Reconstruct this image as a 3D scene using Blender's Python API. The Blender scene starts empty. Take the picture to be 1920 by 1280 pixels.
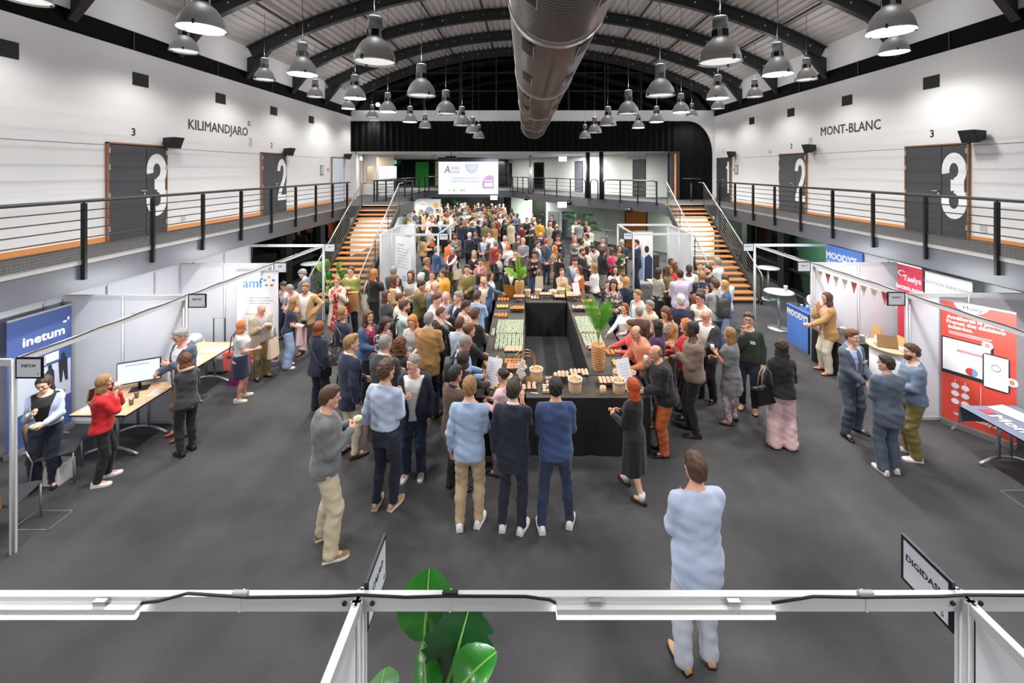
import bpy, bmesh, math, random
import numpy as np
from mathutils import Vector, Matrix
R_ = math.radians
SC = bpy.context.scene
COL = SC.collection
random.seed(7)
# ------------------------------------------------------------------ camera
F, CX, CY, H = 800.0, 985.0, 318.0, 4.35
cam_d = bpy.data.cameras.new('camera')
cam_d.sensor_width = 36.0
cam_d.lens = 36.0 * F / 1920.0
cam_d.shift_x = (960 - CX) / 1920.0
cam_d.shift_y = -(640 - CY) / 1920.0
cam_d.clip_start = 0.05
cam_d.clip_end = 200
cam = bpy.data.objects.new('camera', cam_d)
cam.location = (0, 0, H)
cam.rotation_euler = (math.pi / 2, 0, 0)
COL.objects.link(cam)
SC.camera = cam
# ------------------------------------------------------------------ world, exposure
wd = bpy.data.worlds.new('night_sky')
wd.use_nodes = True
wd.node_tree.nodes['Background'].inputs[0].default_value = (0.02, 0.025, 0.035, 1)
wd.node_tree.nodes['Background'].inputs[1].default_value = 1.0
SC.world = wd
SC.view_settings.view_transform = 'Standard'
SC.view_settings.look = 'None'
SC.view_settings.gamma = 1
SC.view_settings.exposure = 0.15
SC.view_settings.use_curve_mapping = False
SC.cycles.max_bounces = 7
SC.cycles.diffuse_bounces = 4
SC.cycles.glossy_bounces = 3
SC.cycles.transmission_bounces = 4
SC.cycles.transparent_max_bounces = 8
SC.cycles.caustics_reflective = False
SC.cycles.caustics_refractive = False
SC.cycles.sample_clamp_indirect = 4.0
# light levels of the hall's lamps and of the added fill lights
W_UP = 17.0  # uplight added over each pendant to brighten the roof
W_PENDANT = 640.0      # a lit pendant
W_DIM = 160.0           # a pendant on its dimmed setting
W_TUBE = 26.0          # a stand's LED batten
W_PANEL = 190.0         # ceiling panels of the back hall, also the added corner lights
# ------------------------------------------------------------------ pixel helpers (reference frame 1920 x 1280)
def P(px, py, Y):
 return Vector(((px - CX) / F * Y, Y, H - (py - CY) / F * Y))
def fl(px, py, z=0.0):
 Y = F * (H - z) / (py - CY)
 return Vector(((px - CX) / F * Y, Y, z))
# ------------------------------------------------------------------ materials
def lin(c):
 out = []
 for v in c[:3]:
  v = v / 255.0
  out.append(v / 12.92 if v <= 0.04045 else ((v + 0.055) / 1.055) ** 2.4)
 return (out[0], out[1], out[2], 1.0)
MATS = {}
def M(name, c=(128, 128, 128), rough=0.6, metal=0.0, emit=0.0, bump=None, var=0.0, spec=None, vscale=8.0, coat=0.0, sheen=0.0):
 if name in MATS:
  return MATS[name]
 m = bpy.data.materials.new(name)
 m.use_nodes = True
 nt = m.node_tree
 b = nt.nodes['Principled BSDF']
 col = lin(c)
 b.inputs['Base Color'].default_value = col
 b.inputs['Roughness'].default_value = rough
 b.inputs['Metallic'].default_value = metal
 if spec is not None:
  b.inputs['Specular IOR Level'].default_value = spec
 if coat:
  b.inputs['Coat Weight'].default_value = coat
 if sheen:
  b.inputs['Sheen Weight'].default_value = sheen
 if emit:
  b.inputs['Emission Color'].default_value = col
  b.inputs['Emission Strength'].default_value = emit
 if var or bump:
  tc = nt.nodes.new('ShaderNodeTexCoord')
  nz = nt.nodes.new('ShaderNodeTexNoise')
  nz.inputs['Scale'].default_value = vscale
  nz.inputs['Detail'].default_value = 5
  nt.links.new(tc.outputs['Object'], nz.inputs['Vector'])
  if var:
   mx = nt.nodes.new('ShaderNodeMix')
   mx.data_type = 'RGBA'
   mx.inputs[6].default_value = tuple(min(1, v * (1 - var)) for v in col[:3]) + (1,)
   mx.inputs[7].default_value = tuple(min(1, v * (1 + var)) for v in col[:3]) + (1,)
   nt.links.new(nz.outputs['Fac'], mx.inputs[0])
   nt.links.new(mx.outputs[2], b.inputs['Base Color'])
  if bump:
   nb = nt.nodes.new('ShaderNodeTexNoise')
   nb.inputs['Scale'].default_value = bump[1]
   nb.inputs['Detail'].default_value = 3 if bump[1] > 12 else 1
   nt.links.new(tc.outputs['Object'], nb.inputs['Vector'])
   bp = nt.nodes.new('ShaderNodeBump')
   bp.inputs['Strength'].default_value = bump[0]
   bp.inputs['Distance'].default_value = 0.02
   nt.links.new(nb.outputs['Fac'], bp.inputs['Height'])
   nt.links.new(bp.outputs['Normal'], b.inputs['Normal'])
 MATS[name] = m
 return m
def M_glow(name, c, e, base=(30, 31, 33)):
 """a lit picture surface: dark cloth that gives off the colour c"""
 m = M(name, base, .9)
 b = m.node_tree.nodes['Principled BSDF']
 b.inputs['Emission Color'].default_value = lin(c)
 b.inputs['Emission Strength'].default_value = e
 return m
def M_wood(name, c1, c2, scale=(2, 30, 2), rough=0.45):
 if name in MATS:
  return MATS[name]
 m = M(name, c1, rough)
 nt = m.node_tree
 b = nt.nodes['Principled BSDF']
 tc = nt.nodes.new('ShaderNodeTexCoord')
 mp = nt.nodes.new('ShaderNodeMapping')
 mp.inputs['Scale'].default_value = scale
 nz = nt.nodes.new('ShaderNodeTexNoise')
 nz.inputs['Scale'].default_value = 1.5
 nz.inputs['Detail'].default_value = 6
 mx = nt.nodes.new('ShaderNodeMix')
 mx.data_type = 'RGBA'
 mx.inputs[6].default_value = lin(c1)
 mx.inputs[7].default_value = lin(c2)
 nt.links.new(tc.outputs['Object'], mp.inputs['Vector'])
 nt.links.new(mp.outputs['Vector'], nz.inputs['Vector'])
 nt.links.new(nz.outputs['Fac'], mx.inputs[0])
 nt.links.new(mx.outputs[2], b.inputs['Base Color'])
 return m
def M_pattern(name, kind, cols, scale=20.0, rough=0.8):
 """woven and printed cloth: stripe (horizontal bands), floral and leopard (blotches), knit"""
 if name in MATS:
  return MATS[name]
 m = M(name, cols[0], rough)
 nt = m.node_tree
 b = nt.nodes['Principled BSDF']
 tc = nt.nodes.new('ShaderNodeTexCoord')
 rp = nt.nodes.new('ShaderNodeValToRGB')
 rp.color_ramp.interpolation = 'CONSTANT'
 n = len(cols)
 while len(rp.color_ramp.elements) < n:
  rp.color_ramp.elements.new(0.5)
 if kind == 'stripe':
  w = nt.nodes.new('ShaderNodeTexWave')
  w.bands_direction = 'Z'
  w.inputs['Scale'].default_value = scale
  nt.links.new(tc.outputs['Object'], w.inputs['Vector'])
  src = w.outputs['Fac']
  pos = [0, 0.55, 0.8]
 else:
  v = nt.nodes.new('ShaderNodeTexVoronoi')
  v.inputs['Scale'].default_value = scale
  nt.links.new(tc.outputs['Object'], v.inputs['Vector'])
  sp = nt.nodes.new('ShaderNodeSeparateColor')
  nt.links.new(v.outputs['Color'], sp.inputs[0])
  src = sp.outputs[0]
  pos = [0, 0.42, 0.62, 0.8, 0.9]
 for i in range(n):
  rp.color_ramp.elements[i].position = pos[i]
  rp.color_ramp.elements[i].color = lin(cols[i])
 nt.links.new(src, rp.inputs['Fac'])
 nt.links.new(rp.outputs['Color'], b.inputs['Base Color'])
 return m
def M_glass(name, tint=(200, 220, 210), gloss=0.12, rough=0.03, ior=1.5):
 if name in MATS:
  return MATS[name]
 m = bpy.data.materials.new(name)
 m.use_nodes = True
 nt = m.node_tree
 nt.nodes.clear()
 o = nt.nodes.new('ShaderNodeOutputMaterial')
 t = nt.nodes.new('ShaderNodeBsdfTransparent')
 t.inputs[0].default_value = lin(tint)
 g = nt.nodes.new('ShaderNodeBsdfGlossy')
 g.inputs['Roughness'].default_value = rough
 mx = nt.nodes.new('ShaderNodeMixShader')
 fr = nt.nodes.new('ShaderNodeFresnel')
 fr.inputs[0].default_value = ior
 ad = nt.nodes.new('ShaderNodeMath')
 ad.operation = 'ADD'
 ad.use_clamp = True
 ad.inputs[1].default_value = gloss
 nt.links.new(fr.outputs[0], ad.inputs[0])
 nt.links.new(ad.outputs[0], mx.inputs[0])
 nt.links.new(t.outputs[0], mx.inputs[1])
 nt.links.new(g.outputs[0], mx.inputs[2])
 nt.links.new(mx.outputs[0], o.inputs[0])
 MATS[name] = m
 return m
# ------------------------------------------------------------------ mesh builder
class MB:
 def __init__(s):
  s.v, s.f, s.m, s.sm, s.mi = [], [], [], [], 0
 def add(s, vs, fs, smooth=False):
  o = len(s.v)
  s.v.extend([tuple(p) for p in vs])
  for f in fs:
   s.f.append(tuple(i + o for i in f))
   s.m.append(s.mi)
   s.sm.append(smooth)
  return s
 def box(s, x0, x1, y0, y1, z0, z1):
  v = [(x0, y0, z0), (x1, y0, z0), (x1, y1, z0), (x0, y1, z0), (x0, y0, z1), (x1, y0, z1), (x1, y1, z1), (x0, y1, z1)]
  return s.add(v, [(0, 3, 2, 1), (4, 5, 6, 7), (0, 1, 5, 4), (1, 2, 6, 5), (2, 3, 7, 6), (3, 0, 4, 7)])
 def bbox(s, x0, x1, y0, y1, z0, z1, r=0.01):
  """box with chamfered vertical and top edges"""
  a = [(x0 + r, y0), (x1 - r, y0), (x1, y0 + r), (x1, y1 - r), (x1 - r, y1), (x0 + r, y1), (x0, y1 - r), (x0, y0 + r)]
  i = [(x0 + 2 * r, y0 + r), (x1 - 2 * r, y0 + r), (x1 - r, y0 + 2 * r), (x1 - r, y1 - 2 * r), (x1 - 2 * r, y1 - r), (x0 + 2 * r, y1 - r), (x0 + r, y1 - 2 * r), (x0 + r, y0 + 2 * r)]
  v = [(x, y, z0) for x, y in a] + [(x, y, z1 - r) for x, y in a] + [(x, y, z1) for x, y in i]
  f = [tuple(range(7, -1, -1)), tuple(range(16, 24))]
  for k in range(8):
   n = (k + 1) % 8
   f += [(k, n, 8 + n, 8 + k), (8 + k, 8 + n, 16 + n, 16 + k)]
  return s.add(v, f)
 def obox(s, mat, sx, sy, sz):
  v = [mat @ Vector((x * sx / 2, y * sy / 2, z * sz / 2)) for z in (-1, 1) for x, y in ((-1, -1), (1, -1), (1, 1), (-1, 1))]
  return s.add(v, [(0, 3, 2, 1), (4, 5, 6, 7), (0, 1, 5, 4), (1, 2, 6, 5), (2, 3, 7, 6), (3, 0, 4, 7)])
 def bar(s, p, q, w, h, up=(0, 0, 1)):
  p, q, up = Vector(p), Vector(q), Vector(up)
  d = (q - p).normalized()
  x = d.cross(up).normalized()
  z = x.cross(d)
  v = [c + x * (a * w / 2) + z * (b * h / 2) for c in (p, q) for a, b in ((-1, -1), (1, -1), (1, 1), (-1, 1))]
  return s.add(v, [(0, 3, 2, 1), (4, 5, 6, 7), (0, 1, 5, 4), (1, 2, 6, 5), (2, 3, 7, 6), (3, 0, 4, 7)])
 def tube(s, pts, r, n=8, cap=True, closed=False):
  pts = [Vector(p) for p in pts]
  rs = r if isinstance(r, (list, tuple)) else [r] * len(pts)
  rings, ref = [], None
  L = len(pts)
  for i, p in enumerate(pts):
   a = pts[(i - 1) % L] if (closed or i > 0) else p
   b = pts[(i + 1) % L] if (closed or i < L - 1) else p
   d = (b - a).normalized()
   if ref is None:
    ref = Vector((0, 0, 1)) if abs(d.z) < 0.9 else Vector((1, 0, 0))
   x = d.cross(ref).normalized()
   y = x.cross(d).normalized()
   ref = y
   rings.append([p + (x * math.cos(2 * math.pi * k / n) + y * math.sin(2 * math.pi * k / n)) * rs[i] for k in range(n)])
  v = [q for rg in rings for q in rg]
  f = []
  for i in range(L if closed else L - 1):
   j = (i + 1) % L
   for k in range(n):
    k2 = (k + 1) % n
    f.append((i * n + k, i * n + k2, j * n + k2, j * n + k))
  if cap and not closed:
   f += [tuple(range(n - 1, -1, -1)), tuple((L - 1) * n + k for k in range(n))]
  return s.add(v, f, True)
 def lathe(s, prof, n=24, c=(0, 0, 0), cap=True):
  v = [(c[0] + r * math.cos(2 * math.pi * k / n), c[1] + r * math.sin(2 * math.pi * k / n), c[2] + z) for r, z in prof for k in range(n)]
  f = []
  for i in range(len(prof) - 1):
   for k in range(n):
    k2 = (k + 1) % n
    f.append((i * n + k, i * n + k2, (i + 1) * n + k2, (i + 1) * n + k))
  if cap:
   f += [tuple(range(n - 1, -1, -1)), tuple((len(prof) - 1) * n + k for k in range(n))]
  return s.add(v, f, True)
 def prism(s, poly, z0, z1, mat=None):
  n = len(poly)
  v = [Vector((x, y, z)) for z in (z0, z1) for x, y in poly]
  if mat is not None:
   v = [mat @ p for p in v]
  f = [tuple(range(n - 1, -1, -1)), tuple(range(n, 2 * n))] + [(k, (k + 1) % n, n + (k + 1) % n, n + k) for k in range(n)]
  return s.add(v, f)
 def ball(s, c, rx, ry=None, rz=None, n=10, m=6):
  ry = rx if ry is None else ry
  rz = rx if rz is None else rz
  v = [(c[0], c[1], c[2] - rz)]
  for i in range(1, m):
   t = math.pi * i / m
   v += [(c[0] + rx * math.sin(t) * math.cos(2 * math.pi * k / n), c[1] + ry * math.sin(t) * math.sin(2 * math.pi * k / n), c[2] - rz * math.cos(t)) for k in range(n)]
  v.append((c[0], c[1], c[2] + rz))
  f = [(0, 1 + (k + 1) % n, 1 + k) for k in range(n)]
  for i in range(m - 2):
   f += [(1 + i * n + k, 1 + i * n + (k + 1) % n, 1 + (i + 1) * n + (k + 1) % n, 1 + (i + 1) * n + k) for k in range(n)]
  e = len(v) - 1
  f += [(e, 1 + (m - 2) * n + k, 1 + (m - 2) * n + (k + 1) % n) for k in range(n)]
  return s.add(v, f, True)
 def grid(s, fn, nu, nv, smooth=True):
  v = [fn(i / nu, j / nv) for j in range(nv + 1) for i in range(nu + 1)]
  w = nu + 1
  return s.add(v, [(j * w + i, j * w + i + 1, (j + 1) * w + i + 1, (j + 1) * w + i) for j in range(nv) for i in range(nu)], smooth)
 def mesh(s, name, mats):
  me = bpy.data.meshes.new(name)
  me.from_pydata(s.v, [], s.f)
  for m in (mats if isinstance(mats, (list, tuple)) else [mats]):
   me.materials.append(m)
  me.polygons.foreach_set('material_index', s.m)
  me.polygons.foreach_set('use_smooth', s.sm)
  me.update()
  return me
 def build(s, name, mats, parent=None, mat=None):
  return link(name, s.mesh(name, mats), parent, mat)
def link(name, data, parent=None, mat=None):
 o = bpy.data.objects.new(name, data)
 COL.objects.link(o)
 if parent is not None:
  o.parent = parent
 if mat is not None:
  o.matrix_local = mat
 return o
def tag(o, label=None, cat=None, group=None, kind=None):
 if label: o['label'] = label
 if cat: o['category'] = cat
 if group: o['group'] = group
 if kind: o['kind'] = kind
 return o
def empty(name, loc=(0, 0, 0), rz=0.0, label=None, cat=None, group=None):
 o = bpy.data.objects.new(name, None)
 o.empty_display_size = 0.1
 o.location = loc
 o.rotation_euler = (0, 0, rz)
 COL.objects.link(o)
 return tag(o, label, cat, group)
def struct(name, mb, mats, parent=None):
 o = mb.build(name, mats, parent)
 if parent is None:
  o['kind'] = 'structure'
 return o
def setmat(o, i, m):
 o.material_slots[i].link = 'OBJECT'
 o.material_slots[i].material = m
def copy_tree(o, parent=None, loc=None, rz=None, label=None, group=None, mat=None):
 c = o.copy()
 COL.objects.link(c)
 if parent is not None:
  c.parent = parent
 if loc is not None: c.location = loc
 if rz is not None: c.rotation_euler = (0, 0, rz)
 if mat is not None: c.matrix_world = mat
 if label: c['label'] = label
 if group: c['group'] = group
 for ch in o.children:
  copy_tree(ch, c)
 return c
def text(body, size, m, parent=None, mat=None, ext=0.002, off=0.0, sx=1.0, name='lettering', align='CENTER', shear=0.0):
 cu = bpy.data.curves.new(name, 'FONT')
 cu.body = body
 cu.size = size
 cu.align_x = align
 cu.align_y = 'CENTER'
 cu.extrude = ext
 cu.shear = shear
 cu.resolution_u = 2
 cu.materials.append(m)
 o = bpy.data.objects.new(name, cu)
 o['bold'] = off
 COL.objects.link(o)
 if parent is not None:
  o.parent = parent
 mm = mat if mat is not None else Matrix.Identity(4)
 o.matrix_local = mm @ Matrix.Diagonal((sx, 1, 1, 1))
 return o
def frame(o, x, z):
 """matrix with local x along x, local y along z (text plane), normal = x cross z"""
 x, z = Vector(x).normalized(), Vector(z).normalized()
 n = x.cross(z).normalized()
 m = Matrix.Identity(4)
 for i in range(3):
  m[i][0], m[i][1], m[i][2], m[i][3] = x[i], z[i], n[i], o[i]
 return m
def area(name, loc, sx, sy, watts, rot=(0, 0, 0), col=(1, 1, 1), spread=180):
 d = bpy.data.lights.new(name, 'AREA')
 d.shape = 'RECTANGLE'
 d.size, d.size_y = sx, sy
 d.energy = watts
 d.color = col
 d.spread = R_(spread)
 o = bpy.data.objects.new(name, d)
 o.location = loc
 o.rotation_euler = rot
 COL.objects.link(o)
 return o
# ================================================================== the hall
XL, XR, XFL, XFR, ZB, ZF, YE, YN = -8.73, 9.45, -7.27, 8.09, 2.85, 2.37, 21.4, -4.0
XC, RR, ZA = 0.36, 19.5, 10.45
def arc_z(x):
 return ZA - (RR - math.sqrt(RR * RR - (x - XC) ** 2))
white = M('white_paint', (226, 226, 227), 0.75, var=0.03, vscale=0.7)
m_black = M('black_paint', (14, 14, 16), 0.55)
m_steel_dark = M('charcoal_steel', (40, 41, 44), 0.45, 0.3)
m_grey_fascia = M('grey_fascia', (80, 81, 87), 0.34, 0.15, var=0.05, vscale=2)
m_wood = M_wood('orange_wood', (206, 134, 74), (226, 158, 98))
m_alu = M('aluminium', (190, 192, 196), 0.35, 0.8)
m_whalu = M('pale_aluminium', (214, 215, 218), 0.4, 0.15)
m_panel = M('white_panel', (222, 224, 229), 0.5)
m_steel = M('stainless', (160, 160, 158), 0.28, 0.9)
m_dgrey = M('dark_grey', (52, 53, 56), 0.6)
# floor: dark grey carpet with wear
def carpet():
 m = M('dark_carpet', (66, 66, 68), 0.92, bump=(0.5, 260))
 nt = m.node_tree
 b = nt.nodes['Principled BSDF']
 tc = nt.nodes.new('ShaderNodeTexCoord')
 n1 = nt.nodes.new('ShaderNodeTexNoise'); n1.inputs['Scale'].default_value = 0.8; n1.inputs['Detail'].default_value = 8
 n2 = nt.nodes.new('ShaderNodeTexNoise'); n2.inputs['Scale'].default_value = 130; n2.inputs['Detail'].default_value = 3
 nt.links.new(tc.outputs['Object'], n1.inputs['Vector'])
 nt.links.new(tc.outputs['Object'], n2.inputs['Vector'])
 ad = nt.nodes.new('ShaderNodeMath'); ad.operation = 'MULTIPLY_ADD'; ad.inputs[1].default_value = 0.55
 nt.links.new(n2.outputs['Fac'], ad.inputs[0])
 nt.links.new(n1.outputs['Fac'], ad.inputs[2])
 rp = nt.nodes.new('ShaderNodeValToRGB')
 rp.color_ramp.elements[0].position = 0.55; rp.color_ramp.elements[0].color = lin((46, 46, 49))
 rp.color_ramp.elements[1].position = 1.0; rp.color_ramp.elements[1].color = lin((84, 83, 84))
 nt.links.new(ad.outputs[0], rp.inputs['Fac'])
 nt.links.new(rp.outputs['Color'], b.inputs['Base Color'])
 return m
m_carpet = carpet()
struct('floor', MB().box(-13, 13, YN, 42, -0.1, 0), m_carpet)
# side walls above the balconies, with the dark clerestory strip
def side_wall(name, X, sgn):
 mb = MB()
 x0, x1 = (X - 0.25, X) if sgn < 0 else (X, X + 0.25)
 mb.box(x0, x1, YN, YE, ZF, 7.01)
 mb.box(x0, x1, YN, YE, 7.43, 8.6)
 return struct(name, mb, white)
wl = side_wall('wall_left', XL, -1)
wr = side_wall('wall_right', XR, 1)
m_clere = M('night_glazing', (5, 5, 6), 0.7, spec=.1)
for i, (X, s) in enumerate(((XL, -1), (XR, 1))):
 struct('window_%d' % (i + 1), MB().box(min(X + s * .02, X + s * .06), max(X + s * .02, X + s * .06), YN, YE, 7.0, 7.44), m_clere)
 f = MB()
 for k in range(10):
  f.box(min(X + s * .0, X + s * .02), max(X + s * .0, X + s * .02), YN + 0.5 + k * 2.6, YN + 0.54 + k * 2.6, 7.01, 7.43)
 f.build('window_frame', m_black, bpy.data.objects['window_%d' % (i + 1)])
 # orange wooden baseboard over the balcony floor, panel joint line on the wall
 struct('baseboard_%s' % ('left' if s < 0 else 'right'), MB().box(min(X, X - s * .02), max(X, X - s * .02), YN, YE, ZB, ZB + 0.11), m_wood)
 MB().box(min(X, X - s * .004), max(X, X - s * .004), YN, YE - 3, 4.865, 4.872).build('joint_line', m_dgrey, wl if s < 0 else wr)
struct('wall_behind', MB().box(-9, 10, YN - .2, YN, 0, 9), white)
# roof: corrugated sheets bay by bay on arched black beams
m_roof = M('roof_sheet', (186, 182, 180), 0.5, 0.1, var=0.06, vscale=1.2)
roof = struct('ceiling', MB().box(XC - .6, XC + .6, YN, YE, 10.6, 10.65), m_roof)
arcL = 2 * RR * math.asin((XR - XC) / RR)
prof = []
nrib = 80
for k in range(nrib):
 for fr, d in ((0, 0), (.42, 0), (.52, .055), (.9, .055)):
  a = -math.asin((XR - XC) / RR) + (k + fr) / nrib * arcL / RR
  r = RR + d
  prof.append((XC + r * math.sin(a), ZA - RR + r * math.cos(a)))
bayY = [YN + .2, 0.4, 3.0, 5.6, 8.2, 10.8, 13.4, 16.0, 18.6, 21.2, YE]
for a, b in zip(bayY[:-1], bayY[1:]):
 mb = MB()
 v = [(x, y, z) for y in (a, b) for x, z in prof]
 n = len(prof)
 mb.add(v, [(k, k + 1, n + k + 1, n + k) for k in range(n - 1)])
 mb.build('roof_panel', m_roof, roof)
def arch_pts(r, n=44):
 am = math.asin((XR - XC - .01) / RR)
 return [(XC + r * math.sin(-am + 2 * am * k / n), ZA - RR + r * math.cos(-am + 2 * am * k / n)) for k in range(n + 1)]
def beam_mesh():
 mb = MB()
 for ro, ri, w in ((RR - .02, RR - .06, .17), (RR - .06, RR - .38, .025), (RR - .38, RR - .42, .17)):
  A, B = arch_pts(ro), arch_pts(ri)
  n = len(A)
  v = [(x, y, z) for y in (-w / 2, w / 2) for q in (A, B) for x, z in q]
  f = []
  for k in range(n - 1):
   f += [(k, k + 1, n + k + 1, n + k), (2 * n + k + 1, 2 * n + k, 3 * n + k, 3 * n + k + 1), (k + 1, k, 2 * n + k, 2 * n + k + 1), (n + k, n + k + 1, 3 * n + k + 1, 3 * n + k)]
  mb.add(v, f)
 for s, X in ((1, XL), (-1, XR)):       # haunches down the walls
  ze = arc_z(X)
  for w, c in ((.03, [(X, ze - .35), (X + s * .75, arc_z(X + s * .75) - .4), (X, ze - .95)]), (.17, [(X, ze - .95), (X + s * .75, arc_z(X + s * .75) - .4), (X + s * .8, arc_z(X + s * .8) - .44), (X + s * .02, ze - 1.0)])):
   n = len(c)
   v = [(x, y, z) for y in (-w / 2, w / 2) for x, z in c]
   mb.add(v, [tuple(range(n)), tuple(range(2 * n - 1, n - 1, -1))] + [(k, (k + 1) % n, n + (k + 1) % n, n + k) for k in range(n)])
 return mb.mesh('roof_beam', M('beam_black', (34, 35, 37), 0.5))
bm_ = beam_mesh()
bolt = MB().ball((0, 0, 0), .028, n=6, m=4).mesh('bolt', M('bolt_zinc', (200, 200, 200), .3, .5))
for y in bayY[1:-1]:
 b = link('roof_beam', bm_, roof, Matrix.Translation((0, y, 0)))
 if y > 4:
  for k in range(-11, 12):
   a = (k + .5) * .04
   link('bolt', bolt, b, Matrix.Translation((XC + (RR - .2) * math.sin(a), -.02, ZA - RR + (RR - .2) * math.cos(a))))
pur = MB()
for k in range(-4, 5):
 a = (k + .0) * .1
 x, z = XC + (RR - .12) * math.sin(a), ZA - RR + (RR - .12) * math.cos(a)
 if k != 0:
  MB().tube([(x, YN + .3, z), (x, YE, z)], .035, 6).build('purlin', M('rust_black', (50, 42, 38), .6), roof)
# gable end: dark glazing, white band, pleated black drape
g = MB()
xs = [XL + (XR - XL) * k / 30 for k in range(31)]
g.add([(x, YE + .06, 7.32) for x in xs] + [(x, YE + .06, arc_z(x) + .06) for x in xs], [(k, k + 1, 32 + k, 31 + k) for k in range(30)])
gab = struct('window_3', g, M('gable_glass', (5, 5, 6), .04))
for k in range(1, 10):
 x = XL + (XR - XL) * k / 10
 MB().box(x - .04, x + .04, YE, YE + .05, 7.32, arc_z(x) - .1).build('window_frame', m_black, gab)
for z in (8.3, 9.2):
 hw = math.sqrt(RR ** 2 - (RR - ZA + z + .1) ** 2)
 MB().box(max(XL, XC - hw), min(XR, XC + hw), YE, YE + .05, z - .03, z + .03).build('window_frame', m_black, gab)
struct('wall_end', MB().box(XL, XR, YE - .02, YE + .2, 6.78, 7.32).box(-8.73, -8.55, YE, YE + .2, ZB, 5.3), white)
m_drape = M('black_drape', (9, 9, 10), .85, spec=.2)
t = empty('pleated_drape', (0, YE, 5.26), 0, 'long black pleated drape hung across the hall above the projection screen', 'curtain')
def pleat(u, v):
 x = XL + (7.4 - XL) * u
 return (x, -.05 + .05 * math.sin(x * 2 * math.pi / .3), v * 1.52)
MB().grid(pleat, 440, 2).build('drape_cloth', m_drape, t)
t2 = empty('side_drape', (0, YE, ZB), 0, 'black curtain wall reaching the balcony floor beside the fire extinguisher', 'curtain')
def pleat2(u, v):
 x = 7.4 + (XR - 7.4) * u
 return (x, -.03 + .02 * math.sin(x * 2 * math.pi / .5) + .02 * math.sin(v * 9), v * 3.93)
MB().grid(pleat2, 30, 16).build('drape_cloth', m_drape, t2)
c = MB()
pts = [(XR, 6.78)] + [(XR - 1.25 + 1.15 * math.sin(a), 5.2 + 1.58 * math.cos(a)) for a in [k * math.pi / 20 for k in range(11)]] + [(XR, 5.2)]
pts = [(XR, 6.79), (XR - 1.3, 6.79)] + [(XR - 1.3 + 1.2 * math.sin(k * math.pi / 20), 5.1 + 1.66 * math.cos(k * math.pi / 20)) for k in range(11)] + [(XR - .1, ZB), (XR, ZB)]
c.prism(pts, 0, .12, Matrix(((1, 0, 0, 0), (0, 0, -1, YE - .06), (0, 1, 0, 0), (0, 0, 0, 1))))
struct('wall_end_return', c, white)
# balcony slabs and the mezzanine beyond
def slab(name, poly, parent=None):
 return struct(name, MB().prism(poly, ZF, ZB), [m_grey_fascia])
m_bfloor = M('balcony_carpet', (74, 73, 74), .9, var=.15, vscale=40)
mez = [(-.9, 30.5), (.37, 27.8), (3.3, 22.6), (6.05, 19.5), (6.05, 18.1), (XR, 18.1), (XR, 40), (-10.5, 40), (-10.5, YE + .3), (XL, YE), (XL, 17.66), (-5.25, 17.66), (-5.25, 20.0), (-7.2, 20.0), (-7.2, 30.5)]
for nm, poly in (('balcony_slab_left', [(XL, YN), (XFL, YN), (XFL, 17.66), (XL, 17.66)]), ('balcony_slab_right', [(XFR, YN), (XR, YN), (XR, 18.1), (XFR, 18.1)]), ('mezzanine_slab', mez)):
 slab(nm, poly)
 struct(nm.replace('slab', 'floor'), MB().prism([(x, y) for x, y in poly], ZB, ZB + .006), m_bfloor)
for X, s, ye in ((XFL, 1, 17.66), (XFR, -1, 18.1)):
 struct('trim_%d' % (1 if s > 0 else 2), MB().box(min(X, X + s * .02), max(X, X + s * .02), YN, ye, ZB - .05, ZB + .03), M('trim_grey', (150, 148, 146), .4, .3))
# mezzanine: ceiling, long wall with doors, glazing at the far end
mezc = struct('mezzanine_ceiling', MB().box(-14, XR + 1, YE + .1, 42, 5.265, 5.4), M('white_ceiling', (232, 232, 232), .7))
m_pale = M('pale_wall', (216, 219, 216), .6)
wpoly = [(-1.4, 37.5), (1.54, 32.4), (4.77, 26.7), (6.6, 23.3), (7.75, 23.3)]
def wall_run(name, pts, z0, z1, m, th=.1):
 mb = MB()
 for (ax, ay), (bx, by) in zip(pts[:-1], pts[1:]):
  mb.bar((ax, ay, (z0 + z1) / 2), (bx, by, (z0 + z1) / 2), th, z1 - z0)
 return struct(name, mb, m)
uw = wall_run('wall_upper_back', wpoly, ZB, 5.27, m_pale)
def onwall(px, pts=wpoly):
 """where the view line at column px meets the wall run"""
 k = (px - CX) / F
 for (ax, ay), (bx, by) in zip(pts[:-1], pts[1:]):
  den = (bx - ax) - k * (by - ay)
  if abs(den) < 1e-9: continue
  t = (k * ay - ax) / den
  if 0 <= t <= 1:
   return Vector((ax + t * (bx - ax), ay + t * (by - ay), 0)), Vector((bx - ax, by - ay, 0)).normalized()
m_ddoor = M('dark_door', (40, 42, 46), .45)
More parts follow.
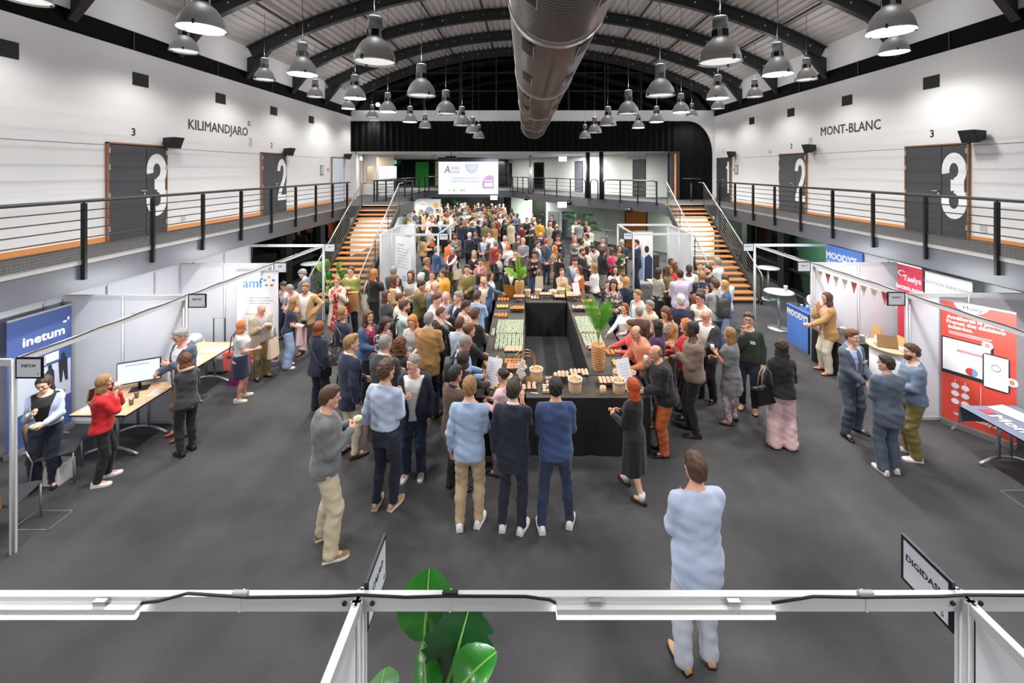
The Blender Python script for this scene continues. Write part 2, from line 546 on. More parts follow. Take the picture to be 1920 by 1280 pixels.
def wall_door(n, px0, px1, z0, h, pts, mat, parent_name='door_%d', handle=True):
 a, _ = onwall(px0, pts)
 b, d = onwall(px1, pts)
 nrm = Vector((-d.y, d.x, 0))
 if nrm.y > 0: nrm = -nrm
 e = nrm * .06
 mb = MB()
 mb.bar(a + e + Vector((0, 0, z0 + h / 2)), b + e + Vector((0, 0, z0 + h / 2)), .05, h)
 o = struct(parent_name % n, mb, mat)
 fr = MB()
 for q in (a, b):
  fr.bar(q + e + Vector((0, 0, z0)), q + e + Vector((0, 0, z0 + h + .04)), .06, .07, up=d)
 fr.bar(a + e + Vector((0, 0, z0 + h + .03)), b + e + Vector((0, 0, z0 + h + .03)), .07, .06)
 fr.build('door_frame', m_dgrey, o)
 if handle:
  q = b + (a - b) * .12 + nrm * .12 + Vector((0, 0, z0 + 1.0))
  MB().tube([q, q + d * -.13], .014, 6).tube([q, q - nrm * .04], .01, 6).build('door_handle', m_alu, o)
 return o
wall_door(11, 1003, 1021, ZB, 2.02, wpoly, M('night_door', (10, 11, 13), .15))
wall_door(12, 1080, 1094, ZB, 2.02, wpoly, M('slate_door', (86, 90, 102), .5))
wall_door(13, 1189, 1211, ZB, 2.02, wpoly, m_ddoor)
wall_door(14, 956.5, 961, ZB, 2.02, wpoly, m_ddoor)
a, d = onwall(1192)
text('AUDITORIUM', .26, M('sign_grey', (120, 122, 124), .5), uw, frame((a.x - d.y * 0 - .0, a.y - .12, 5.02), d, (0, 0, 1)), sx=.95)
# far end glazing of the upper floor with green curtains behind
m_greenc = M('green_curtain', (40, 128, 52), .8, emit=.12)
m_dgl = M('dark_green_glass', (14, 26, 22), .08)
ug = struct('window_4', MB().box(-12, -.9, 39.6, 39.7, ZB, 5.26), m_dgl)
for k in range(9):
 x = -11.4 + k * 1.2
 MB().box(x - .05, x + .05, 39.5, 39.6, ZB, 5.26).build('window_frame', m_black, ug)
MB().box(-12, -.9, 39.5, 39.6, ZB + 1.0, ZB + 1.08).build('window_frame', m_black, ug)
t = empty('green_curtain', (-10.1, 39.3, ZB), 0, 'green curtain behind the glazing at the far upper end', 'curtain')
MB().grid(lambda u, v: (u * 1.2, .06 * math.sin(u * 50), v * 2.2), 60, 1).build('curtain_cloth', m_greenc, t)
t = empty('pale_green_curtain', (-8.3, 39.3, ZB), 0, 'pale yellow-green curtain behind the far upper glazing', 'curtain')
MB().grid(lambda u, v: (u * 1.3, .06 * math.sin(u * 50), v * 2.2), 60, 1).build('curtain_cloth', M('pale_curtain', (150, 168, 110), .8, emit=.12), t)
t = empty('exit_sign', P(730, 304, 39), 0, 'green lit exit sign hung before the far glazing', 'sign')
MB().box(-.65, .65, -.05, .05, -.17, .17).build('sign_box', M('exit_green', (120, 190, 160), .4, emit=.8), t)
MB().tube([(0, 0, .16), (0, 0, 5.27 - t.location.z)], .02, 6).build('hanger', m_alu, t)
text('SORTIE', .24, M('exit_white', (240, 250, 245), .4, emit=1.0), t, frame((0, -.06, 0), (1, 0, 0), (0, 0, 1)))
# left return room with doorway and window, white screens
lw = struct('wall_upper_left', MB().bar((XL - .1, YE, (ZB + 5.26) / 2), (-9.6, 24.6, (ZB + 5.26) / 2), .1, 2.41)
   .box(-9.7, -9.45, 25.4, 25.5, ZB, 5.26).box(-9.02, -8.9, 25.4, 25.5, ZB, 5.26).box(-9.45, -9.02, 25.4, 25.5, ZB, 3.6).box(-9.45, -9.02, 25.4, 25.5, 4.55, 5.26), white)
wn = struct('window_5', MB().box(-9.45, -9.02, 25.46, 25.48, 3.6, 4.55), M_glass('pane_clear', (235, 235, 230), .05))
MB().box(-9.47, -9.0, 25.36, 25.4, 3.55, 3.6).box(-9.47, -9.0, 25.36, 25.4, 4.55, 4.59).box(-9.49, -9.45, 25.36, 25.4, 3.55, 4.59).box(-9.02, -8.98, 25.36, 25.4, 3.55, 4.59).build('window_frame', white, wn)
struct('wall_office', MB().box(-11, -8.4, 27.2, 27.3, ZB, 5.26), M('office_cream', (226, 206, 186), .7))
dw = struct('door_15', MB().bar((-9.62, 24.7, ZB + 1.02), (-9.68, 25.35, ZB + 1.02), .05, 2.04), M('white_door', (218, 222, 228), .4))
MB().bar((-9.58, 24.68, ZB + 1.02), (-9.58, 24.74, ZB + 1.02), .05, 2.06).bar((-9.66, 25.3, ZB + 1.02), (-9.66, 25.38, ZB + 1.02), .05, 2.06).build('door_frame', m_wood, dw)
# ground floor walls: glazed sides with black columns, back walls
m_pane = M_glass('pane_green', (186, 212, 196), .03, .03, 1.18)
m_out = M('pale_green_room', (176, 196, 182), .8)
for s, X, nm in ((-1, XL, 'left'), (1, XR, 'right')):
 mb = MB()
 for k in range(11):
  y = 21.0 - 2.6 * k
  x0, x1 = (X - .34, X) if s < 0 else (X, X + .34)
  if y > YN: struct('column', MB().box(x0, x1, y - .2, y + .2, 0, ZF), m_black)
 x0, x1 = (X - .2, X - .17) if s < 0 else (X + .17, X + .2)
 w = struct('window_%d' % (6 if s < 0 else 7), MB().box(x0, x1, YN, YE, 0.02, ZF), m_pane)
 x0, x1 = (X - .24, X - .1) if s < 0 else (X + .1, X + .24)
 MB().box(x0, x1, YN, YE, .72, .78).build('window_frame', m_black, w)
 MB().box(x0, x1, YN, YE, 0, .06).build('window_frame', m_black, w)
 struct('wall_outer_%s' % nm, MB().box(X + s * 2.4 - .05, X + s * 2.4 + .05, YN, YE + 2, 0, ZF + .2), m_out)
 struct('ceiling_outer_%s' % nm, MB().box(min(X, X + s * 2.45), max(X, X + s * 2.45), YN, YE + 2, ZF + .05, ZF + .2), white)
lpoly = [(-1.9, 37.5), (1.54, 31.6), (4.75, 25.2), (7.7, 22.2), (XR + .2, 21.8)]
lb = wall_run('wall_lower_back', lpoly, 0, ZF, M('mint_wall', (206, 216, 206), .6))
wall_door(21, 946, 959, 0, 2.05, lpoly, m_ddoor)
wall_door(22, 1000, 1024, 0, 2.05, lpoly, M('green_black_door', (22, 30, 22), .3))
wall_door(23, 1174, 1214, 0, 2.25, lpoly, M_wood('orange_door', (190, 112, 40), (206, 128, 52), rough=.3))
struct('wall_far', MB().box(-11, -1.5, 38, 38.1, 0, ZF), M('far_dark', (36, 46, 42), .3))
struct('wall_lower_left', MB().bar((XL - .1, 21.4, 1.18), (-8.4, 38, 1.18), .1, 2.37), m_pale)
# ================================================================== doors, lettering and fixtures of the balconies
m_door = M('slate_double_door', (66, 68, 72), .5, var=.16, vscale=2.5)
m_num = M('white_numeral', (238, 238, 240), .6)
m_txt = M('dark_lettering', (58, 60, 64), .6)
m_txtk = M('black_lettering', (20, 20, 22), .6)
def numeral(s, parent, mat):
 """tall condensed numerals drawn as outlines: 1, 2, 3 in a unit box 0.5 wide, 1 high"""
 mb = MB()
 def stroke(pts, w):
  zl = .0015 * len(mb.v) / 40
  pts = [Vector((x, y, zl)) for x, y in pts]
  L, Rr = [], []
  for i, p in enumerate(pts):
   a, b = pts[max(0, i - 1)], pts[min(len(pts) - 1, i + 1)]
   d = (b - a).normalized()
   nn = Vector((-d.y, d.x, 0))
   wi = w[i] if isinstance(w, list) else w
   L.append(p + nn * wi / 2); Rr.append(p - nn * wi / 2)
  n = len(pts)
  L, Rr = [Vector((q.x, q.y, zl)) for q in L], [Vector((q.x, q.y, zl)) for q in Rr]
  mb.add(L + Rr, [(k, n + k, n + k + 1, k + 1) for k in range(n - 1)])
 def arc(cx, cy, rx, ry, a0, a1, n=16):
  return [(cx + rx * math.cos(R_(a0 + (a1 - a0) * k / n)), cy + ry * math.sin(R_(a0 + (a1 - a0) * k / n))) for k in range(n + 1)]
 W = .155
 if s == '3':
  stroke(arc(0, .735, .165, .19, 195, -85, 24), W)
  stroke(arc(0, .27, .172, .195, 85, -195, 24), W)
  stroke([(-.06, .508), (.2, .508)], .17)
 elif s == '2':
  stroke(arc(0, .745, .165, .185, 190, 0, 18) + [(.16, .63), (.1, .48), (-.05, .28), (-.13, .13), (-.15, .06)], W)
  stroke([(-.23, .065), (.24, .065)], .13)
 else:
  stroke([(.04, 0), (.04, 1)], .15)
  stroke([(-.13, .8), (-.02, .83), (.02, .93)], .1)
 me = mb.mesh('numeral', m_num)
 return link('numeral', me, parent, mat)
def balcony_door(n, X, y0, y1, side, num, mat=None, leaf=.62):
 """double door in a side wall; the wider leaf first"""
 s = 1 if X < 0 else -1
 o = struct('door_%d' % n, MB().box(min(X, X + s * .03), max(X, X + s * .03), y0, y1, ZB, ZB + 2.05), M('door_reveal', (60, 34, 26), .6))
 ym = y0 + (y1 - y0) * leaf if s > 0 else y1 - (y1 - y0) * leaf
 xa, xb = (X + .03, X + .05) if s > 0 else (X - .05, X - .03)
 for a, b in ((y0, ym), (ym, y1)):
  MB().box(xa, xb, a + .008, b - .008, ZB + .01, ZB + 2.03).build('door_leaf', mat or m_door, o)
 fr = MB()
 xa, xb = (X, X + .06) if s > 0 else (X - .06, X)
 fr.box(xa, xb, y0 - .03, y0, ZB, ZB + 2.08).box(xa, xb, y1, y1 + .03, ZB, ZB + 2.08).box(xa, xb, y0 - .03, y1 + .03, ZB + 2.05, ZB + 2.08)
 fr.build('door_frame', M('brown_frame', (150, 104, 74), .5), o)
 hb = MB()
 h = .05 * s
 hb.tube([(X + h, ym - .06 * s, ZB + 1.02), (X + h * 2.2, ym - .06 * s, ZB + 1.02), (X + h * 2.2, ym - .2 * s, ZB + 1.02)], .012, 6)
 hb.tube([(X + h, ym - .06 * s, ZB + .95), (X + h * 1.5, ym - .06 * s, ZB + .95)], .028, 8)
 hb.build('door_handle', m_alu, o)
 for z in (.2, .9, 1.5, 1.85):
  for yy in (y0 + .005, y1 - .005):
   MB().box(min(X + h * .6, X + h * 1.3), max(X + h * .6, X + h * 1.3), yy - .02, yy + .02, ZB + z, ZB + z + .11).build('hinge', m_alu, o)
 if num:
  yc = (ym + y1) / 2 + .0 if s > 0 else (y0 + ym) / 2
  m = frame((X + s * .056, yc, ZB + .42), (0, s, 0), (0, 0, 1)) @ Matrix.Diagonal((1.12, 1.45, 1, 1))
  if s < 0:
   m = frame((X + s * .056, yc, ZB + .42), (0, -1, 0), (0, 0, 1)) @ Matrix.Diagonal((1.12, 1.45, 1, 1))
  numeral(num, o, m)
  text(num, .24, m_txtk, wl if s > 0 else wr, frame((X + s * .004, (y0 + y1) / 2 - .1 * s, ZB + 2.33), (0, s, 0) if s > 0 else (0, -1, 0), (0, 0, 1)), off=.004)
 return o
def yl(px): return -XL * F / (CX - px)
def yr(px): return XR * F / (px - CX)
balcony_door(1, XL, yl(199.5), yl(308), 1, '3')
balcony_door(2, XL, yl(489), yl(533.5), 1, '2')
balcony_door(3, XL, yl(621), yl(643), 1, '', M('white_blue_door', (214, 224, 240), .4), .72)
balcony_door(4, XR, yr(1818), yr(1702), -1, '3')
balcony_door(5, XR, yr(1513), yr(1464), -1, '2')
balcony_door(6, XR, yr(1372), yr(1346), -1, '1')
y0, y1 = yl(347), yl(468)
text('KILIMANDJARO', .37, m_txt, wl, frame((XL + .005, (y0 + y1) / 2, 5.52), (0, 1, 0), (0, 0, 1)), off=.004, sx=.93)
y0, y1 = yr(1540), yr(1650)
text('MONT-BLANC', .385, m_txt, wr, frame((XR - .005, (y0 + y1) / 2, 5.55), (0, -1, 0), (0, 0, 1)), off=.004, sx=.93)
# square black vents high on both walls
for X, s, ys in ((XL, 1, (7.15, 9.68, 12.22, 14.8, 17.4)), (XR, -1, (7.4, 9.93, 12.53, 15.18, 17.8))):
 for y in ys:
  o = MB().box(min(X - s * .1, X + s * .01), max(X - s * .1, X + s * .01), y - .2, y + .2, 6.24, 6.53).build('wall_vent', m_black, wl if s > 0 else wr)
  for k in range(5):
   MB().box(min(X, X + s * .016), max(X, X + s * .016), y - .19, y + .19, 6.27 + k * .052, 6.282 + k * .052).build('slat', m_black, o)
# black wedge loudspeakers above the doors
def wall_speaker(px, py, X, sc, label):
 s = 1 if X < 0 else -1
 Y = abs(X - s * -.25) * F / abs(px - CX)
 z = H - (py - CY) / F * Y
 t = empty('wall_loudspeaker', (X, Y, z), 0, label, 'loudspeaker', None)
 t.scale = (sc, sc, sc)
 poly = [(s * .1, .16), (s * .48, .19), (s * .34, -.22), (s * .1, -.1)]
 m = Matrix(((1, 0, 0, 0), (0, 0, 1, 0), (0, 1, 0, 0), (0, 0, 0, 1)))
 MB().prism(poly, -.27, .27, m).build('cabinet', M('speaker_black', (26, 26, 28), .5), t)
 MB().prism([(s * .49, .18), (s * .485, .195), (s * .345, -.225), (s * .35, -.21)], -.26, .26, m).build('grille', M('speaker_grille', (40, 40, 42), .8), t)
 MB().box(min(0, s * .12), max(0, s * .12), -.05, .05, -.05, .05).build('wall_bracket', m_black, t)
wall_speaker(331, 267, XL, .64, 'black wedge loudspeaker by the double door 3 under the KILIMANDJARO wall')
wall_speaker(546, 284, XL, .66, 'black wedge loudspeaker by double door 2 on the KILIMANDJARO wall')
wall_speaker(655, 293, XL, .66, 'black wedge loudspeaker by the white door past the KILIMANDJARO lettering')
wall_speaker(1816, 255, XR, .64, 'black wedge loudspeaker above the widest numeral 3 door, MONT-BLANC side')
wall_speaker(1513, 278, XR, .66, 'black wedge loudspeaker over the numeral two door, below a small white alarm box')
wall_speaker(1368, 289, XR, .66, 'black wedge loudspeaker by narrow door 1 on the MONT-BLANC wall')
# fire extinguisher, notices, sockets
ex = empty('fire_extinguisher', (XR - .12, yr(1337), ZB + .62), 0, 'red fire extinguisher on the white wall beside door 1', 'extinguisher')
MB().lathe([(.0, -.3), (.085, -.28), (.09, .12), (.06, .22), (.03, .26)], 14).build('cylinder_body', M('red_gloss', (190, 20, 28), .3), ex)
MB().tube([(0, 0, .26), (-.05, 0, .36), (-.12, 0, .3), (-.12, 0, .0)], .018, 6).box(-.03, .03, -.02, .02, .25, .36).build('hose', m_black, ex)
def wall_plate(px, py, X, w, h, mat, label, nm='wall_notice', cat='notice'):
 s = 1 if X < 0 else -1
 Y = abs(X) * F / abs(px - CX)
 z = H - (py - CY) / F * Y
 t = empty(nm, (X, Y, z), 0, label, cat)
 MB().box(min(0, s * .02), max(0, s * .02), -w / 2, w / 2, -h / 2, h / 2).build('plate', mat, t)
 MB().box(min(s * .02, s * .026), max(s * .02, s * .026), -w / 2 * .8, w / 2 * .8, -h / 2 * .8, h / 2 * .8).build('insert', M('insert_grey', (188, 190, 192), .5), t)
m_wplate = M('plate_white', (232, 232, 230), .5)
wall_plate(603, 319, XL, .28, .42, M('frame_grey', (120, 122, 124), .5), 'framed white notice on the wall before the white door')
wall_plate(1381, 318, XR, .3, .42, M('frame_grey', (120, 122, 124), .5), 'framed pale notice on the wall between doors 1 and 2')
wall_plate(1376, 318, XR, .12, .12, M('call_red', (190, 30, 34), .4), 'red fire call point beside the framed notice near door 1', 'fire_call_point', 'alarm')
wall_plate(615, 318, XL, .1, .12, M('call_red', (190, 30, 34), .4), 'red fire call point beside the white door', 'fire_call_point', 'alarm')
wall_plate(469, 264, XL, .16, .26, m_wplate, 'small white alarm box under the end of the KILIMANDJARO lettering', 'alarm_box', 'alarm')
wall_plate(467, 231, XL, .12, .12, M('cam_grey', (80, 82, 84), .5), 'small dark camera above the last letter of KILIMANDJARO', 'wall_camera', 'camera')
wall_plate(1520, 264, XR, .16, .26, m_wplate, 'small white alarm box over the loudspeaker by double door 2', 'alarm_box', 'alarm')
wall_plate(1444, 283, XR, .14, .12, m_wplate, 'small white sensor box between doors 1 and 2', 'sensor_box', 'sensor')
wall_plate(343, 408, XL, .13, .16, m_wplate, 'white wall socket low beside door 3 under KILIMANDJARO', 'wall_socket', 'socket')
wall_plate(1844, 428, XR, .13, .16, m_wplate, 'white wall socket low beside door 3 on the MONT-BLANC wall', 'wall_socket', 'socket')
# ================================================================== railings
m_rail = M('rail_charcoal', (62, 62, 64), .32, .55)
m_post = M('post_black', (24, 25, 27), .4, .3)
m_mesh = M('wire_mesh', (120, 120, 120), .4, .6)
def railing(label, X, s, y0, y1, posts, mesh_to=None):
 """balcony guard along Y: round handrail, five thin rails, flat posts, wire mesh at the foot"""
 t = empty('balcony_railing', (X, y0, ZB), 0, label, 'railing')
 L = y1 - y0
 MB().tube([(0, 0, .985), (0, L, .985)], .03, 10).build('handrail', m_rail, t)
 for z in (.24, .38, .53, .68, .83):
  MB().tube([(s * .0, 0, z), (s * .0, L, z)], .011, 6).build('thin_rail', m_rail, t)
 me = MB().box(-.035, .035, -.022, .022, -.3, .95).box(-.012, .012, -.012, .012, .94, .98).mesh('post', m_post)
 for p in posts:
  link('post', me, t, Matrix.Translation((s * -.01, p - y0, 0)))
 if mesh_to:
  me = MB()
  yy = 0.0
  while yy < mesh_to - y0:
   me.box(-.0022, .0022, yy - .0022, yy + .0022, .02, .24)
   yy += .055
  for k in range(5):
   me.box(-.0022, .0022, 0, mesh_to - y0, .02 + k * .048, .0245 + k * .048)
  tag(me.build('wire_mesh', m_mesh, t), kind='stuff')
 return t
railing('dark steel railing of the balcony under the KILIMANDJARO wall', XFL + .03, -1, YN, 17.6, [6.99 + 1.29 * k for k in range(-6, 9)], 17.5)
railing('dark steel railing of the balcony under the MONT-BLANC wall', XFR - .03, 1, YN, 18.0, [7.28 + 1.3 * k for k in range(-6, 9)], 17.9)
def rail_run(label, pts, posts, nm='mezzanine_railing', mr=None, z=.985, n=4, rounded=False):
 """guard along any run of floor points"""
 mr = mr or m_rail
 t = empty(nm, (pts[0][0], pts[0][1], ZB), 0, label, 'railing')
 o = Vector((pts[0][0], pts[0][1], 0))
 q = [Vector((x, y, 0)) - o for x, y in pts]
 top = [p + Vector((0, 0, z)) for p in q]
 if rounded:
  a, b = q[0], q[-1]
  d0, d1 = (q[1] - a).normalized() * .16, (q[-2] - b).normalized() * .16
  top = [a, a + Vector((0, 0, z - .16)), a + d0 * .3 + Vector((0, 0, z - .05)), a + d0 + Vector((0, 0, z))] + top[1:-1] + [b + d1 + Vector((0, 0, z)), b + d1 * .3 + Vector((0, 0, z - .05)), b + Vector((0, 0, z - .16)), b]
 MB().tube(top, .032, 8).build('handrail', mr, t)
 for k in range(n):
  h = .17 + k * (z - .2) / n
  MB().tube([p + Vector((0, 0, h)) for p in q], .012, 6).build('thin_rail', mr, t)
 for x, y in posts:
  MB().box(-.03, .03, -.03, .03, -.1, z - .01).build('post', m_post, t, Matrix.Translation(Vector((x, y, 0)) - o))
 return t
def along(a, b, n): return [(a[0] + (b[0] - a[0]) * k / n, a[1] + (b[1] - a[1]) * k / n) for k in range(n + 1)]
rail_run('mezzanine railing running away from the stairs beside the white screens', [(-7.1, 20.05), (-7.15, 30.4)], along((-7.1, 20.05), (-7.15, 30.4), 6))
rail_run('short mezzanine guard across the head of the stairs below KILIMANDJARO', [(-6.95, 20.0), (-5.3, 20.0)], along((-6.95, 20.0), (-5.3, 20.0), 2), n=6)
rail_run('mezzanine railing behind the projection screen', [(-6.9, 30.5), (-1.05, 30.5)], along((-6.9, 30.5), (-1.05, 30.5), 5))
rail_run('mezzanine railing between the screen and the slim grey column', [(-.9, 30.4), (.2, 28.0)], along((-.9, 30.4), (.2, 28.0), 3))
rail_run('mezzanine railing with rounded ends between the two columns', [(.5, 27.5), (3.2, 22.75)], along((.5, 27.5), (3.2, 22.75), 4)[1:-1], rounded=True)
rail_run('tiny rounded mezzanine guard between the paired black columns', [(3.42, 22.4), (3.75, 22.05)], [], rounded=True)
rail_run('mezzanine railing with one rounded end at the head of the stairs below MONT-BLANC', [(4.0, 21.75), (6.0, 19.5)], along((4.0, 21.75), (6.0, 19.5), 3)[1:], rounded=True)
for x, y, m in ((.35, 27.75, m_alu), (3.3, 22.55, m_black), (3.9, 21.9, m_black)):
 struct('column', MB().lathe([(.11, 0), (.11, 5.26 - ZB)], 14, (x, y, ZB)), m)
# ================================================================== stairs
m_tread = M_wood('tread_wood', (204, 134, 72), (228, 164, 104), (1, 20, 2), .35)
m_string = M('stringer', (70, 68, 66), .5, .3)
def stairs(label, x0, x1, yb, yt):
 n = 18
 t = empty('staircase', ((x0 + x1) / 2, yb, 0), 0, label, 'staircase')
 w, run = x1 - x0, yt - yb
 rise, go = ZB / (n + 1), run / n
 tm = MB().bbox(-w / 2 + .04, w / 2 - .04, 0, .3, -.045, 0, .006).mesh('tread', m_tread)
 for k in range(n):
  link('tread', tm, t, Matrix.Translation((0, k * go, (k + 1) * rise)))
 for s in (-1, 1):
  MB().bar((s * w / 2, -.1, .02), (s * w / 2, run + .1, ZB - .12), .06, .28).build('stringer', m_string, t)
 MB().box(-w / 2, w / 2, run, run + .3, ZB - .06, ZB + .01).build('landing_nosing', m_tread, t)
 for s in (-1, 1):
  a, b = Vector((s * w / 2, -.12, 0)), Vector((s * w / 2, run + .1, ZB - .06))
  up = Vector((0, 0, 1))
  r = MB().tube([a + up * .55 - Vector((0, .12, 0)), a + up * .9 - Vector((0, .06, 0)), a + up * 1.0, b + up * 1.0, b + up * 1.0 + Vector((0, .5, 0))], .027, 10).build('stair_railing', m_steel, t)
  for k in range(6):
   h = .22 + k * .125
   MB().tube([a + up * h, b + up * h], .009, 6).build('thin_rail', M('rail_steel', (120, 118, 114), .3, .8), r)
  for k in range(4):
   p = a + (b - a) * (k + .02) / 3.05
   MB().bar(p - up * .02, p + up * .96, .05, .014, up=(1, 0, 0)).build('post', m_post, r)
 return t
stairs('open wooden staircase beside the potted palm-leaf plants under KILIMANDJARO', -6.8, -5.25, 13.6, 17.66)
stairs('open wooden staircase climbing beside the blue counter side of the hall', 6.05, 7.6, 13.85, 18.1)
# ================================================================== spiral air duct
m_duct = M('duct_black', (150, 144, 140), .3, .85)
du = empty('air_duct', (.38, 0, 6.35), 0, 'large black ribbed spiral air duct hung along the middle of the roof', 'duct')
rd = .56
secs = [-2.5, 1.2, 4.9, 8.6, 12.3, 16.0, 19.5]
ribp = .062
for a, b in zip(secs[:-1], secs[1:]):
 pr = []
 n = int((b - a) / ribp)
 st = (b - a) / n
 for k in range(n):
  for fr, d in ((0, 0), (.55, 0), (.7, .014), (.85, .014)):
   pr.append((rd + d, a + (k + fr) * st))
 pr.append((rd, b))
 nn = 30
 v = [(r * math.sin(2 * math.pi * q / nn), y, r * math.cos(2 * math.pi * q / nn)) for r, y in pr for q in range(nn)]
 MB().add(v, [(i * nn + q, i * nn + (q + 1) % nn, (i + 1) * nn + (q + 1) % nn, (i + 1) * nn + q) for i in range(len(pr) - 1) for q in range(nn)], True).build('duct_section', m_duct, du)
for y in secs[1:]:
 v = [((rd + d) * math.sin(2 * math.pi * q / 40), y + yy, (rd + d) * math.cos(2 * math.pi * q / 40)) for yy, d in ((-.09, 0), (-.09, .028), (.09, .028), (.09, 0)) for q in range(40)]
 MB().add(v, [(i * 40 + q, i * 40 + (q + 1) % 40, (i + 1) * 40 + (q + 1) % 40, (i + 1) * 40 + q) for i in range(3) for q in range(40)], True).build('joint_band', M('duct_band', (186, 182, 178), .3, .8), du)
v = [(rd * math.sin(2 * math.pi * q / 40), 19.5, rd * math.cos(2 * math.pi * q / 40)) for q in range(40)]
MB().add(v, [tuple(range(40))]).build('end_cap', m_duct, du)
m_slot = M('slot_black', (5, 5, 6), .7)
y = 3.4
while y < 19:
 for s in (-1, 1):
  a0 = math.pi + s * R_(38)
  mb = MB()
  ang = [a0 + s * R_(d) for d in (-9, -4.5, 0, 4.5, 9)]
  v = [((rd + .022) * math.sin(a), yy, (rd + .022) * math.cos(a)) for yy in (y, y + .52) for a in ang]
  mb.add(v, [(k, k + 1, 6 + k, 5 + k) for k in range(4)])
  o = mb.build('air_slot', m_slot, du)
  a = a0 - s * R_(10)
  MB().bar(((rd + .03) * math.sin(a), y - .03, (rd + .03) * math.cos(a)), ((rd + .03) * math.sin(a), y + .55, (rd + .03) * math.cos(a)), .014, .01).build('slot_rim', M('duct_band', (186, 182, 178), .3, .8), o)
 y += 1.75
for y in (1.2, 4.9, 8.6, 12.3, 16.0, 19.2):
 for s in (-1, 1):
  MB().tube([(s * .5, y, .28), (s * .5, y, arc_z(.38 + s * .5) - 6.35)], .006, 5).build('hanger_rod', m_steel_dark, du)
# ================================================================== pendant lamps
m_dome = M('brushed_dome', (196, 197, 196), .45, .25)
m_neck = M('lamp_neck', (150, 152, 154), .45, .5)
m_neckd = M('lamp_neck_dark', (20, 20, 22), .3, .3)
m_lit = M('lamp_lit', (255, 252, 246), .5, emit=14)
m_dimm = M('lamp_dim', (236, 236, 234), .5, emit=.75)
m_cable = M('lamp_cable', (90, 90, 92), .5, .4)
def lamp_meshes():
 dome = MB().lathe([(.275, 0), (.283, .004), (.278, .025), (.268, .03), (.262, .09), (.24, .16), (.205, .225), (.16, .285), (.105, .33), (.1, .34)], 32, cap=False)
 dome.lathe([(.1, .338), (.155, .28), (.2, .22), (.235, .155), (.256, .09), (.27, .02), (.275, 0)], 32, cap=False)
 neck = MB().lathe([(.1, .34), (.1, .455), (.092, .46), (.098, .465), (.098, .61), (.085, .625)], 24)
 slot = MB().box(-.045, .045, -.103, .103, .35, .44)
 clip = MB()
 clip.box(.258, .29, -.012, .012, -.008, .05)
 return dome.mesh('dome', m_dome), neck.mesh('neck', m_neck), slot.mesh('neck_opening', m_neckd), clip.mesh('clip', m_steel_dark)
LM = lamp_meshes()
disc_l = MB().lathe([(0, .012), (.262, .012)], 32, cap=False).mesh('diffuser', m_lit)
disc_d = MB().lathe([(0, .03), (.262, .03)], 32, cap=False).mesh('diffuser', m_dimm)
LAMPS = []
def pendant(px, py, zrow, lit, row):
 Y = (zrow - H) * F / (CY - py)
 X = (px - CX) / F * Y
 add_pendant(X, Y, zrow, lit, row)
def add_pendant(X, Y, zrow, lit, row, lab=None):
 t = empty('pendant_lamp', (X, Y, zrow), random.random() * 6, None, 'pendant lamp', 'pendant lamps under the roof')
 LAMPS.append((t, lit, row, Y))
 for me in LM:
  if me.name.startswith('clip'):
   for q in range(3): link('clip', me, t, Matrix.Rotation(q * 2.094 + .4, 4, 'Z'))
  else: link(me.name.split('.')[0], me, t)
 link('neck_opening', LM[2], t, Matrix.Rotation(R_(90), 4, 'Z'))
 link('diffuser', disc_l if lit else disc_d, t)
 MB().tube([(0, 0, .62), (.012, .01, .8), (0, 0, 1.0), (0, 0, arc_z(X) - zrow + .05)], .006, 5).build('cable', m_cable, t)
 d = bpy.data.lights.new('pendant_light', 'SPOT')
 d.energy = (W_PENDANT if lit else W_DIM) * (.4 if lit and row.startswith('outer') else 1)
 d.spot_size = R_(150)
 d.spot_blend = .6
 d.shadow_soft_size = .22
 d.color = (1.0, .975, .94)
 o = bpy.data.objects.new('pendant_light', d)
 o.parent = t
 o.location = (0, 0, -.03)
 COL.objects.link(o)
 d = bpy.data.lights.new('roof_fill', 'POINT')      # added light above the lamp, brightens roof, beams and duct
 d.energy = W_UP
 d.shadow_soft_size = .12
 o = bpy.data.objects.new('roof_fill', d)
 o.parent = t
 o.location = (0, 0, .75)
 COL.objects.link(o)
ZI, ZM, ZO = 5.8, 6.22, 6.93
for px, py in ((703, 118), (790, 180), (836, 214), (866, 235.5), (886, 249), (897.5, 259)):
 pendant(px, py, ZI, False, 'inner row left of duct')
for px, py in ((1350, 118), (1238, 180), (1178, 214), (1140, 235.5), (1115, 249), (1097, 259)):
 pendant(px, py, ZI, False, 'inner row right of duct')
for px, py, l in ((378, 55, 1), (567, 140, 1), (665.5, 185, 1), (727, 210, 1), (769, 229, 1), (797, 240, 0)):
 pendant(px, py, ZM, l, 'middle row left')
for px, py, l in ((1670, 60, 1), (1458, 140, 1), (1345.5, 185, 1), (1277, 211, 1), (1231, 229, 1), (1197, 240, 1)):
 pendant(px, py, ZM, l, 'middle row right')
for px, py, l in ((52, 2, 0), (346, 97, 0), (496, 150, 0), (591, 182, 0), (653, 204, 1), (698, 220, 0)):
 pendant(px, py, ZO, l, 'outer row left')
for px, py, l in ((1676, 99, 1), (1512, 150, 0), (1415, 182, 0), (1346, 204, 0), (1297, 218, 0)):
 pendant(px, py, ZO, l, 'outer row right')
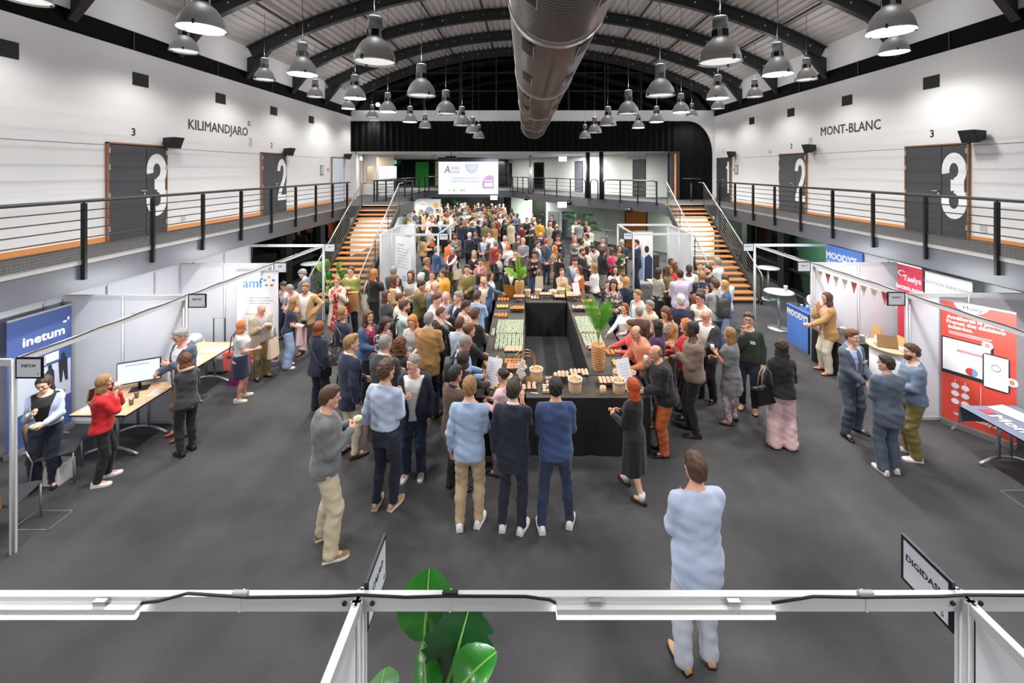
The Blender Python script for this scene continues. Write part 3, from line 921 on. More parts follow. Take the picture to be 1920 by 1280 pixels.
# lamps of the same rows over and behind the viewpoint
for X, z in ((-4.35, ZM), (5.0, ZM)):
 for Y in (1.4, -1.4):
  add_pendant(X, Y, z, True, 'behind')
ordn = ['nearest', 'second', 'third', 'fourth', 'fifth', 'sixth']
rows = {}
for t, lit, row, Y in LAMPS:
 rows.setdefault(row, []).append((Y, lit, t))
rn = {'inner row left of duct': 'inner row, KILIMANDJARO side', 'inner row right of duct': 'inner row, MONT-BLANC side',
      'middle row left': 'middle row, KILIMANDJARO side', 'middle row right': 'middle row, MONT-BLANC side',
      'outer row left': 'KILIMANDJARO wall row', 'outer row right': 'MONT-BLANC wall row', 'behind': ''}
onm = ['first', 'second', 'third', 'fourth', 'fifth', 'sixth']
for row, L in rows.items():
 L.sort(key=lambda q: q[0])
 for i, (Y, lit, t) in enumerate(L):
  if row == 'behind':
   t['label'] = 'lit grey dome pendant lamp high above the viewpoint'
   t['group'] = 'lamps above the viewpoint'
  else:
   t['label'] = '%s grey dome pendant lamp, %s from the viewpoint in the %s' % ('lit' if lit else 'dim', onm[i], rn[row])
for (x, y) in ((-3, 26), (3, 27), (-3, 33), (-9, 33), (-8.2, 23.4), (-10.2, 26.5)):  # the last entries are added to brighten the dark office corner
 o = area('ceiling_panel_and_fill', (x, y, 5.2), 1.2, 1.2, W_PANEL * (1.5 if y > 27 or x > -5 and y > 25 else .3), (0, 0, 0), (1, .97, .92))
for x, y in ((-6, 23.5), (-2, 24), (2, 22.6), (5, 20.5), (-5, 33), (-2, 33), (0, 32), (-8.2, 27), (8.3, 20.6)):
 area('lower_panel_light', (x, y, 2.3 if y > 29 or abs(x) > 5 else 5.1), .8, .8, W_PANEL, (0, 0, 0), (.96, 1, .95))
for s, X in ((-1, XL), (1, XR)):
 for y in (6, 11, 16):
  area('side_room_light', (X + s * 1.4, y, 2.35), .8, 2.5, 80, (0, 0, 0), (.9, 1, .93))
# ================================================================== exhibition stands
m_led = M('led_tube', (250, 252, 255), .4, emit=9)
m_sign_blk = M('sign_frame', (16, 20, 34), .45)
m_sign_wht = M('sign_card', (214, 218, 226), .5)
m_ink = M('ink', (36, 38, 44), .6)
ZT = 2.2
def panel_run(t, a, b, n, z0=.02, z1=ZT - .04, mat=None, postmat=None):
 """n white panels between a and b set in aluminium posts and top rails"""
 a, b = Vector((a[0], a[1], 0)), Vector((b[0], b[1], 0))
 for k in range(n):
  p, q = a + (b - a) * k / n, a + (b - a) * (k + 1) / n
  e = (q - p).normalized() * .02
  MB().bar(p + e + Vector((0, 0, (z0 + z1) / 2)), q - e + Vector((0, 0, (z0 + z1) / 2)), .012, z1 - z0).build('panel', mat or m_panel, t)
 for zr in (ZT - .03, .03):
  MB().bar(a + Vector((0, 0, zr)), b + Vector((0, 0, zr)), .04, .055).build('rail', m_whalu, t)
 for k in range(n + 1):
  p = a + (b - a) * k / n
  pm = MB().lathe([(.024, 0), (.024, ZT)], 8, (p.x, p.y, 0))
  pm.box(p.x - .028, p.x + .028, p.y - .006, p.y + .006, 0, ZT).box(p.x - .006, p.x + .006, p.y - .028, p.y + .028, 0, ZT)
  pm.build('post', postmat or m_whalu, t)
def beam(t, a, b, nm='beam'):
 MB().bar((a[0], a[1], ZT - .037), (b[0], b[1], ZT - .037), .034, .075).build(nm, m_whalu, t)
def post(t, x, y):
 MB().lathe([(.028, 0), (.028, ZT)], 8, (x, y, 0)).box(x - .034, x + .034, y - .008, y + .008, 0, ZT).box(x - .008, x + .008, y - .034, y + .034, 0, ZT).build('post', m_whalu, t)
def name_sign(name, num, loc, label, rz=0.0, w=.31, h=.24, size=.045):
 t = empty('stand_sign', loc, rz, label, 'sign', 'stand name signs')
 MB().box(-w / 2, w / 2, -.008, .008, -h / 2, h / 2).build('frame', m_sign_blk, t)
 MB().box(-w / 2 + .02, w / 2 - .02, -.011, -.007, -h / 2 + .02, h / 2 - .02).box(-w / 2 + .02, w / 2 - .02, .007, .011, -h / 2 + .02, h / 2 - .02).build('card', m_sign_wht, t)
 for s in (1, -1):
  f = lambda x, z: frame((x * s, -.0125 * s, z), (s, 0, 0), (0, 0, 1))
  text(name, size, m_ink, t, f(0, .025), .0005, .001)
  if num: text(num, size * .9, m_ink, t, f(w / 2 - .05, -h / 2 + .05), .0005)
def batten(a, b, label, light=True, out=(0, -1, 0), watts=None):
 """LED batten clamped under a stand beam"""
 a, b = Vector(a), Vector(b)
 m = (a + b) / 2
 t = empty('light_batten', m, 0, label, 'light', 'light battens on the stand beams')
 o = Vector(out)
 L = (b - a).length
 d = (b - a).normalized()
 MB().bar(a - m, b - m, .05, .028).build('housing', m_whalu, t)
 MB().tube([a - m + o * .012 - Vector((0, 0, .026)), b - m + o * .012 - Vector((0, 0, .026))], .016, 10).build('tube', m_led, t)
 for e in (-.32, .32):
  MB().bar(d * L * e + Vector((0, 0, -.0)), d * L * e + Vector((0, 0, .036)), .02, .06, up=d).build('clamp', m_alu, t)
 if light:
  lo = area('batten_light', (0, 0, 0), .05, L, watts or W_TUBE, (0, 0, 0), (.93, .96, 1.0))
  lo.parent = t
  lo.location = o * .05 + Vector((0, 0, -.05 if watts else .0))
  lo.rotation_euler = Matrix.Rotation(math.atan2(-d.x, d.y), 3, 'Z').to_euler() if watts else (Matrix.Rotation(R_(68) * (1 if o.x < 0 else -1), 3, 'Y')).to_euler()
def cable(t, pts, r=.006):
 MB().tube(pts, r, 5).build('cable', m_black, t)
# --- row under the KILIMANDJARO balcony
SL = empty('exhibition_stand_row', (-5.82, 4.85, 0), 0, 'white panel stand row with pale beams under the KILIMANDJARO balcony', 'exhibition stand')
SL.location = (0, 0, 0)
YSL = (4.85, 7.33, 9.81, 12.3)
XSL, XBL = -5.82, -7.95
for y in YSL: post(SL, XSL, y)
beam(SL, (XSL, 4.85), (XSL, 12.3))
beam(SL, (XSL, 4.85), (XBL, 4.85))
beam(SL, (XSL, 12.3), (XBL, 12.3))
panel_run(SL, (XSL - .05, 7.33), (XBL, 7.33), 2)
panel_run(SL, (XSL - .05, 9.81), (XBL, 9.81), 2)
panel_run(SL, (XBL, 4.95), (XBL, 12.3), 7)
for y, k in ((6.0, 0), (8.55, 1), (11.3, 2)):
 batten((XSL - .045, y - .6, ZT - .035), (XSL - .045, y + .6, ZT - .035), 'light batten under the KILIMANDJARO side stand beam, %s from the viewpoint' % ('first', 'second', 'third')[k], out=(-1, 0, 0))
cable(SL, [(XSL + .02, 4.9 + .15 * k, ZT - .0 + .006 * math.sin(k * 1.3)) for k in range(48)])
name_sign('INETUM', '7', (XSL + .186, 4.85, 2.1), 'black framed sign lettered INETUM on the stand post beside the woman in pale blue jacket')
name_sign('INETUM', '7', (XSL + .186, 7.33, 2.1), 'black framed sign on the divider post behind the man with the monitor')
name_sign('AMF', '8', (XSL + .186, 9.81, 2.1), 'black framed sign lettered AMF above the white banner with a star logo')
name_sign('AMF', '8', (XSL + .186, 12.3, 2.1), 'pale sign on the last stand post before the plant staircase')
# --- row under the MONT-BLANC balcony
SR = empty('exhibition_stand_row', (0, 0, 0), 0, 'white panel stand row with pale beams under the MONT-BLANC balcony', 'exhibition stand')
YSR = (4.98, 7.44, 9.9, 12.37)
XSR, XBR = 6.65, 8.75
for y in YSR: post(SR, XSR, y)
beam(SR, (XSR, 4.98), (XSR, 12.37))
beam(SR, (XSR, 12.37), (XBR, 12.37))
panel_run(SR, (XSR + .05, 7.44), (XBR, 7.44), 2)
panel_run(SR, (XSR + .05, 9.9), (XBR, 9.9), 2)
panel_run(SR, (XBR, 5.0), (XBR, 12.37), 7)
for y, k in ((6.2, 0), (8.7, 1), (11.4, 2)):
 batten((XSR + .045, y - .6, ZT - .035), (XSR + .045, y + .6, ZT - .035), 'light batten under the MONT-BLANC side stand beam, %s from the viewpoint' % ('first', 'second', 'third')[k], out=(1, 0, 0))
cable(SR, [(XSR - .02, 5.0 + .15 * k, ZT + .006 * math.sin(k * 1.3)) for k in range(48)])
name_sign('MONTY', '6', (XSR - .186, 7.44, 2.1), 'black framed sign over the red banner and the man with a laptop counter')
name_sign('TAELYS', '', (XSR - .186, 9.9, 2.1), 'black framed sign above the blue counter and bunting')
name_sign("MOODY'S", '', (XSR - .186, 12.37, 2.1), 'pale sign on the last stand post before the staircase below MONT-BLANC')
# --- the stand straight below the viewpoint
SF = empty('exhibition_stand_row', (0, 0, 0), 0, 'pale beam and white dividers of the stands straight below the viewpoint', 'exhibition stand')
YF = 2.166
for x in (-3.9, -.84, 2.22, 5.28): post(SF, x, YF)
MB().bar((-5, YF, ZT - .037), (5.4, YF, ZT - .037), .034, .075).build('beam', m_whalu, SF)
for x in (-.84, 2.22):
 panel_run(SF, (x, YF - .04), (x, .2), 2)
 for dx in (-.07, .07):
  MB().lathe([(.012, 0), (.012, .006)], 8, (0, 0, 0)).build('screw', m_steel_dark, SF, Matrix.Translation((x + dx, YF - .018, ZT - .03)) @ Matrix.Rotation(R_(90), 4, 'X'))
batten((.155, YF - .035, ZT - .035), (1.235, YF - .035, ZT - .035), 'glowing light batten on the pale beam across the man in the pale blue suit', out=(0, -1, 0), watts=15)
batten((-3.0, YF - .035, ZT - .035), (-1.93, YF - .035, ZT - .035), 'glowing light batten on the pale beam over the empty dark carpet', out=(0, -1, 0), watts=15)
for k, pts in enumerate(([(-1.93, -.03), (-1.85, -.02), (-1.7, .02), (-1.4, .0), (-1.0, .004), (-.84, .012), (-.6, .0), (-.4, .006), (.0, .004), (.12, -.012), (.155, -.03)], [(1.235, -.03), (1.3, -.02), (1.45, .004), (1.7, .0), (2.1, .004), (2.22, .012), (3.2, .004)])):
 cable(SF, [(x, YF - .02, ZT + z) for x, z in pts], .007)
for x, m in ((-1.44, M('plug_grey', (170, 172, 170), .5)), (-.38, m_black), (1.72, M('plug_grey', (170, 172, 170), .5))):
 mb = MB().bbox(-.04, .04, -.012, .012, -.008, .012, .004).build('cable_plug', m, SF, Matrix.Translation((x, YF - .01, ZT + .01)))
 MB().box(-.005, .005, -.02, .02, -.077, .004).build('cable_tie', m_whalu, SF, Matrix.Translation((x, YF, ZT)))
name_sign('CALAO', '4', (-.82, 2.34, 2.1), 'name sign seen edge on, tilted over the carpet beside the big green leaves', R_(90), w=.3, h=.26, size=.05)
name_sign('DIGIDASH', '5', (2.2, 2.34, 2.1), 'name sign lettered DIGIDASH seen sideways on its stand post', R_(90), w=.3, h=.26, size=.05)
# --- white cubes further back
def cube_stand(x0, x1, y0, y1, label, solid, sgn):
 t = empty('cube_stand', (0, 0, 0), 0, label, 'exhibition stand')
 for x in (x0, x1):
  for y in (y0, y1): post(t, x, y)
 for y in (y0, y1): beam(t, (x0, y), (x1, y))
 for x in (x0, x1): beam(t, (x, y0), (x, y1))
 xs = x0 if sgn < 0 else x1
 panel_run(t, (xs, y0 + .03), (xs, y1 - .03), 2)
 return t
cl = cube_stand(-4.87, -2.93, 14.35, 16.7, 'white cube stand with a text banner at the foot of the plant staircase', None, -1)
panel_run(cl, (-4.8, 16.7), (-4.35, 16.7), 1)
MB().box(-4.4, -4.15, 16.0, 16.2, 0, 2.3).build('white_pillar', m_panel, cl)
cr = cube_stand(3.66, 5.65, 14.45, 16.9, 'white cube stand with a solid side near the staircase below MONT-BLANC', None, 1)
name_sign('QUADRIA', '', (-2.745, 14.35, 2.1), 'pale sign on the post of the white cube with the text banner')
name_sign('FINANCE', '', (3.475, 14.45, 2.1), 'black framed sign on the post of the white cube holding the photo banner')
# ================================================================== banners and printed panels
def banner(label, a, b, z0, z1, base, nm='roll_up_banner', feet=True):
 """roll-up banner between floor points a and b; returns (empty, place) where place(u, v) gives a matrix on the face"""
 a, b = Vector((a[0], a[1], 0)), Vector((b[0], b[1], 0))
 d = (b - a).normalized()
 w = (b - a).length
 t = empty(nm, a, 0, label, 'banner')
 n = Vector((d.y, -d.x, 0))
 MB().bar(Vector((0, 0, (z0 + z1) / 2)), d * w + Vector((0, 0, (z0 + z1) / 2)), .006, z1 - z0).build('sheet', base, t)
 if feet:
  MB().bar(Vector((0, 0, .05)) - n * .0, d * w + Vector((0, 0, .05)), .12, .09).build('cassette', m_alu, t)
  MB().bar(Vector((0, 0, z1)), d * w + Vector((0, 0, z1)), .03, .03).build('top_rail', m_alu, t)
  for k in (.2, .8):
   MB().bar(d * w * k - n * .16 + Vector((0, 0, .012)), d * w * k + n * .16 + Vector((0, 0, .012)), .04, .016).build('foot', m_alu, t)
 def place(u, v, off=.005):
  p = d * w * u + n * off + Vector((0, 0, z0 + (z1 - z0) * v))
  return frame(p, d, (0, 0, 1))
 return t, place, w, z1 - z0
def patch(t, m, mat, w, h, nm='print', poly=None):
 if poly is None:
  poly = [(-w / 2, -h / 2), (w / 2, -h / 2), (w / 2, h / 2), (-w / 2, h / 2)]
 return MB().prism(poly, 0, .0015, m).build(nm, mat, t)
def ell(w, h, n=20): return [(w / 2 * math.cos(2 * math.pi * k / n), h / 2 * math.sin(2 * math.pi * k / n)) for k in range(n)]
m_white = M('print_white', (240, 241, 244), .5)
m_pblue = M('print_blue', (70, 92, 150), .5)
# blue banner, stand 1
t, pl, w, h = banner('blue roll-up banner with white lettering and two dark suited figures, behind the pale blue jacket', (-7.72, 6.35), (-7.68, 7.22), .1, 2.08, m_pblue)
text('inetum', .2, m_white, t, pl(.55, .8), .001, .006, sx=1.05)
patch(t, pl(.88, .87), m_white, .05, .03); patch(t, pl(.94, .89), m_white, .03, .05)
patch(t, pl(.55, .4), M('print_pale', (206, 212, 226), .5), w * .86, h * .3)
for u, v, ww, hh in ((.3, .58, .18, .1), (.5, .6, .12, .14), (.66, .61, .2, .14)):
 patch(t, pl(u, v, .007), m_white, ww, hh)
for u, v in ((.63, .44), (.85, .5)):
 patch(t, pl(u, v, .008), M('print_dark', (40, 44, 54), .5), .14, .5, poly=[(-.05, -.25), (-.02, -.25), (0, -.05), (.03, -.25), (.07, -.25), (.06, .1), (.03, .16), (.03, .2), (.0, .24), (-.03, .2), (-.02, .16), (-.07, .1)])
patch(t, pl(.82, .28, .008), M('print_red', (216, 58, 58), .5), .1, .08)
# white banner with star logo, stand 2
t, pl, w, h = banner('white roll-up banner with lower case logo and coloured star, in front of the stand divider', (-6.42, 9.5), (-5.5, 9.5), .1, 2.1, m_white)
text('amf', .3, M('print_blue2', (60, 120, 190), .5), t, pl(.38, .86), .001, .002)
for k, c in enumerate(((240, 170, 50), (80, 190, 210), (110, 180, 90), (220, 50, 90), (60, 110, 190))):
 a = R_(90 + 72 * k)
 patch(t, pl(.78, .88) @ Matrix.Translation((.1 * math.cos(a), .1 * math.sin(a), 0)), M('star%d' % k, c, .5), 0, 0, poly=ell(.075, .05, 10))
m_tl = M('print_greyline', (170, 174, 182), .5)
for k, v in enumerate((.7, .67, .64, .52, .49, .38, .35, .26)):
 patch(t, pl(.55 if k < 6 else .45, v), m_tl, w * (.66 if k % 2 else .5), .016)
patch(t, pl(.5, .03), M('print_magenta', (214, 40, 90), .5), w * .98, .07)
# printed wall of stand 3, right side
m_mblue = M('counter_blue', (96, 142, 226), .5)
t, pl, w, h = banner('blue printed back panel with white block lettering high under the MONT-BLANC balcony', (XBR - .06, 12.3), (XBR - .06, 11.0), .1, ZT, m_mblue, 'printed_sheet', False)
text("MOODY'S", .26, m_white, t, pl(.42, .86), .001, .012)
text('RATINGS', .17, m_white, t, pl(.3, .76), .001, .008)
# red and white banners of stand 2, right side
m_red = M('banner_red', (206, 56, 78), .5)
t, pl, w, h = banner('red banner top lettered in white behind the stand divider under the balcony', (XBR - .28, 9.7), (XBR - .28, 9.1), .1, 2.24, m_red)
text('Taelys', .17, m_white, t, pl(.6, .86), .001, .004)
MB().tube([pl(.2, .9) @ Vector((.09 * math.cos(R_(a)), .06 * math.sin(R_(a)), .003)) for a in range(40, 330, 15)], [.004 + .012 * math.sin(math.pi * k / 19) for k in range(20)], 6).build('crescent_mark', m_white, t)
text('locam.nova', .15, m_white, t, pl(.5, .76), .001, .004)
t, pl, w, h = banner('white banner with grey capital lettering beside the red banner top', (XBR - .26, 9.06), (XBR - .26, 8.1), .1, 2.2, m_white)
text('SOLUTION INNOVANTE', .1, m_tl, t, pl(.5, .9), .001, .001)
text('AU SERVICE', .1, m_tl, t, pl(.4, .83), .001, .001)
# red banner, stand 1 right side
m_rb = M('banner_coral', (222, 78, 64), .5)
t, pl, w, h = banner('tall coral red roll-up banner showing a laptop and phone behind the grey table', (7.18, 7.36), (7.62, 6.62), .1, 2.12, m_rb)
patch(t, pl(.42, 1.0), m_white, 0, 0, poly=[(x, y) for x, y in ell(.42, .3, 24) if y <= .001])
text('Monty', .09, M('print_dark', (40, 44, 54), .5), t, pl(.44, .965, .008), .001, .001)
text('Améliorez le pilotage.', .082, m_white, t, pl(.5, .865), .001, .003)
text('Prenez des décisions', .082, m_white, t, pl(.47, .825), .001, .003)
text('éclairées.', .082, m_white, t, pl(.27, .785), .001, .003)
patch(t, pl(.4, .745), m_white, w * .6, .012); patch(t, pl(.36, .73), m_white, w * .5, .012)
patch(t, pl(.36, .54), M('print_dark', (40, 44, 54), .5), w * .72, .62)
patch(t, pl(.35, .55, .008), m_white, w * .66, .54)
patch(t, pl(.75, .5, .010), M('print_dark', (40, 44, 54), .5), w * .36, .56, poly=[(-.15, -.25), (-.12, -.28), (.12, -.28), (.15, -.25), (.15, .25), (.12, .28), (-.12, .28), (-.15, .25)])
patch(t, pl(.75, .5, .012), m_white, w * .31, .52)
patch(t, pl(.4, .6, .010), M('print_bar', (196, 150, 150), .5), .3, .045)
patch(t, pl(.42, .45, .010), M('print_pie', (206, 70, 60), .5), 0, 0, poly=ell(.13, .13))
patch(t, pl(.44, .45, .012), M('print_pieb', (120, 160, 210), .5), 0, 0, poly=[(0, 0)] + [(.065 * math.cos(R_(a)), .065 * math.sin(R_(a))) for a in range(-90, 95, 15)])
MB().tube([pl(.75, .54) @ Vector((.05 * math.cos(R_(a)), .05 * math.sin(R_(a)), .012)) for a in range(0, 360, 20)], .008, 5, closed=True).build('print_ring', m_tl, t)
for u, v in ((.64, .7), (.95, .46)):
 patch(t, pl(u, v, .014), m_white, 0, 0, poly=ell(.13, .13))
 patch(t, pl(u, v, .0165), M('print_face', (186, 140, 116), .5), 0, 0, poly=ell(.06, .08, 12))
for k in range(6):
 patch(t, pl(.2 + .14 * (k % 2), .3 - .065 * (k // 2)), m_white, 0, 0, poly=ell(.1, .09))
for u in (.2, .34, .55):
 patch(t, pl(u, .28, .004), m_white, .006, .3)
text('www.monty.eu', .09, m_white, t, pl(.5, .07), .001, .002)
# pull-up with photo in the far white cube and text banner in the other
t, pl, w, h = banner('white banner with grey text lines inside the white cube by the plant staircase', (-4.7, 15.4), (-3.95, 14.75), .1, 2.05, m_white)
text('Quadria', .1, m_tl, t, pl(.4, .82), .001, .002)
for k in range(7): patch(t, pl(.48, .74 - .055 * k), m_tl, w * (.7 - .07 * (k % 3)), .018)
patch(t, pl(.6, .22), M('print_pale2', (188, 196, 224), .5), .3, .2)
t, pl, w, h = banner('white photo banner of a smiling woman and a suited man in the far cube', (4.0, 15.9), (4.75, 15.9), .1, 2.05, m_white)
patch(t, pl(.33, .38), M('print_shirt', (150, 176, 204), .5), 0, 0, poly=[(-.16, -.6), (.14, -.6), (.17, .2), (.05, .36), (-.08, .36), (-.18, .2)])
patch(t, pl(.32, .68, .008), M('print_skin', (226, 178, 160), .5), 0, 0, poly=ell(.2, .28))
patch(t, pl(.2, .68, .007), M('print_hair', (60, 46, 40), .5), 0, 0, poly=ell(.2, .36))
patch(t, pl(.78, .36), M('print_navy', (50, 62, 92), .5), 0, 0, poly=[(-.16, -.6), (.14, -.6), (.15, .25), (.02, .4), (-.14, .28)])
patch(t, pl(.7, .66, .007), M('print_hair', (60, 46, 40), .5), 0, 0, poly=ell(.17, .26))
# printed board with coloured discs at the far side
t, pl, w, h = banner('pale printed board with coloured discs at the far end under the mezzanine', (-7.5, 29), (-5.75, 29), .4, 2.36, M('board_pale', (214, 218, 222), .5), 'printed_board', False)
for u, v, d_, c in ((.32, .82, .46, (246, 238, 230)), (.56, .58, .56, (132, 146, 170)), (.82, .78, .36, (236, 170, 80)), (.2, .4, .5, (222, 206, 200))):
 patch(t, pl(u, v), M('disc_%d' % c[2], c, .5), 0, 0, poly=ell(d_, d_))
patch(t, pl(.32, .82, .008), M('print_orange', (214, 120, 84), .5), .3, .06)
# ================================================================== projection screen and projector
ys = 25.0
a, b = P(822, 303, ys), P(934, 364, ys)
sc = empty('projection_screen', ((a.x + b.x) / 2, ys, (a.z + b.z) / 2), 0, 'bright projection screen hung before the mezzanine', 'screen')
sw, sh = b.x - a.x, a.z - b.z
MB().box(-sw / 2, sw / 2, 0, .03, -sh / 2, sh / 2).build('screen_cloth', M_glow('screen_lit', (244, 249, 253), .95), sc)
MB().box(-sw / 2, sw / 2, -.002, .03, sh / 2, sh / 2 + .26).box(-sw / 2 - .03, -sw / 2, -.002, .03, -sh / 2, sh / 2 + .26).box(sw / 2, sw / 2 + .03, -.002, .03, -sh / 2, sh / 2 + .26).build('border', M('screen_border', (44, 46, 66), .6), sc)
MB().box(-sw / 2 - .1, sw / 2 + .1, -.05, .12, sh / 2 + .26, 5.26 - (a.z + b.z) / 2).build('roller_case', M('case_white', (226, 228, 230), .5), sc)
def sp(x, y, off=-.008):
 return frame((-sw / 2 + sw * x, off, sh / 2 - sh * y), (1, 0, 0), (0, 0, 1))
def scr(c, e=.93): return M_glow('proj_%d_%d_%d' % c, c, e)
text('A', .62, scr((190, 120, 120)), sc, sp(.145, .25), .001, .01, sx=.85, shear=.15)
text('SSISES', .19, scr((120, 112, 122)), sc, sp(.28, .2), .001, 0, sx=1.0)
text('FIGESE', .19, scr((120, 112, 122)), sc, sp(.28, .32), .001, 0, sx=1.0)
patch(sc, sp(.56, .22, -.005), scr((196, 206, 232)), 0, 0, poly=[(-.38, .27), (.38, .27), (.38, .1), (.25, -.15), (.1, -.26), (-.1, -.26), (-.25, -.15), (-.38, .1)])
for k, (u, v, ww) in enumerate(((.56, .14, .55), (.56, .2, .5), (.56, .26, .3))):
 patch(sc, sp(u, v, -.009), scr((232, 238, 248)), ww, .06)
text('FINANCES LOCALES ET', .17, scr((190, 184, 220)), sc, sp(.46, .51), .001, .002, sx=.9)
text('TRANSITIONS DURABLES', .17, scr((184, 194, 222)), sc, sp(.46, .61), .001, .002, sx=.95)
pp = [(-.29, -.38), (.34, -.38), (.34, .34), (.12, .42), (-.12, .34), (-.3, .1), (-.36, -.12)]
patch(sc, sp(.83, .63, -.005), scr((206, 160, 214)), 0, 0, poly=pp)
patch(sc, sp(.84, .58, -.009), scr((250, 240, 252)), .5, .06); patch(sc, sp(.84, .71, -.009), scr((240, 240, 250)), .48, .24)
patch(sc, sp(.17, .88, -.005), scr((226, 228, 232)), 0, 0, poly=ell(.15, .15)); patch(sc, sp(.265, .88, -.005), scr((206, 224, 120)), 0, 0, poly=ell(.16, .16)); patch(sc, sp(.405, .88, -.005), scr((196, 206, 206)), .34, .1)
pj = empty('projector', P(846, 295, 22.6), 0, 'small black projector hung from the mezzanine ceiling', 'projector')
MB().bbox(-.28, .28, -.2, .2, -.07, .07, .02).build('projector_case', m_black, pj)
MB().tube([(0, 0, .07), (0, 0, 5.26 - pj.location.z)], .02, 6).build('ceiling_pole', m_black, pj)
MB().lathe([(.05, 0), (.05, .03)], 12, (.16, 0, 0)).build('lens', m_alu, pj, Matrix.Translation((0, .2, .0)) @ Matrix.Rotation(R_(-90), 4, 'X') @ Matrix.Translation((0, 0, 0)))
# black pods, lit signs, ceiling speakers
for px, py, Y, lab in ((757, 402, 26.2, 'black oval loudspeaker pod under the mezzanine edge by the plant staircase, lower one'), (774, 374, 27.0, 'small black pod under the mezzanine edge beside the printed board'), (987, 372, 27.2, 'black oval pod under the mezzanine edge next to the dark narrow door'), (1066, 380, 24.0, 'black oval pod beside the lit white sign under the mezzanine'), (1179, 394, 20.6, 'black oval pod over the orange doors')):
 p = P(px, py, Y)
 t = empty('loudspeaker_pod', p, 0, lab, 'loudspeaker')
 MB().ball((0, 0, 0), .2, .2, .13, 14, 8).build('shell', M('pod_black', (20, 20, 22), .3), t)
 MB().tube([(0, 0, .1), (0, 0, max(.2, ZF - p.z + .02))], .02, 6).build('bracket', m_black, t)
m_lsign = M('lit_sign', (240, 246, 244), .4, emit=1.6)
for px, py, Y, top, lab in ((1054, 384, 22.6, ZF, 'lit white emergency sign hung under the mezzanine beam'), (1055, 298, 26.0, 5.26, 'lit white emergency sign under the upper ceiling between the doors'), (926, 370.5, 29.5, ZF, 'small lit white sign below the screen')):
 p = P(px, py, Y)
 t = empty('emergency_sign', p, 0, lab, 'sign')
 MB().bbox(-.24, .24, -.04, .04, -.14, .14, .01).build('sign_box', m_lsign, t)
 MB().tube([(0, 0, .13), (0, 0, max(.16, top - p.z + .01))], .015, 6).build('hanger', m_alu, t)
for i, (x, y) in enumerate(((-3.6, 24), (-1.2, 24.5), (-5.5, 26), (1.0, 23), (-6.5, 30), (-4, 31), (-8.5, 28), (-2, 30), (2.2, 24.6), (3.6, 22.4), (-7.5, 34), (-5, 35.5), (-9.5, 33))):
 t = empty('ceiling_spotlight', (x, y, 5.25), 0, 'small round downlight recessed in the upper ceiling', 'light', 'round downlights of the upper ceiling')
 MB().lathe([(.13, 0), (.16, -.01), (.16, -.015), (.12, -.012)], 14).build('trim_ring', m_alu, t)
 MB().lathe([(0, -.008), (.12, -.008)], 14, cap=False).build('lens', m_lit, t)
# ================================================================== tables, counters, chairs
m_ttop = M_wood('table_wood', (222, 178, 136), (230, 190, 150), (1, 14, 2), .4)
m_tedge = M('table_edge', (40, 40, 44), .5)
def arch_table(label, x0, x1, y0, y1, top=None, along='y', z=.74, cloth=None):
 t = empty('meeting_table', ((x0 + x1) / 2, (y0 + y1) / 2, 0), 0, label, 'table')
 w, l = x1 - x0, y1 - y0
 MB().bbox(-w / 2, w / 2, -l / 2, l / 2, z - .022, z, .005).build('tabletop', top or m_ttop, t)
 MB().box(-w / 2 - .003, w / 2 + .003, -l / 2 - .003, l / 2 + .003, z - .028, z - .006).build('edge_band', m_tedge, t)
 e = l / 2 - .22
 for s in (-1, 1):
  mb = MB()
  mb.tube([(-w / 2 + .02 + (w - .04) * k / 12, s * e, .02 + .11 * math.sin(math.pi * k / 12)) for k in range(13)], .022, 8)
  mb.build('arched_foot', m_alu, t)
  for q in (-.09, .09):
   MB().tube([(q, s * e, .11), (q, s * e, z - .02)], .02, 8).build('leg', m_alu, t)
  MB().bar((-w / 2 + .1, s * e, z - .04), (w / 2 - .1, s * e, z - .04), .04, .03).build('bracket', m_alu, t)
 MB().bar((0, -e, z - .06), (0, e, z - .06), .03, .05).build('crossbar', m_steel_dark, t)
 return t
arch_table('beech stand table holding a monitor and glasses behind the red jumper', -6.72, -5.88, 6.28, 7.26)
arch_table('beech stand table with papers behind the coral bag', -6.85, -6.02, 7.75, 8.95)
arch_table('beech table with papers in the far white cube beside the striped top', 4.0, 5.0, 13.1, 14.1)
arch_table('white topped table between the white cube and the stairs railing', -3.2, -2.7, 13.6, 14.3, m_ttop)
m_gcloth = M('grey_cloth', (112, 120, 140), .7, bump=(.2, 120))
tb = arch_table('table under a grey printed cloth before the coral red banner', 6.66, 7.46, 5.0, 6.5, M('slate_top', (86, 94, 112), .6))
tc = empty('tablecloth', (7.06, 5.75, .742), 0, 'slate grey cloth printed with white lettering, drooping over the table end', 'tablecloth')
MB().grid(lambda u, v: (-.43 + .86 * u, -.77 + 1.54 * v, .004 + .002 * math.sin(9 * u + 7 * v)), 10, 16).grid(lambda u, v: (-.43 + .86 * u, .77 + .012 * math.sin(u * 11) * v + .02 * v, .004 - .28 * v + .03 * math.sin(u * 5) * v), 12, 5).build('cloth_sheet', m_gcloth, tc)
text('Monty', .24, m_white, tc, frame((-.2, .2, .012), (0, -1, 0), (1, 0, 0)), .001, .006)
patch(tc, frame((-.18, .6, .012), (0, -1, 0), (1, 0, 0)), M('print_red', (216, 58, 58), .5), .12, .14)
def paper(loc, w, h, rz, label, mat=None, z=0):
 o = MB().box(-w / 2, w / 2, -h / 2, h / 2, 0, .003)
 o.mi = 0
 ob = o.build('paper_sheet', mat or M('paper', (236, 236, 238), .6))
 ob.location = loc; ob.rotation_euler = (0, 0, rz)
 return tag(ob, label, 'paper')
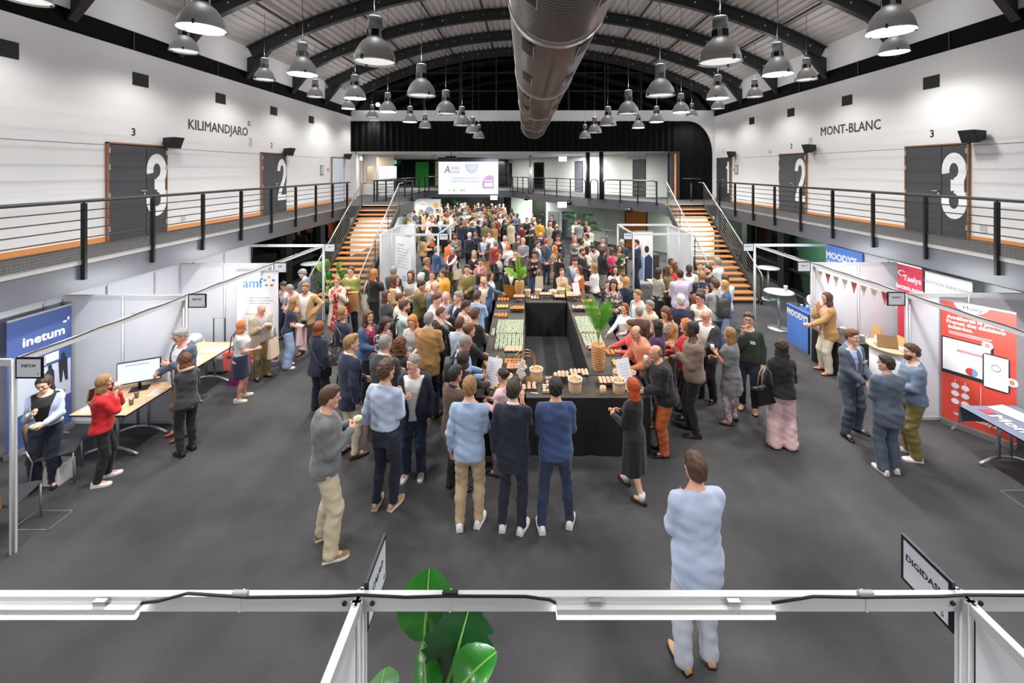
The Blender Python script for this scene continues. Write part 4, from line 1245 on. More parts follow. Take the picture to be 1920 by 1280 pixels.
def cup(loc, label, mat=None, s=1.0, nm='plastic_cup', cat='cup', group=None):
 o = MB().lathe([(.0, 0), (.03, 0), (.036, .1), (.038, .102), (.034, .1), (.028, .006), (0, .006)], 14, cap=False).build(nm, mat or M('cup_white', (232, 234, 236), .4))
 o.location = loc; o.scale = (s, s, s)
 return tag(o, label, cat, group)
paper((7.2, 6.3, .752), .3, .42, .2, 'white leaflet on the slate grey cloth beside the print')
paper((7.2, 5.75, .752), .3, .42, -.3, 'white leaflet on the slate grey cloth by the table edge')
cup((7.3, 6.0, .75), 'clear plastic cup standing on the slate grey cloth', s=1.15)
# desk equipment of the first stand
mo = empty('monitor', (-6.35, 7.02, .742), R_(28), 'lit white monitor on the beech stand table', 'monitor')
MB().bbox(-.28, .28, -.02, .02, .12, .48, .008).build('bezel', M('bezel', (40, 52, 80), .4), mo)
MB().box(-.265, .265, -.024, -.02, .14, .465).build('display', M_glow('display_lit', (240, 246, 252), .95), mo)
patch(mo, frame((-.02, -.0255, .42), (1, 0, 0), (0, 0, 1)), M_glow('disp_text', (190, 206, 200), .9), .3, .02)
MB().tube([(0, .02, 0), (0, .02, .2)], .022, 8).build('stand_column', m_black, mo)
MB().bbox(-.12, .12, -.08, .1, 0, .012, .004).build('stand_foot', m_black, mo)
def laptop(loc, rz, label, body=None, screen=None, ang=105):
 t = empty('laptop', loc, rz, label, 'laptop')
 b = body or M('laptop_grey', (110, 104, 98), .4, .4)
 MB().bbox(-.16, .16, -.11, .11, 0, .014, .004).build('keyboard_base', b, t)
 o = MB().bbox(-.16, .16, 0, .22, -.004, .006, .003)
 o.mi = 1
 o.box(-.148, .148, .012, .21, .0065, .0075)
 o.build('lid', [b, screen or m_black], t, Matrix.Translation((0, .11, .012)) @ Matrix.Rotation(R_(180 - (180 - ang)), 4, 'X'))
 return t
laptop((-6.62, 6.7, .742), R_(70), 'open brown lidded laptop lying before the monitor', M('laptop_tan', (150, 116, 86), .5))
for i, (x, y, lab) in enumerate(((-6.15, 6.75, 'empty plastic glass near the laptop on the beech stand table'), (-6.05, 6.55, 'plastic glass at the middle of the beech stand table'), (-6.25, 6.45, 'plastic glass near the corner of the beech stand table'), (-6.4, 6.6, 'plastic glass close to the stand wall on the beech table'))):
 cup((x, y, .742), lab, M_glass('cup_clear', (235, 236, 236), .2, .1), s=.9)
paper((-5.98, 6.9, .742), .14, .2, .2, 'white paper napkin at the aisle edge of the beech stand table')
paper((-6.55, 6.4, .742), .2, .12, .1, 'white card at the corner of the beech stand table')
paper((-6.25, 8.55, .742), .4, .3, .1, 'pale leaflets on the table behind the coral bag', M('paper_yellow', (232, 226, 186), .6))
paper((-6.35, 8.1, .742), .3, .4, .3, 'white documents on the table behind the coral bag')
paper((4.4, 13.5, .742), .3, .21, .3, 'white sheet on the beech table in the far cube')
m_ply = M_wood('chair_ply', (214, 160, 98), (226, 176, 116), (3, 1, 12), .4)
m_seatd = M('seat_dark', (44, 46, 52), .7)
def chair(loc, rz, label):
 t = empty('stacking_chair', loc, rz, label, 'chair')
 def bk(u, v):
  a = (u - .5) * .9
  return (.23 * math.sin(a) * 1.05, -.2 - .05 * math.cos(a) - .06 * v, .46 + .4 * v)
 b = MB().grid(bk, 10, 6)
 b.grid(lambda u, v: tuple(np.array(bk(u, v)) + np.array((0, -.014, 0))), 10, 6)
 b.build('backrest', m_ply, t)
 MB().bbox(-.21, .21, -.2, .22, .43, .46, .02).build('seat', m_seatd, t)
 for x in (-.2, .2):
  MB().tube([(x, .2, 0), (x, .19, .43)], .011, 6).build('leg', m_alu, t)
  MB().tube([(x, -.24, 0), (x, -.19, .43), (x * .9, -.26, .6)], .011, 6).build('leg', m_alu, t)
 return t
chair((-6.55, 5.98, 0), R_(-55), 'beech backed chair with dark seat behind the woman in the pale blue jacket')
chair((-6.2, 5.1, 0), R_(20), 'chrome legged chair partly cut by the stand post')
chair((7.55, 9.5, 0), R_(95), 'beech backed chair behind the black draped table, the one further from the divider')
chair((7.55, 8.95, 0), R_(85), 'beech backed chair behind the black draped table, next to the laptop counter side')
chair((7.2, 4.5, 0), R_(10), 'black seated chair under the slate grey table')
chair((4.55, 14.4, 0), R_(170), 'beech chair behind the far cube table')
# bags and boxes on the floor of stand 1
tag(MB().bbox(-6.72, -6.42, 5.86, 6.1, 0, .26, .01).build('cardboard_box', M('box_white', (214, 212, 210), .7)), 'pale cardboard box on the floor below the beech backed chair', 'box')
# trolley with clear bag behind the second table
tr = empty('hand_trolley', (-6.6, 9.2, 0), 0, 'dark folding trolley handle beside a clear plastic heap at the stand divider', 'trolley')
MB().tube([(-.12, 0, .1), (-.12, 0, 1.15), (.12, 0, 1.15), (.12, 0, .1)], .012, 6).build('handle', m_dgrey, tr)
MB().bbox(-.2, .2, -.15, .15, .04, .08, .01).build('foot_plate', m_dgrey, tr)
bagm = M('clear_plastic', (196, 202, 206), .2)
o = MB()
rr = random.Random(3)
for k in range(14):
 o.ball((rr.uniform(-.3, .3), rr.uniform(-.12, .12), .2 + rr.uniform(0, .55)), rr.uniform(.1, .17), rr.uniform(.1, .16), rr.uniform(.07, .13), 9, 6)
ob = o.build('plastic_sack', bagm); ob.location = (-7.3, 9.3, .0)
tag(ob, 'crumpled clear plastic sack piled against the stand divider', 'sack')
tag(MB().bbox(-5.98, -5.78, 8.6, 8.95, 0, .34, .02).build('magenta_bag', M('magenta', (170, 40, 120), .6)), 'magenta bag under the table behind the coral bag', 'bag')
# blue counter
ct = empty('display_counter', (6.9, 10.47, 0), 0, 'bright blue exhibition counter with white block lettering', 'counter')
MB().bbox(-.22, .22, -.42, .42, 0, .92, .01).build('counter_body', m_mblue, ct)
MB().bbox(-.24, .24, -.44, .44, .92, .95, .008).build('counter_top', M('counter_top', (70, 100, 160), .4), ct)
MB().box(-.24, .24, -.425, -.418, 0, .92).build('side_panel', M('counter_dark', (24, 40, 90), .5), ct)
text("MOODY'S", .2, m_white, ct, frame((-.2215, 0, .77), (0, -1, 0), (0, 0, 1)), .001, .012, sx=.95)
laptop((6.85, 10.75, .95), R_(-90), 'dark laptop standing open on the blue counter', M('laptop_dark', (50, 50, 54), .4))
for k, (x, y) in enumerate(((6.8, 10.5), (6.9, 10.42), (6.82, 10.34), (6.94, 10.28), (6.84, 10.22))):
 cup((x, y, .95), 'small white cup among the five on the blue counter', s=.8, group='white cups on the blue counter')
# black draped table, right stand 2
m_blkcloth = M('black_cloth', (26, 25, 25), .75, bump=(.25, 90))
def draped(label, x0, x1, y0, y1, z, nm='draped_table', folds=True, seed=0):
 t = empty(nm, ((x0 + x1) / 2, (y0 + y1) / 2, 0), 0, label, 'table')
 w, l = (x1 - x0) / 2, (y1 - y0) / 2
 MB().bbox(-w, w, -l, l, z - .012, z, .006).build('top_cloth', M('cloth_top', (74, 69, 64), .8, bump=(.2, 60)), t)
 per = 2 * (2 * w + 2 * l)
 def sk(u, v):
  s = u * per
  n = .012 * (v ** .6) * math.sin(s * 22 + seed) + .01 * v * math.sin(s * 9.3 + seed)
  e = .004 + n + .01 * v
  if s < 2 * w: p = (-w + s, -l - e)
  elif s < 2 * w + 2 * l: p = (w + e, -l + s - 2 * w)
  elif s < 4 * w + 2 * l: p = (w - (s - 2 * w - 2 * l), l + e)
  else: p = (-w - e, l - (s - 4 * w - 2 * l))
  return (p[0], p[1], z - .005 - (z - .015) * v)
 MB().grid(sk, int(per / .045), 6).build('skirt', m_blkcloth, t)
 return t
draped('small black draped table with cups behind the suited man in the right stands'.replace(' in the right stands', ' and the tan blazer woman'), 6.55, 7.25, 8.85, 9.75, .74)
for k, (x, y, lab) in enumerate(((6.95, 9.35, 'stack of clear cups on the small black draped table'), (6.9, 9.1, 'white plastic cup on the small black draped table near its middle'), (7.1, 9.0, 'white plastic cup on the small black draped table next to the chairs'))):
 cup((x, y, .74), lab, s=1.2 if k else 1.5)
paper((6.75, 9.5, .742), .2, .28, .4, 'white leaflets on the small black draped table')
# laptop counter
lc = empty('popup_counter', (6.87, 8.1, 0), 0, 'white pop-up counter with beech top holding a brown laptop', 'counter')
MB().lathe([(.3, 0), (.3, .98)], 20).build('counter_body', m_panel, lc, Matrix.Diagonal((.8, 1.05, 1, 1)))
MB().lathe([(.34, .98), (.345, .99), (.345, 1.0), (.34, 1.01)], 24).build('counter_top', m_ttop, lc, Matrix.Diagonal((.85, 1.1, 1, 1)))
laptop((6.82, 8.08, 1.012), R_(160), 'open brown laptop on the beech topped counter', M('laptop_tan2', (150, 118, 80), .5))
tag(MB().bbox(6.86, 6.99, 8.3, 8.4, 1.01, 1.1, .01).build('card_box', M('box_white', (214, 212, 210), .7)), 'small white box behind the brown laptop on the counter', 'box')
paper((7.02, 7.95, 1.013), .18, .26, .5, 'white papers beside the brown laptop on the counter')
t, pl, w, h = banner('white roll-up banner with dark blue foot beside the beech topped counter', (7.2, 7.78), (7.55, 7.72), .1, 2.0, m_white)
patch(t, pl(.5, .1), M('print_navy2', (46, 70, 120), .5), w * .98, .36)
# bunting
bu = empty('bunting', (0, 0, 0), 0, 'string of red and cream pennants below the stand beam over the bare divider', 'bunting')
p0, p1 = Vector((6.7, 9.82, 2.06)), Vector((6.72, 7.6, 2.08))
n = 9
MB().tube([p0 + (p1 - p0) * k / 36 - Vector((0, 0, .03 * abs(math.sin(k * math.pi / 4)))) for k in range(37)], .004, 5).build('string', m_white, bu)
for k in range(n):
 q = p0 + (p1 - p0) * (k + .5) / n
 c = [M('pennant_cream', (222, 212, 196), .8), M('pennant_red', (196, 92, 92), .8), M('pennant_tan', (206, 190, 160), .8)][k % 3]
 MB().prism([(-.08, 0), (.08, 0), (0, -.24)], 0, .004, frame(q - Vector((0, 0, .02)), (0, -1, 0), (0, 0, 1))).build('pennant', c, bu)
# high round tables and white stool
def round_table(loc, r, h, label, mat=None, base=.28):
 t = empty('round_high_table', loc, 0, label, 'table')
 MB().lathe([(r, h - .03), (r + .006, h - .015), (r, h)], 28).build('tabletop', mat or m_white, t)
 MB().lathe([(.035, .02), (.035, h - .03)], 12).build('column', m_alu, t)
 MB().lathe([(base, 0), (base, .012), (.06, .03)], 24).build('base', m_alu, t)
 return t
round_table((6.95, 11.7, 0), .36, 1.02, 'white round high table with a cup behind the blue counter')
cup((7.15, 11.72, 1.02), 'white plastic cup at the rim of the white round high table', s=1.4)
paper((6.9, 11.65, 1.022), .2, .26, .2, 'leaflet on the white round high table')
st = empty('bar_stool', (7.6, 11.1, 0), 0, 'white shell bar stool beside the stand divider behind the blue counter', 'stool')
def shell(u, v):
 a = 2 * math.pi * u
 r = .24 * v
 return (r * math.cos(a), r * math.sin(a), .76 + .12 * v * v * (1.0 + 1.3 * math.sin(a)))
MB().grid(shell, 24, 8).build('seat_shell', m_white, st)
MB().lathe([(.025, .02), (.025, .76)], 10).build('column', m_alu, st)
MB().lathe([(.22, 0), (.22, .012), (.05, .03)], 20).build('base', m_alu, st)
round_table((8.2, 14.4, 0), .34, 1.05, 'white round high table beyond the last stand post under the MONT-BLANC balcony')
round_table((4.5, 23.6, 0), .42, 1.05, 'pale round high table by the mint wall past the palm', M('pale_top', (206, 212, 206), .4), .4)
round_table((-7.6, 15.2, 0), .36, 1.02, 'white round high table under the balcony behind the stand frame')
br = empty('round_high_table', (7.9, 20.3, ZB), 0, 'slim high table on the upper floor beside the wood strip lamp', 'table')
MB().lathe([(.42, 1.06), (.42, 1.09)], 20).build('tabletop', m_dgrey, br)
MB().lathe([(.04, 0), (.04, 1.06)], 10).build('column', m_dgrey, br)
pw = empty('wood_strip_panel', (7.55, 21.2, ZB), 0, 'dark upright panel with a glowing wood strip at the end of the upper walkway', 'panel')
MB().box(-.35, .1, -.05, .05, 0, 2.4).build('dark_board', M('panel_dark', (50, 50, 54), .4), pw)
MB().box(-.16, -.08, -.07, -.05, 0, 2.3).build('wood_strip', m_wood, pw)
# brown podium in the far cube
tag(MB().bbox(4.75, 5.4, 17.2, 17.8, 0, .92, .02).build('podium', M('podium_brown', (58, 52, 48), .6)), 'dark brown podium with flat top behind the far cube', 'podium')
# white freestanding screens on the upper floor
t = empty('folding_screen', (-8.3, 24.2, ZB), 0, 'white folding screens standing on the upper floor near the office window', 'screen')
for k in range(2):
 MB().bar((k * .5, .1 * (k % 2), .85), ((k + 1) * .5, .1 * ((k + 1) % 2), .85), .03, 1.7).build('screen_panel', m_panel, t)
# grey pin boards on the ground floor
for px0, px1, lab in ((1028, 1048, 'grey pin board against the mint wall beside the palm, nearer the dark door'), (1054, 1078, 'grey pin board against the mint wall just behind the palm')):
 a = fl(px0, 446); b = fl(px1, 449)
 t = empty('pin_board', a, 0, lab, 'board')
 MB().bar(Vector((0, 0, .9)), Vector((b.x - a.x, b.y - a.y, .9)), .05, 1.6).build('board', M('board_grey', (140, 146, 150), .7), t)
 MB().bar(Vector((.05, 0, 0)), Vector((.05, 0, .15)), .04, .04).bar(Vector((b.x - a.x - .05, b.y - a.y, 0)), Vector((b.x - a.x - .05, b.y - a.y, .15)), .04, .04).build('feet', m_alu, t)
# white line frames taped on the carpet (floor boxes)
for px, py, w_, d_, lab in ((80, 975, .46, .3, 'rectangular floor box outline in the carpet near the stand post'), (367, 748, .4, .3, 'rectangular floor box outline beside the arched table foot'), (1662, 750, .4, .3, 'rectangular floor box outline beside the men in grey'), (1925, 935, .4, .3, 'rectangular floor box outline at the frame edge near the slate table')):
 p = fl(px, py)
 t = empty('floor_box', p, 0, lab, 'floor box')
 e = .012
 MB().box(-w_ / 2, w_ / 2, -d_ / 2, -d_ / 2 + e, 0, .006).box(-w_ / 2, w_ / 2, d_ / 2 - e, d_ / 2, 0, .006).box(-w_ / 2, -w_ / 2 + e, -d_ / 2, d_ / 2, 0, .006).box(w_ / 2 - e, w_ / 2, -d_ / 2, d_ / 2, 0, .006).build('rim', m_alu, t)
 MB().box(-w_ / 2 + e, w_ / 2 - e, -d_ / 2 + e, d_ / 2 - e, 0, .003).build('lid', m_dgrey, t)
# ================================================================== plants
def strap_leaf(mb, base, tip, width, droop, nseg=10, up=Vector((0, 0, 1)), fold=.25, torn=0.0, rnd=random):
 base, tip = Vector(base), Vector(tip)
 d = tip - base
 side = d.cross(up)
 if side.length < 1e-4: side = Vector((1, 0, 0))
 side.normalize()
 v = []
 for k in range(nseg + 1):
  u = k / nseg
  c = base + d * u + up * (droop * math.sin(math.pi * u))
  w = width * (math.sin(math.pi * min(1, u * .94 + .04)) ** .6) / 2
  l, r = w * (1 - torn * rnd.random()), w * (1 - torn * rnd.random())
  v += [c - side * l + up * fold * l, c, c + side * r + up * fold * r]
 mb.add(v, [(k * 3 + j, k * 3 + j + 1, k * 3 + j + 4, k * 3 + j + 3) for k in range(nseg) for j in (0, 1)], True)
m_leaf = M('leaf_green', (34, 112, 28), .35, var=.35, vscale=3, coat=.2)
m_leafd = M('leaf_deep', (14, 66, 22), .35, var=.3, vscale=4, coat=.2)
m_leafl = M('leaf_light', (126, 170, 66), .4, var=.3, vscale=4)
m_stem = M('leaf_stem', (110, 160, 70), .5)
def leaf_obj(t, base, tip, width, droop, mat, stem_from=None, up=(0, 0, 1), torn=.12, nseg=14, fold=.2, nm='leaf'):
 mb = MB()
 strap_leaf(mb, base, tip, width, droop, nseg, Vector(up).normalized(), fold, torn, random.Random(int(abs(width * 1e4) + abs(base[0]) * 991)))
 o = mb.build(nm, mat, t)
 rib = MB()
 b, q = Vector(base), Vector(tip)
 n = 8
 rib.tube([b + (q - b) * k / n + Vector(up).normalized() * (droop * math.sin(math.pi * k / n) + .004) for k in range(n + 1)], [.012 * (1 - k / n) + .003 for k in range(n + 1)], 5)
 rib.build('midrib', m_stem, o)
 if stem_from is not None:
  s = Vector(stem_from)
  MB().tube([s, s + (b - s) * .5 + Vector((0, 0, .02)), b], .014, 6).build('stem', m_stem, t)
 return o
# big-leaved plant straight below the viewpoint
bp = empty('banana_leaf_plant', (-.45, 2.62, 0), 0, 'large banana-leaved plant rising behind the pale beam below the viewpoint', 'plant')
MB().lathe([(.14, 0), (.2, .4), (.19, .4), (.13, .02)], 18).build('pot', M('pot_white', (214, 212, 208), .5), bp)
MB().lathe([(0, .37), (.19, .37)], 18, cap=False).build('soil', M('soil', (50, 38, 28), .9), bp)
O_ = Vector((-.45, 2.62, 0))
def wp(px, py, Y): return P(px, py, Y) - O_
leaf_obj(bp, wp(797, 1200, 2.52), wp(805, 1066, 2.7), .36, .03, m_leaf, (0, 0, .4), up=(.1, -1, .7), torn=.06)
leaf_obj(bp, wp(832, 1300, 2.3), wp(884, 1122, 2.5), .44, .03, m_leafd, (.02, 0, .4), up=(.2, -1, .7), torn=.3, nseg=18)
leaf_obj(bp, wp(858, 1300, 2.2), wp(931, 1222, 2.3), .2, .05, m_leaf, (.05, 0, .4), up=(-.3, -.6, .8), fold=.7, torn=.05)
leaf_obj(bp, wp(795, 1310, 2.2), wp(792, 1205, 2.4), .16, .02, m_leaf, (0, .02, .4), up=(.6, -1, .5), fold=.9, torn=.02)
leaf_obj(bp, wp(715, 1315, 2.2), wp(722, 1252, 2.35), .2, .03, m_leaf, (-.05, 0, .4), up=(0, -1, .7), torn=.05)
leaf_obj(bp, wp(900, 1330, 2.2), wp(850, 1235, 2.5), .26, .02, m_leafd, (.0, .04, .4), up=(0, -1, .6), torn=.15)
# plant at the foot of the stairs
p = Vector((-5.92, 13.0, 0))
sp_ = empty('potted_leafy_plant', p, 0, 'bright green broad-leaved plant at the foot of the staircase', 'plant')
MB().lathe([(.15, 0), (.2, .35), (.18, .35), (.13, .02)], 16).build('pot', m_dgrey, sp_)
rr = random.Random(5)
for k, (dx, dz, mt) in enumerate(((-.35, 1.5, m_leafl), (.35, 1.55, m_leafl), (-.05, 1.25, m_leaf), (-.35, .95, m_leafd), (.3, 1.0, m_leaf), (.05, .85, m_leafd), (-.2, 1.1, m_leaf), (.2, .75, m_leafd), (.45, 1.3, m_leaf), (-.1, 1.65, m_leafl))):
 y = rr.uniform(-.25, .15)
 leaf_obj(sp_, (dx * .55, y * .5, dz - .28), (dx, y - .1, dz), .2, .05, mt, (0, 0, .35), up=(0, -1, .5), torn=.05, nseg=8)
# palms
def palm(loc, h, spread, n, label, mat, pot=True, seed=1, fw=.05, leaflets=9):
 t = empty('palm_plant', loc, 0, label, 'plant')
 r = random.Random(seed)
 if pot: MB().lathe([(.16, 0), (.22, .38), (.2, .38), (.14, .02)], 16).build('pot', m_dgrey, t)
 for k in range(n):
  a = 2 * math.pi * k / n + r.uniform(-.3, .3)
  rr_ = spread * r.uniform(.55, 1.0)
  top = h * r.uniform(.55, 1.0)
  z0 = .36 if pot else 0
  pts = [Vector((rr_ * math.cos(a) * u ** 1.3, rr_ * math.sin(a) * u ** 1.3, z0 + (top - z0) * math.sin(u * 1.9) / math.sin(1.57))) for u in [q / 10 for q in range(11)]]
  mb = MB()
  mb.tube(pts, [.012 * (1 - q / 12) for q in range(11)], 5)
  for q in range(3, 11):
   for s in (-1, 1):
    for f in (0, .5):
     if q + f > 10: continue
     c = pts[q].lerp(pts[min(10, q + 1)], f)
     d = (pts[min(10, q + 1)] - pts[q - 1]).normalized()
     sd = d.cross(Vector((0, 0, 1))).normalized() * s
     L = spread * .36 * math.sin(math.pi * (q - 1.5) / 10) + .05
     e = c + (sd + d * .8).normalized() * L - Vector((0, 0, L * .3))
     w = d * fw * .5
     mb.add([c - w * .4, c + w * .4, (c + e) / 2 + w * .5, e, (c + e) / 2 - w * .5], [(0, 1, 2, 3, 4)], True)
  mb.build('frond', mat, t)
 return t
palm(fl(1092, 468), 2.1, 1.15, 16, 'large dark green palm against the mint wall beside the pin boards', M('palm_dark', (22, 84, 34), .5, var=.3), True, 4, .06)
for px, py, h, lab in ((857, 402, 1.6, 'dark green plant in the far corner below the screen, by the printed board'), (822, 406, 1.5, 'dark green plant at the far end behind the crowd')):
 palm(Vector(((px - CX) / F * 34.8, 34.8, 0)), 2.1, .7, 12, lab, M('palm_dark', (22, 84, 34), .5, var=.3), True, px)
# ================================================================== the buffet ring
TB = .88
draped('buffet table with black cloth holding jars, on the KILIMANDJARO side of the ring', -.77, -.01, 6.5, 11.95, TB, 'buffet_table', seed=1)
draped('front buffet table with black cloth holding paper bags and bread', .01, 1.9, 6.5, 7.2, TB, 'buffet_table', seed=2)
draped('buffet table with black cloth behind the rattan palm vase', 1.1, 1.88, 7.22, 11.95, TB, 'buffet_table', seed=3)
draped('rear buffet table closing the ring, black skirt hanging into the gap', .01, 1.08, 11.15, 11.95, TB, 'buffet_table', seed=4)
m_jarlid = M('verrine_green', (196, 206, 150), .5, var=.15, vscale=60)
m_jarlo = M('verrine_orange', (206, 136, 52), .45, var=.2, vscale=60)
m_jary = M('verrine_yellow', (222, 206, 120), .45)
m_jarg = M('verrine_glass', (206, 212, 206), .15)
m_leafy = M('salad_green', (96, 132, 60), .6, var=.3, vscale=60)
def jar_mesh(low):
 mb = MB()
 mb.lathe([(.0, 0), (.03, 0), (.034, .006), (.034, .03)], 10, cap=False)
 mb.mi = 1
 mb.lathe([(.034, .03), (.034, .056), (.031, .06), (.033, .066), (.03, .066)], 10, cap=False)
 mb.mi = 2
 mb.lathe([(.0, .062), (.03, .062)], 10, cap=False)
 mb.mi = 3
 mb.ball((.006, .002, .066), .014, .01, .008, 6, 4)
 return mb.mesh('verrine_jar', [low, m_jarg, m_jarlid, m_leafy])
JO, JY = jar_mesh(m_jarlo), jar_mesh(m_jary)
rj = random.Random(11)
def jars(x0, x1, y0, y1, nx, ny, me, label, group, cat='jar'):
 for j in range(ny):
  for i in range(nx):
   x = x0 + (x1 - x0) * (i + .5) / nx + rj.uniform(-.006, .006)
   y = y0 + (y1 - y0) * (j + .5) / ny + rj.uniform(-.006, .006)
   o = link('verrine_jar', me)
   o.location = (x, y, TB)
   o.rotation_euler = (0, 0, rj.uniform(0, 6))
   tag(o, label, cat, group)
jars(-.62, -.04, 8.95, 9.72, 8, 9, JO, 'small glass jar with orange layer in the block beside the gap, KILIMANDJARO side', 'orange jars on the table towards KILIMANDJARO')
jars(-.6, -.04, 8.18, 8.88, 7, 8, JY, 'small glass jar with yellow layer in the block before the orange jars, KILIMANDJARO side', 'yellow jars on the table towards KILIMANDJARO')
jars(-.72, -.64, 8.85, 9.2, 1, 4, JO, 'orange layered glass jar in the short row at the outer table edge', 'orange jars at the outer table edge')
jars(1.14, 1.6, 9.0, 9.95, 6, 11, JY, 'small glass jar with pale green top behind the palm vase fronds', 'yellow jars behind the palm vase')
jars(1.16, 1.56, 8.25, 8.9, 5, 7, JO, 'small glass jar with orange layer just behind the rattan vase', 'orange jars behind the rattan vase')
# platters of bites
m_board = M('black_board', (30, 28, 28), .5)
m_cream = M('canape_cream', (226, 190, 160), .6, var=.15, vscale=50)
m_orange = M('canape_orange', (222, 136, 62), .55, var=.15, vscale=50)
m_yellow = M('canape_yellow', (226, 200, 96), .55, var=.15, vscale=50)
m_salmon = M('canape_salmon', (228, 168, 136), .55, var=.15, vscale=50)
m_bread = M('bread_crust', (206, 156, 104), .7, var=.2, vscale=20, bump=(.4, 60))
m_wire = M('wire_black', (22, 22, 24), .4, .4)
m_gold = M('brass_wire', (206, 164, 84), .3, .8)
def bite(kind, m):
 mb = MB()
 if kind == 'roll': mb.ball((0, 0, .018), .03, .016, .018, 8, 5)
 elif kind == 'cube': mb.bbox(-.02, .02, -.018, .018, 0, .028, .005)
 else:
  mb.ball((0, 0, .016), .024, .022, .017, 8, 5)
  mb.ball((.004, 0, .032), .008, .008, .006, 6, 4)
 return mb.mesh('canape', m)
BITE = {(k, m.name): bite(k, m) for k in ('roll', 'cube', 'ball') for m in (m_cream, m_orange, m_yellow, m_salmon)}
NB = [0]
def platter(x, y, w, d, kind, m, label, bl, riser=0.0, rz=0.0, nx=5, ny=4, z=TB):
 t = empty('serving_platter', (x, y, z), rz, label, 'platter')
 MB().bbox(-w / 2, w / 2, -d / 2, d / 2, riser, riser + .012, .004).build('board', m_board if riser else M('slate_board', (44, 42, 42), .5), t)
 if riser:
  for sx_ in (-1, 1):
   MB().tube([(sx_ * w * .42, -d * .42, 0), (sx_ * w * .36, -d * .36, riser), (sx_ * w * .36, d * .36, riser), (sx_ * w * .42, d * .42, 0)], .004, 5).build('wire_leg', m_wire, t)
  MB().tube([(-w * .36, 0, riser - .004), (w * .36, 0, riser - .004)], .004, 5).build('wire_rail', m_wire, t)
 me = BITE[(kind, m.name)]
 nx, ny = min(nx, 5 if riser else 4), min(ny, 3)
 c, s = math.cos(rz), math.sin(rz)
 for j in range(ny):
  for i in range(nx):
   if rj.random() < .08: continue
   u = (i + .5) / nx * w * .94 - w * .47 + rj.uniform(-.004, .004)
   v = (j + .5) / ny * d * .92 - d * .46 + rj.uniform(-.004, .004)
   o = link('canape', me)
   o.location = (x + c * u - s * v, y + s * u + c * v, z + riser + .012)
   o.rotation_euler = (0, 0, rz + rj.uniform(-.3, .3))
   o.scale = (min(1.5, w / nx / .05), min(1.5, d / ny / .046), 1.25)
   tag(o, bl, 'canape', bl)
   NB[0] += 1
P_ = platter
P_(-.58, 11.35, .34, .22, 'cube', m_orange, 'black board of orange bites beside the gold menu board', 'orange bite on the board beside the gold menu board', nx=5, ny=3)
P_(-.16, 11.2, .3, .24, 'roll', m_salmon, 'raised wire tray of salmon rolls at the inner corner by the rear vase', 'salmon roll on the raised tray by the rear vase', .12, nx=5, ny=4)
P_(-.58, 10.75, .32, .22, 'ball', m_yellow, 'board with a heap of yellow bites, outer table side', 'yellow bite on the board at the outer table side', nx=5, ny=4)
P_(-.2, 10.45, .36, .24, 'roll', m_orange, 'wire tray of orange rolls before the salmon tray', 'orange roll on the tray before the salmon one', .06, nx=6, ny=4)
P_(-.58, 10.1, .34, .22, 'cube', m_orange, 'slate board of orange squares just past the jar block', 'orange square on the slate board past the jars', nx=5, ny=3)
P_(-.22, 7.85, .34, .22, 'roll', m_cream, 'raised wire tray of cream rolls just before the yellow jars', 'cream roll on the raised tray before the yellow jars', .14, nx=6, ny=3)
P_(-.58, 7.6, .34, .22, 'cube', m_orange, 'orange board at the outer table edge near the tote bag', 'orange square on the board near the tote bag', nx=5, ny=3, rz=.2)
P_(-.2, 7.45, .36, .3, 'cube', m_orange, 'wire tray of orange bars behind the gold arch', 'orange bar on the wire tray behind the gold arch', .08, nx=7, ny=3)
P_(-.14, 7.12, .36, .22, 'roll', m_salmon, 'tall wire tray of salmon fingers next to the gold arch', 'salmon finger on the tall tray next to the gold arch', .16, nx=7, ny=4)
P_(-.6, 7.12, .3, .2, 'ball', m_yellow, 'board of yellow bites behind the white menu card', 'yellow bite on the board behind the menu card', nx=5, ny=3)
P_(1.28, 11.3, .4, .24, 'roll', m_salmon, 'raised tray of salmon rolls beside the small potted plant', 'salmon roll on the tray beside the potted plant', .12, nx=7, ny=4)
P_(1.62, 11.2, .3, .2, 'cube', m_orange, 'slate board of orange bars by the outer edge near the print blouse', 'orange bar on the board near the print blouse', nx=5, ny=3)
P_(1.32, 10.5, .36, .24, 'ball', m_cream, 'tray with cream and orange bites behind the pale green jars', 'cream bite on the tray behind the pale green jars', .06, nx=6, ny=4)
P_(1.66, 10.65, .32, .22, 'roll', m_yellow, 'board with rows of yellow fingers near the print blouse', 'yellow finger on the board near the print blouse', nx=5, ny=4)
P_(1.68, 10.2, .3, .2, 'cube', m_orange, 'board of orange bars beside the pale green jars', 'orange bar on the board beside the pale green jars', nx=5, ny=3)
P_(1.32, 8.0, .32, .2, 'roll', m_cream, 'raised tray of cream rolls half hidden by the palm vase', 'cream roll on the tray behind the palm vase', .12, nx=6, ny=3)
P_(1.68, 8.05, .34, .22, 'cube', m_orange, 'orange board between the vase and the coral jacket', 'orange square on the board by the coral jacket', nx=5, ny=3)
P_(1.7, 7.62, .32, .22, 'ball', m_yellow, 'board of yellow green bites beside the palm vase', 'yellow green bite on the board beside the palm vase', nx=5, ny=4)
P_(1.66, 7.32, .32, .18, 'cube', m_orange, 'orange board before the man in the peach jumper', 'orange square on the board before the peach jumper', nx=5, ny=2)
P_(.62, 6.98, .34, .2, 'ball', m_cream, 'raised tray of cream sandwiches at the front table inner edge', 'cream sandwich on the raised front tray', .1, nx=5, ny=3)
P_(.88, 6.96, .32, .22, 'ball', m_cream, 'wire riser of pale sandwiches beside the tan paper bag', 'pale sandwich on the wire riser', .14, nx=5, ny=3)
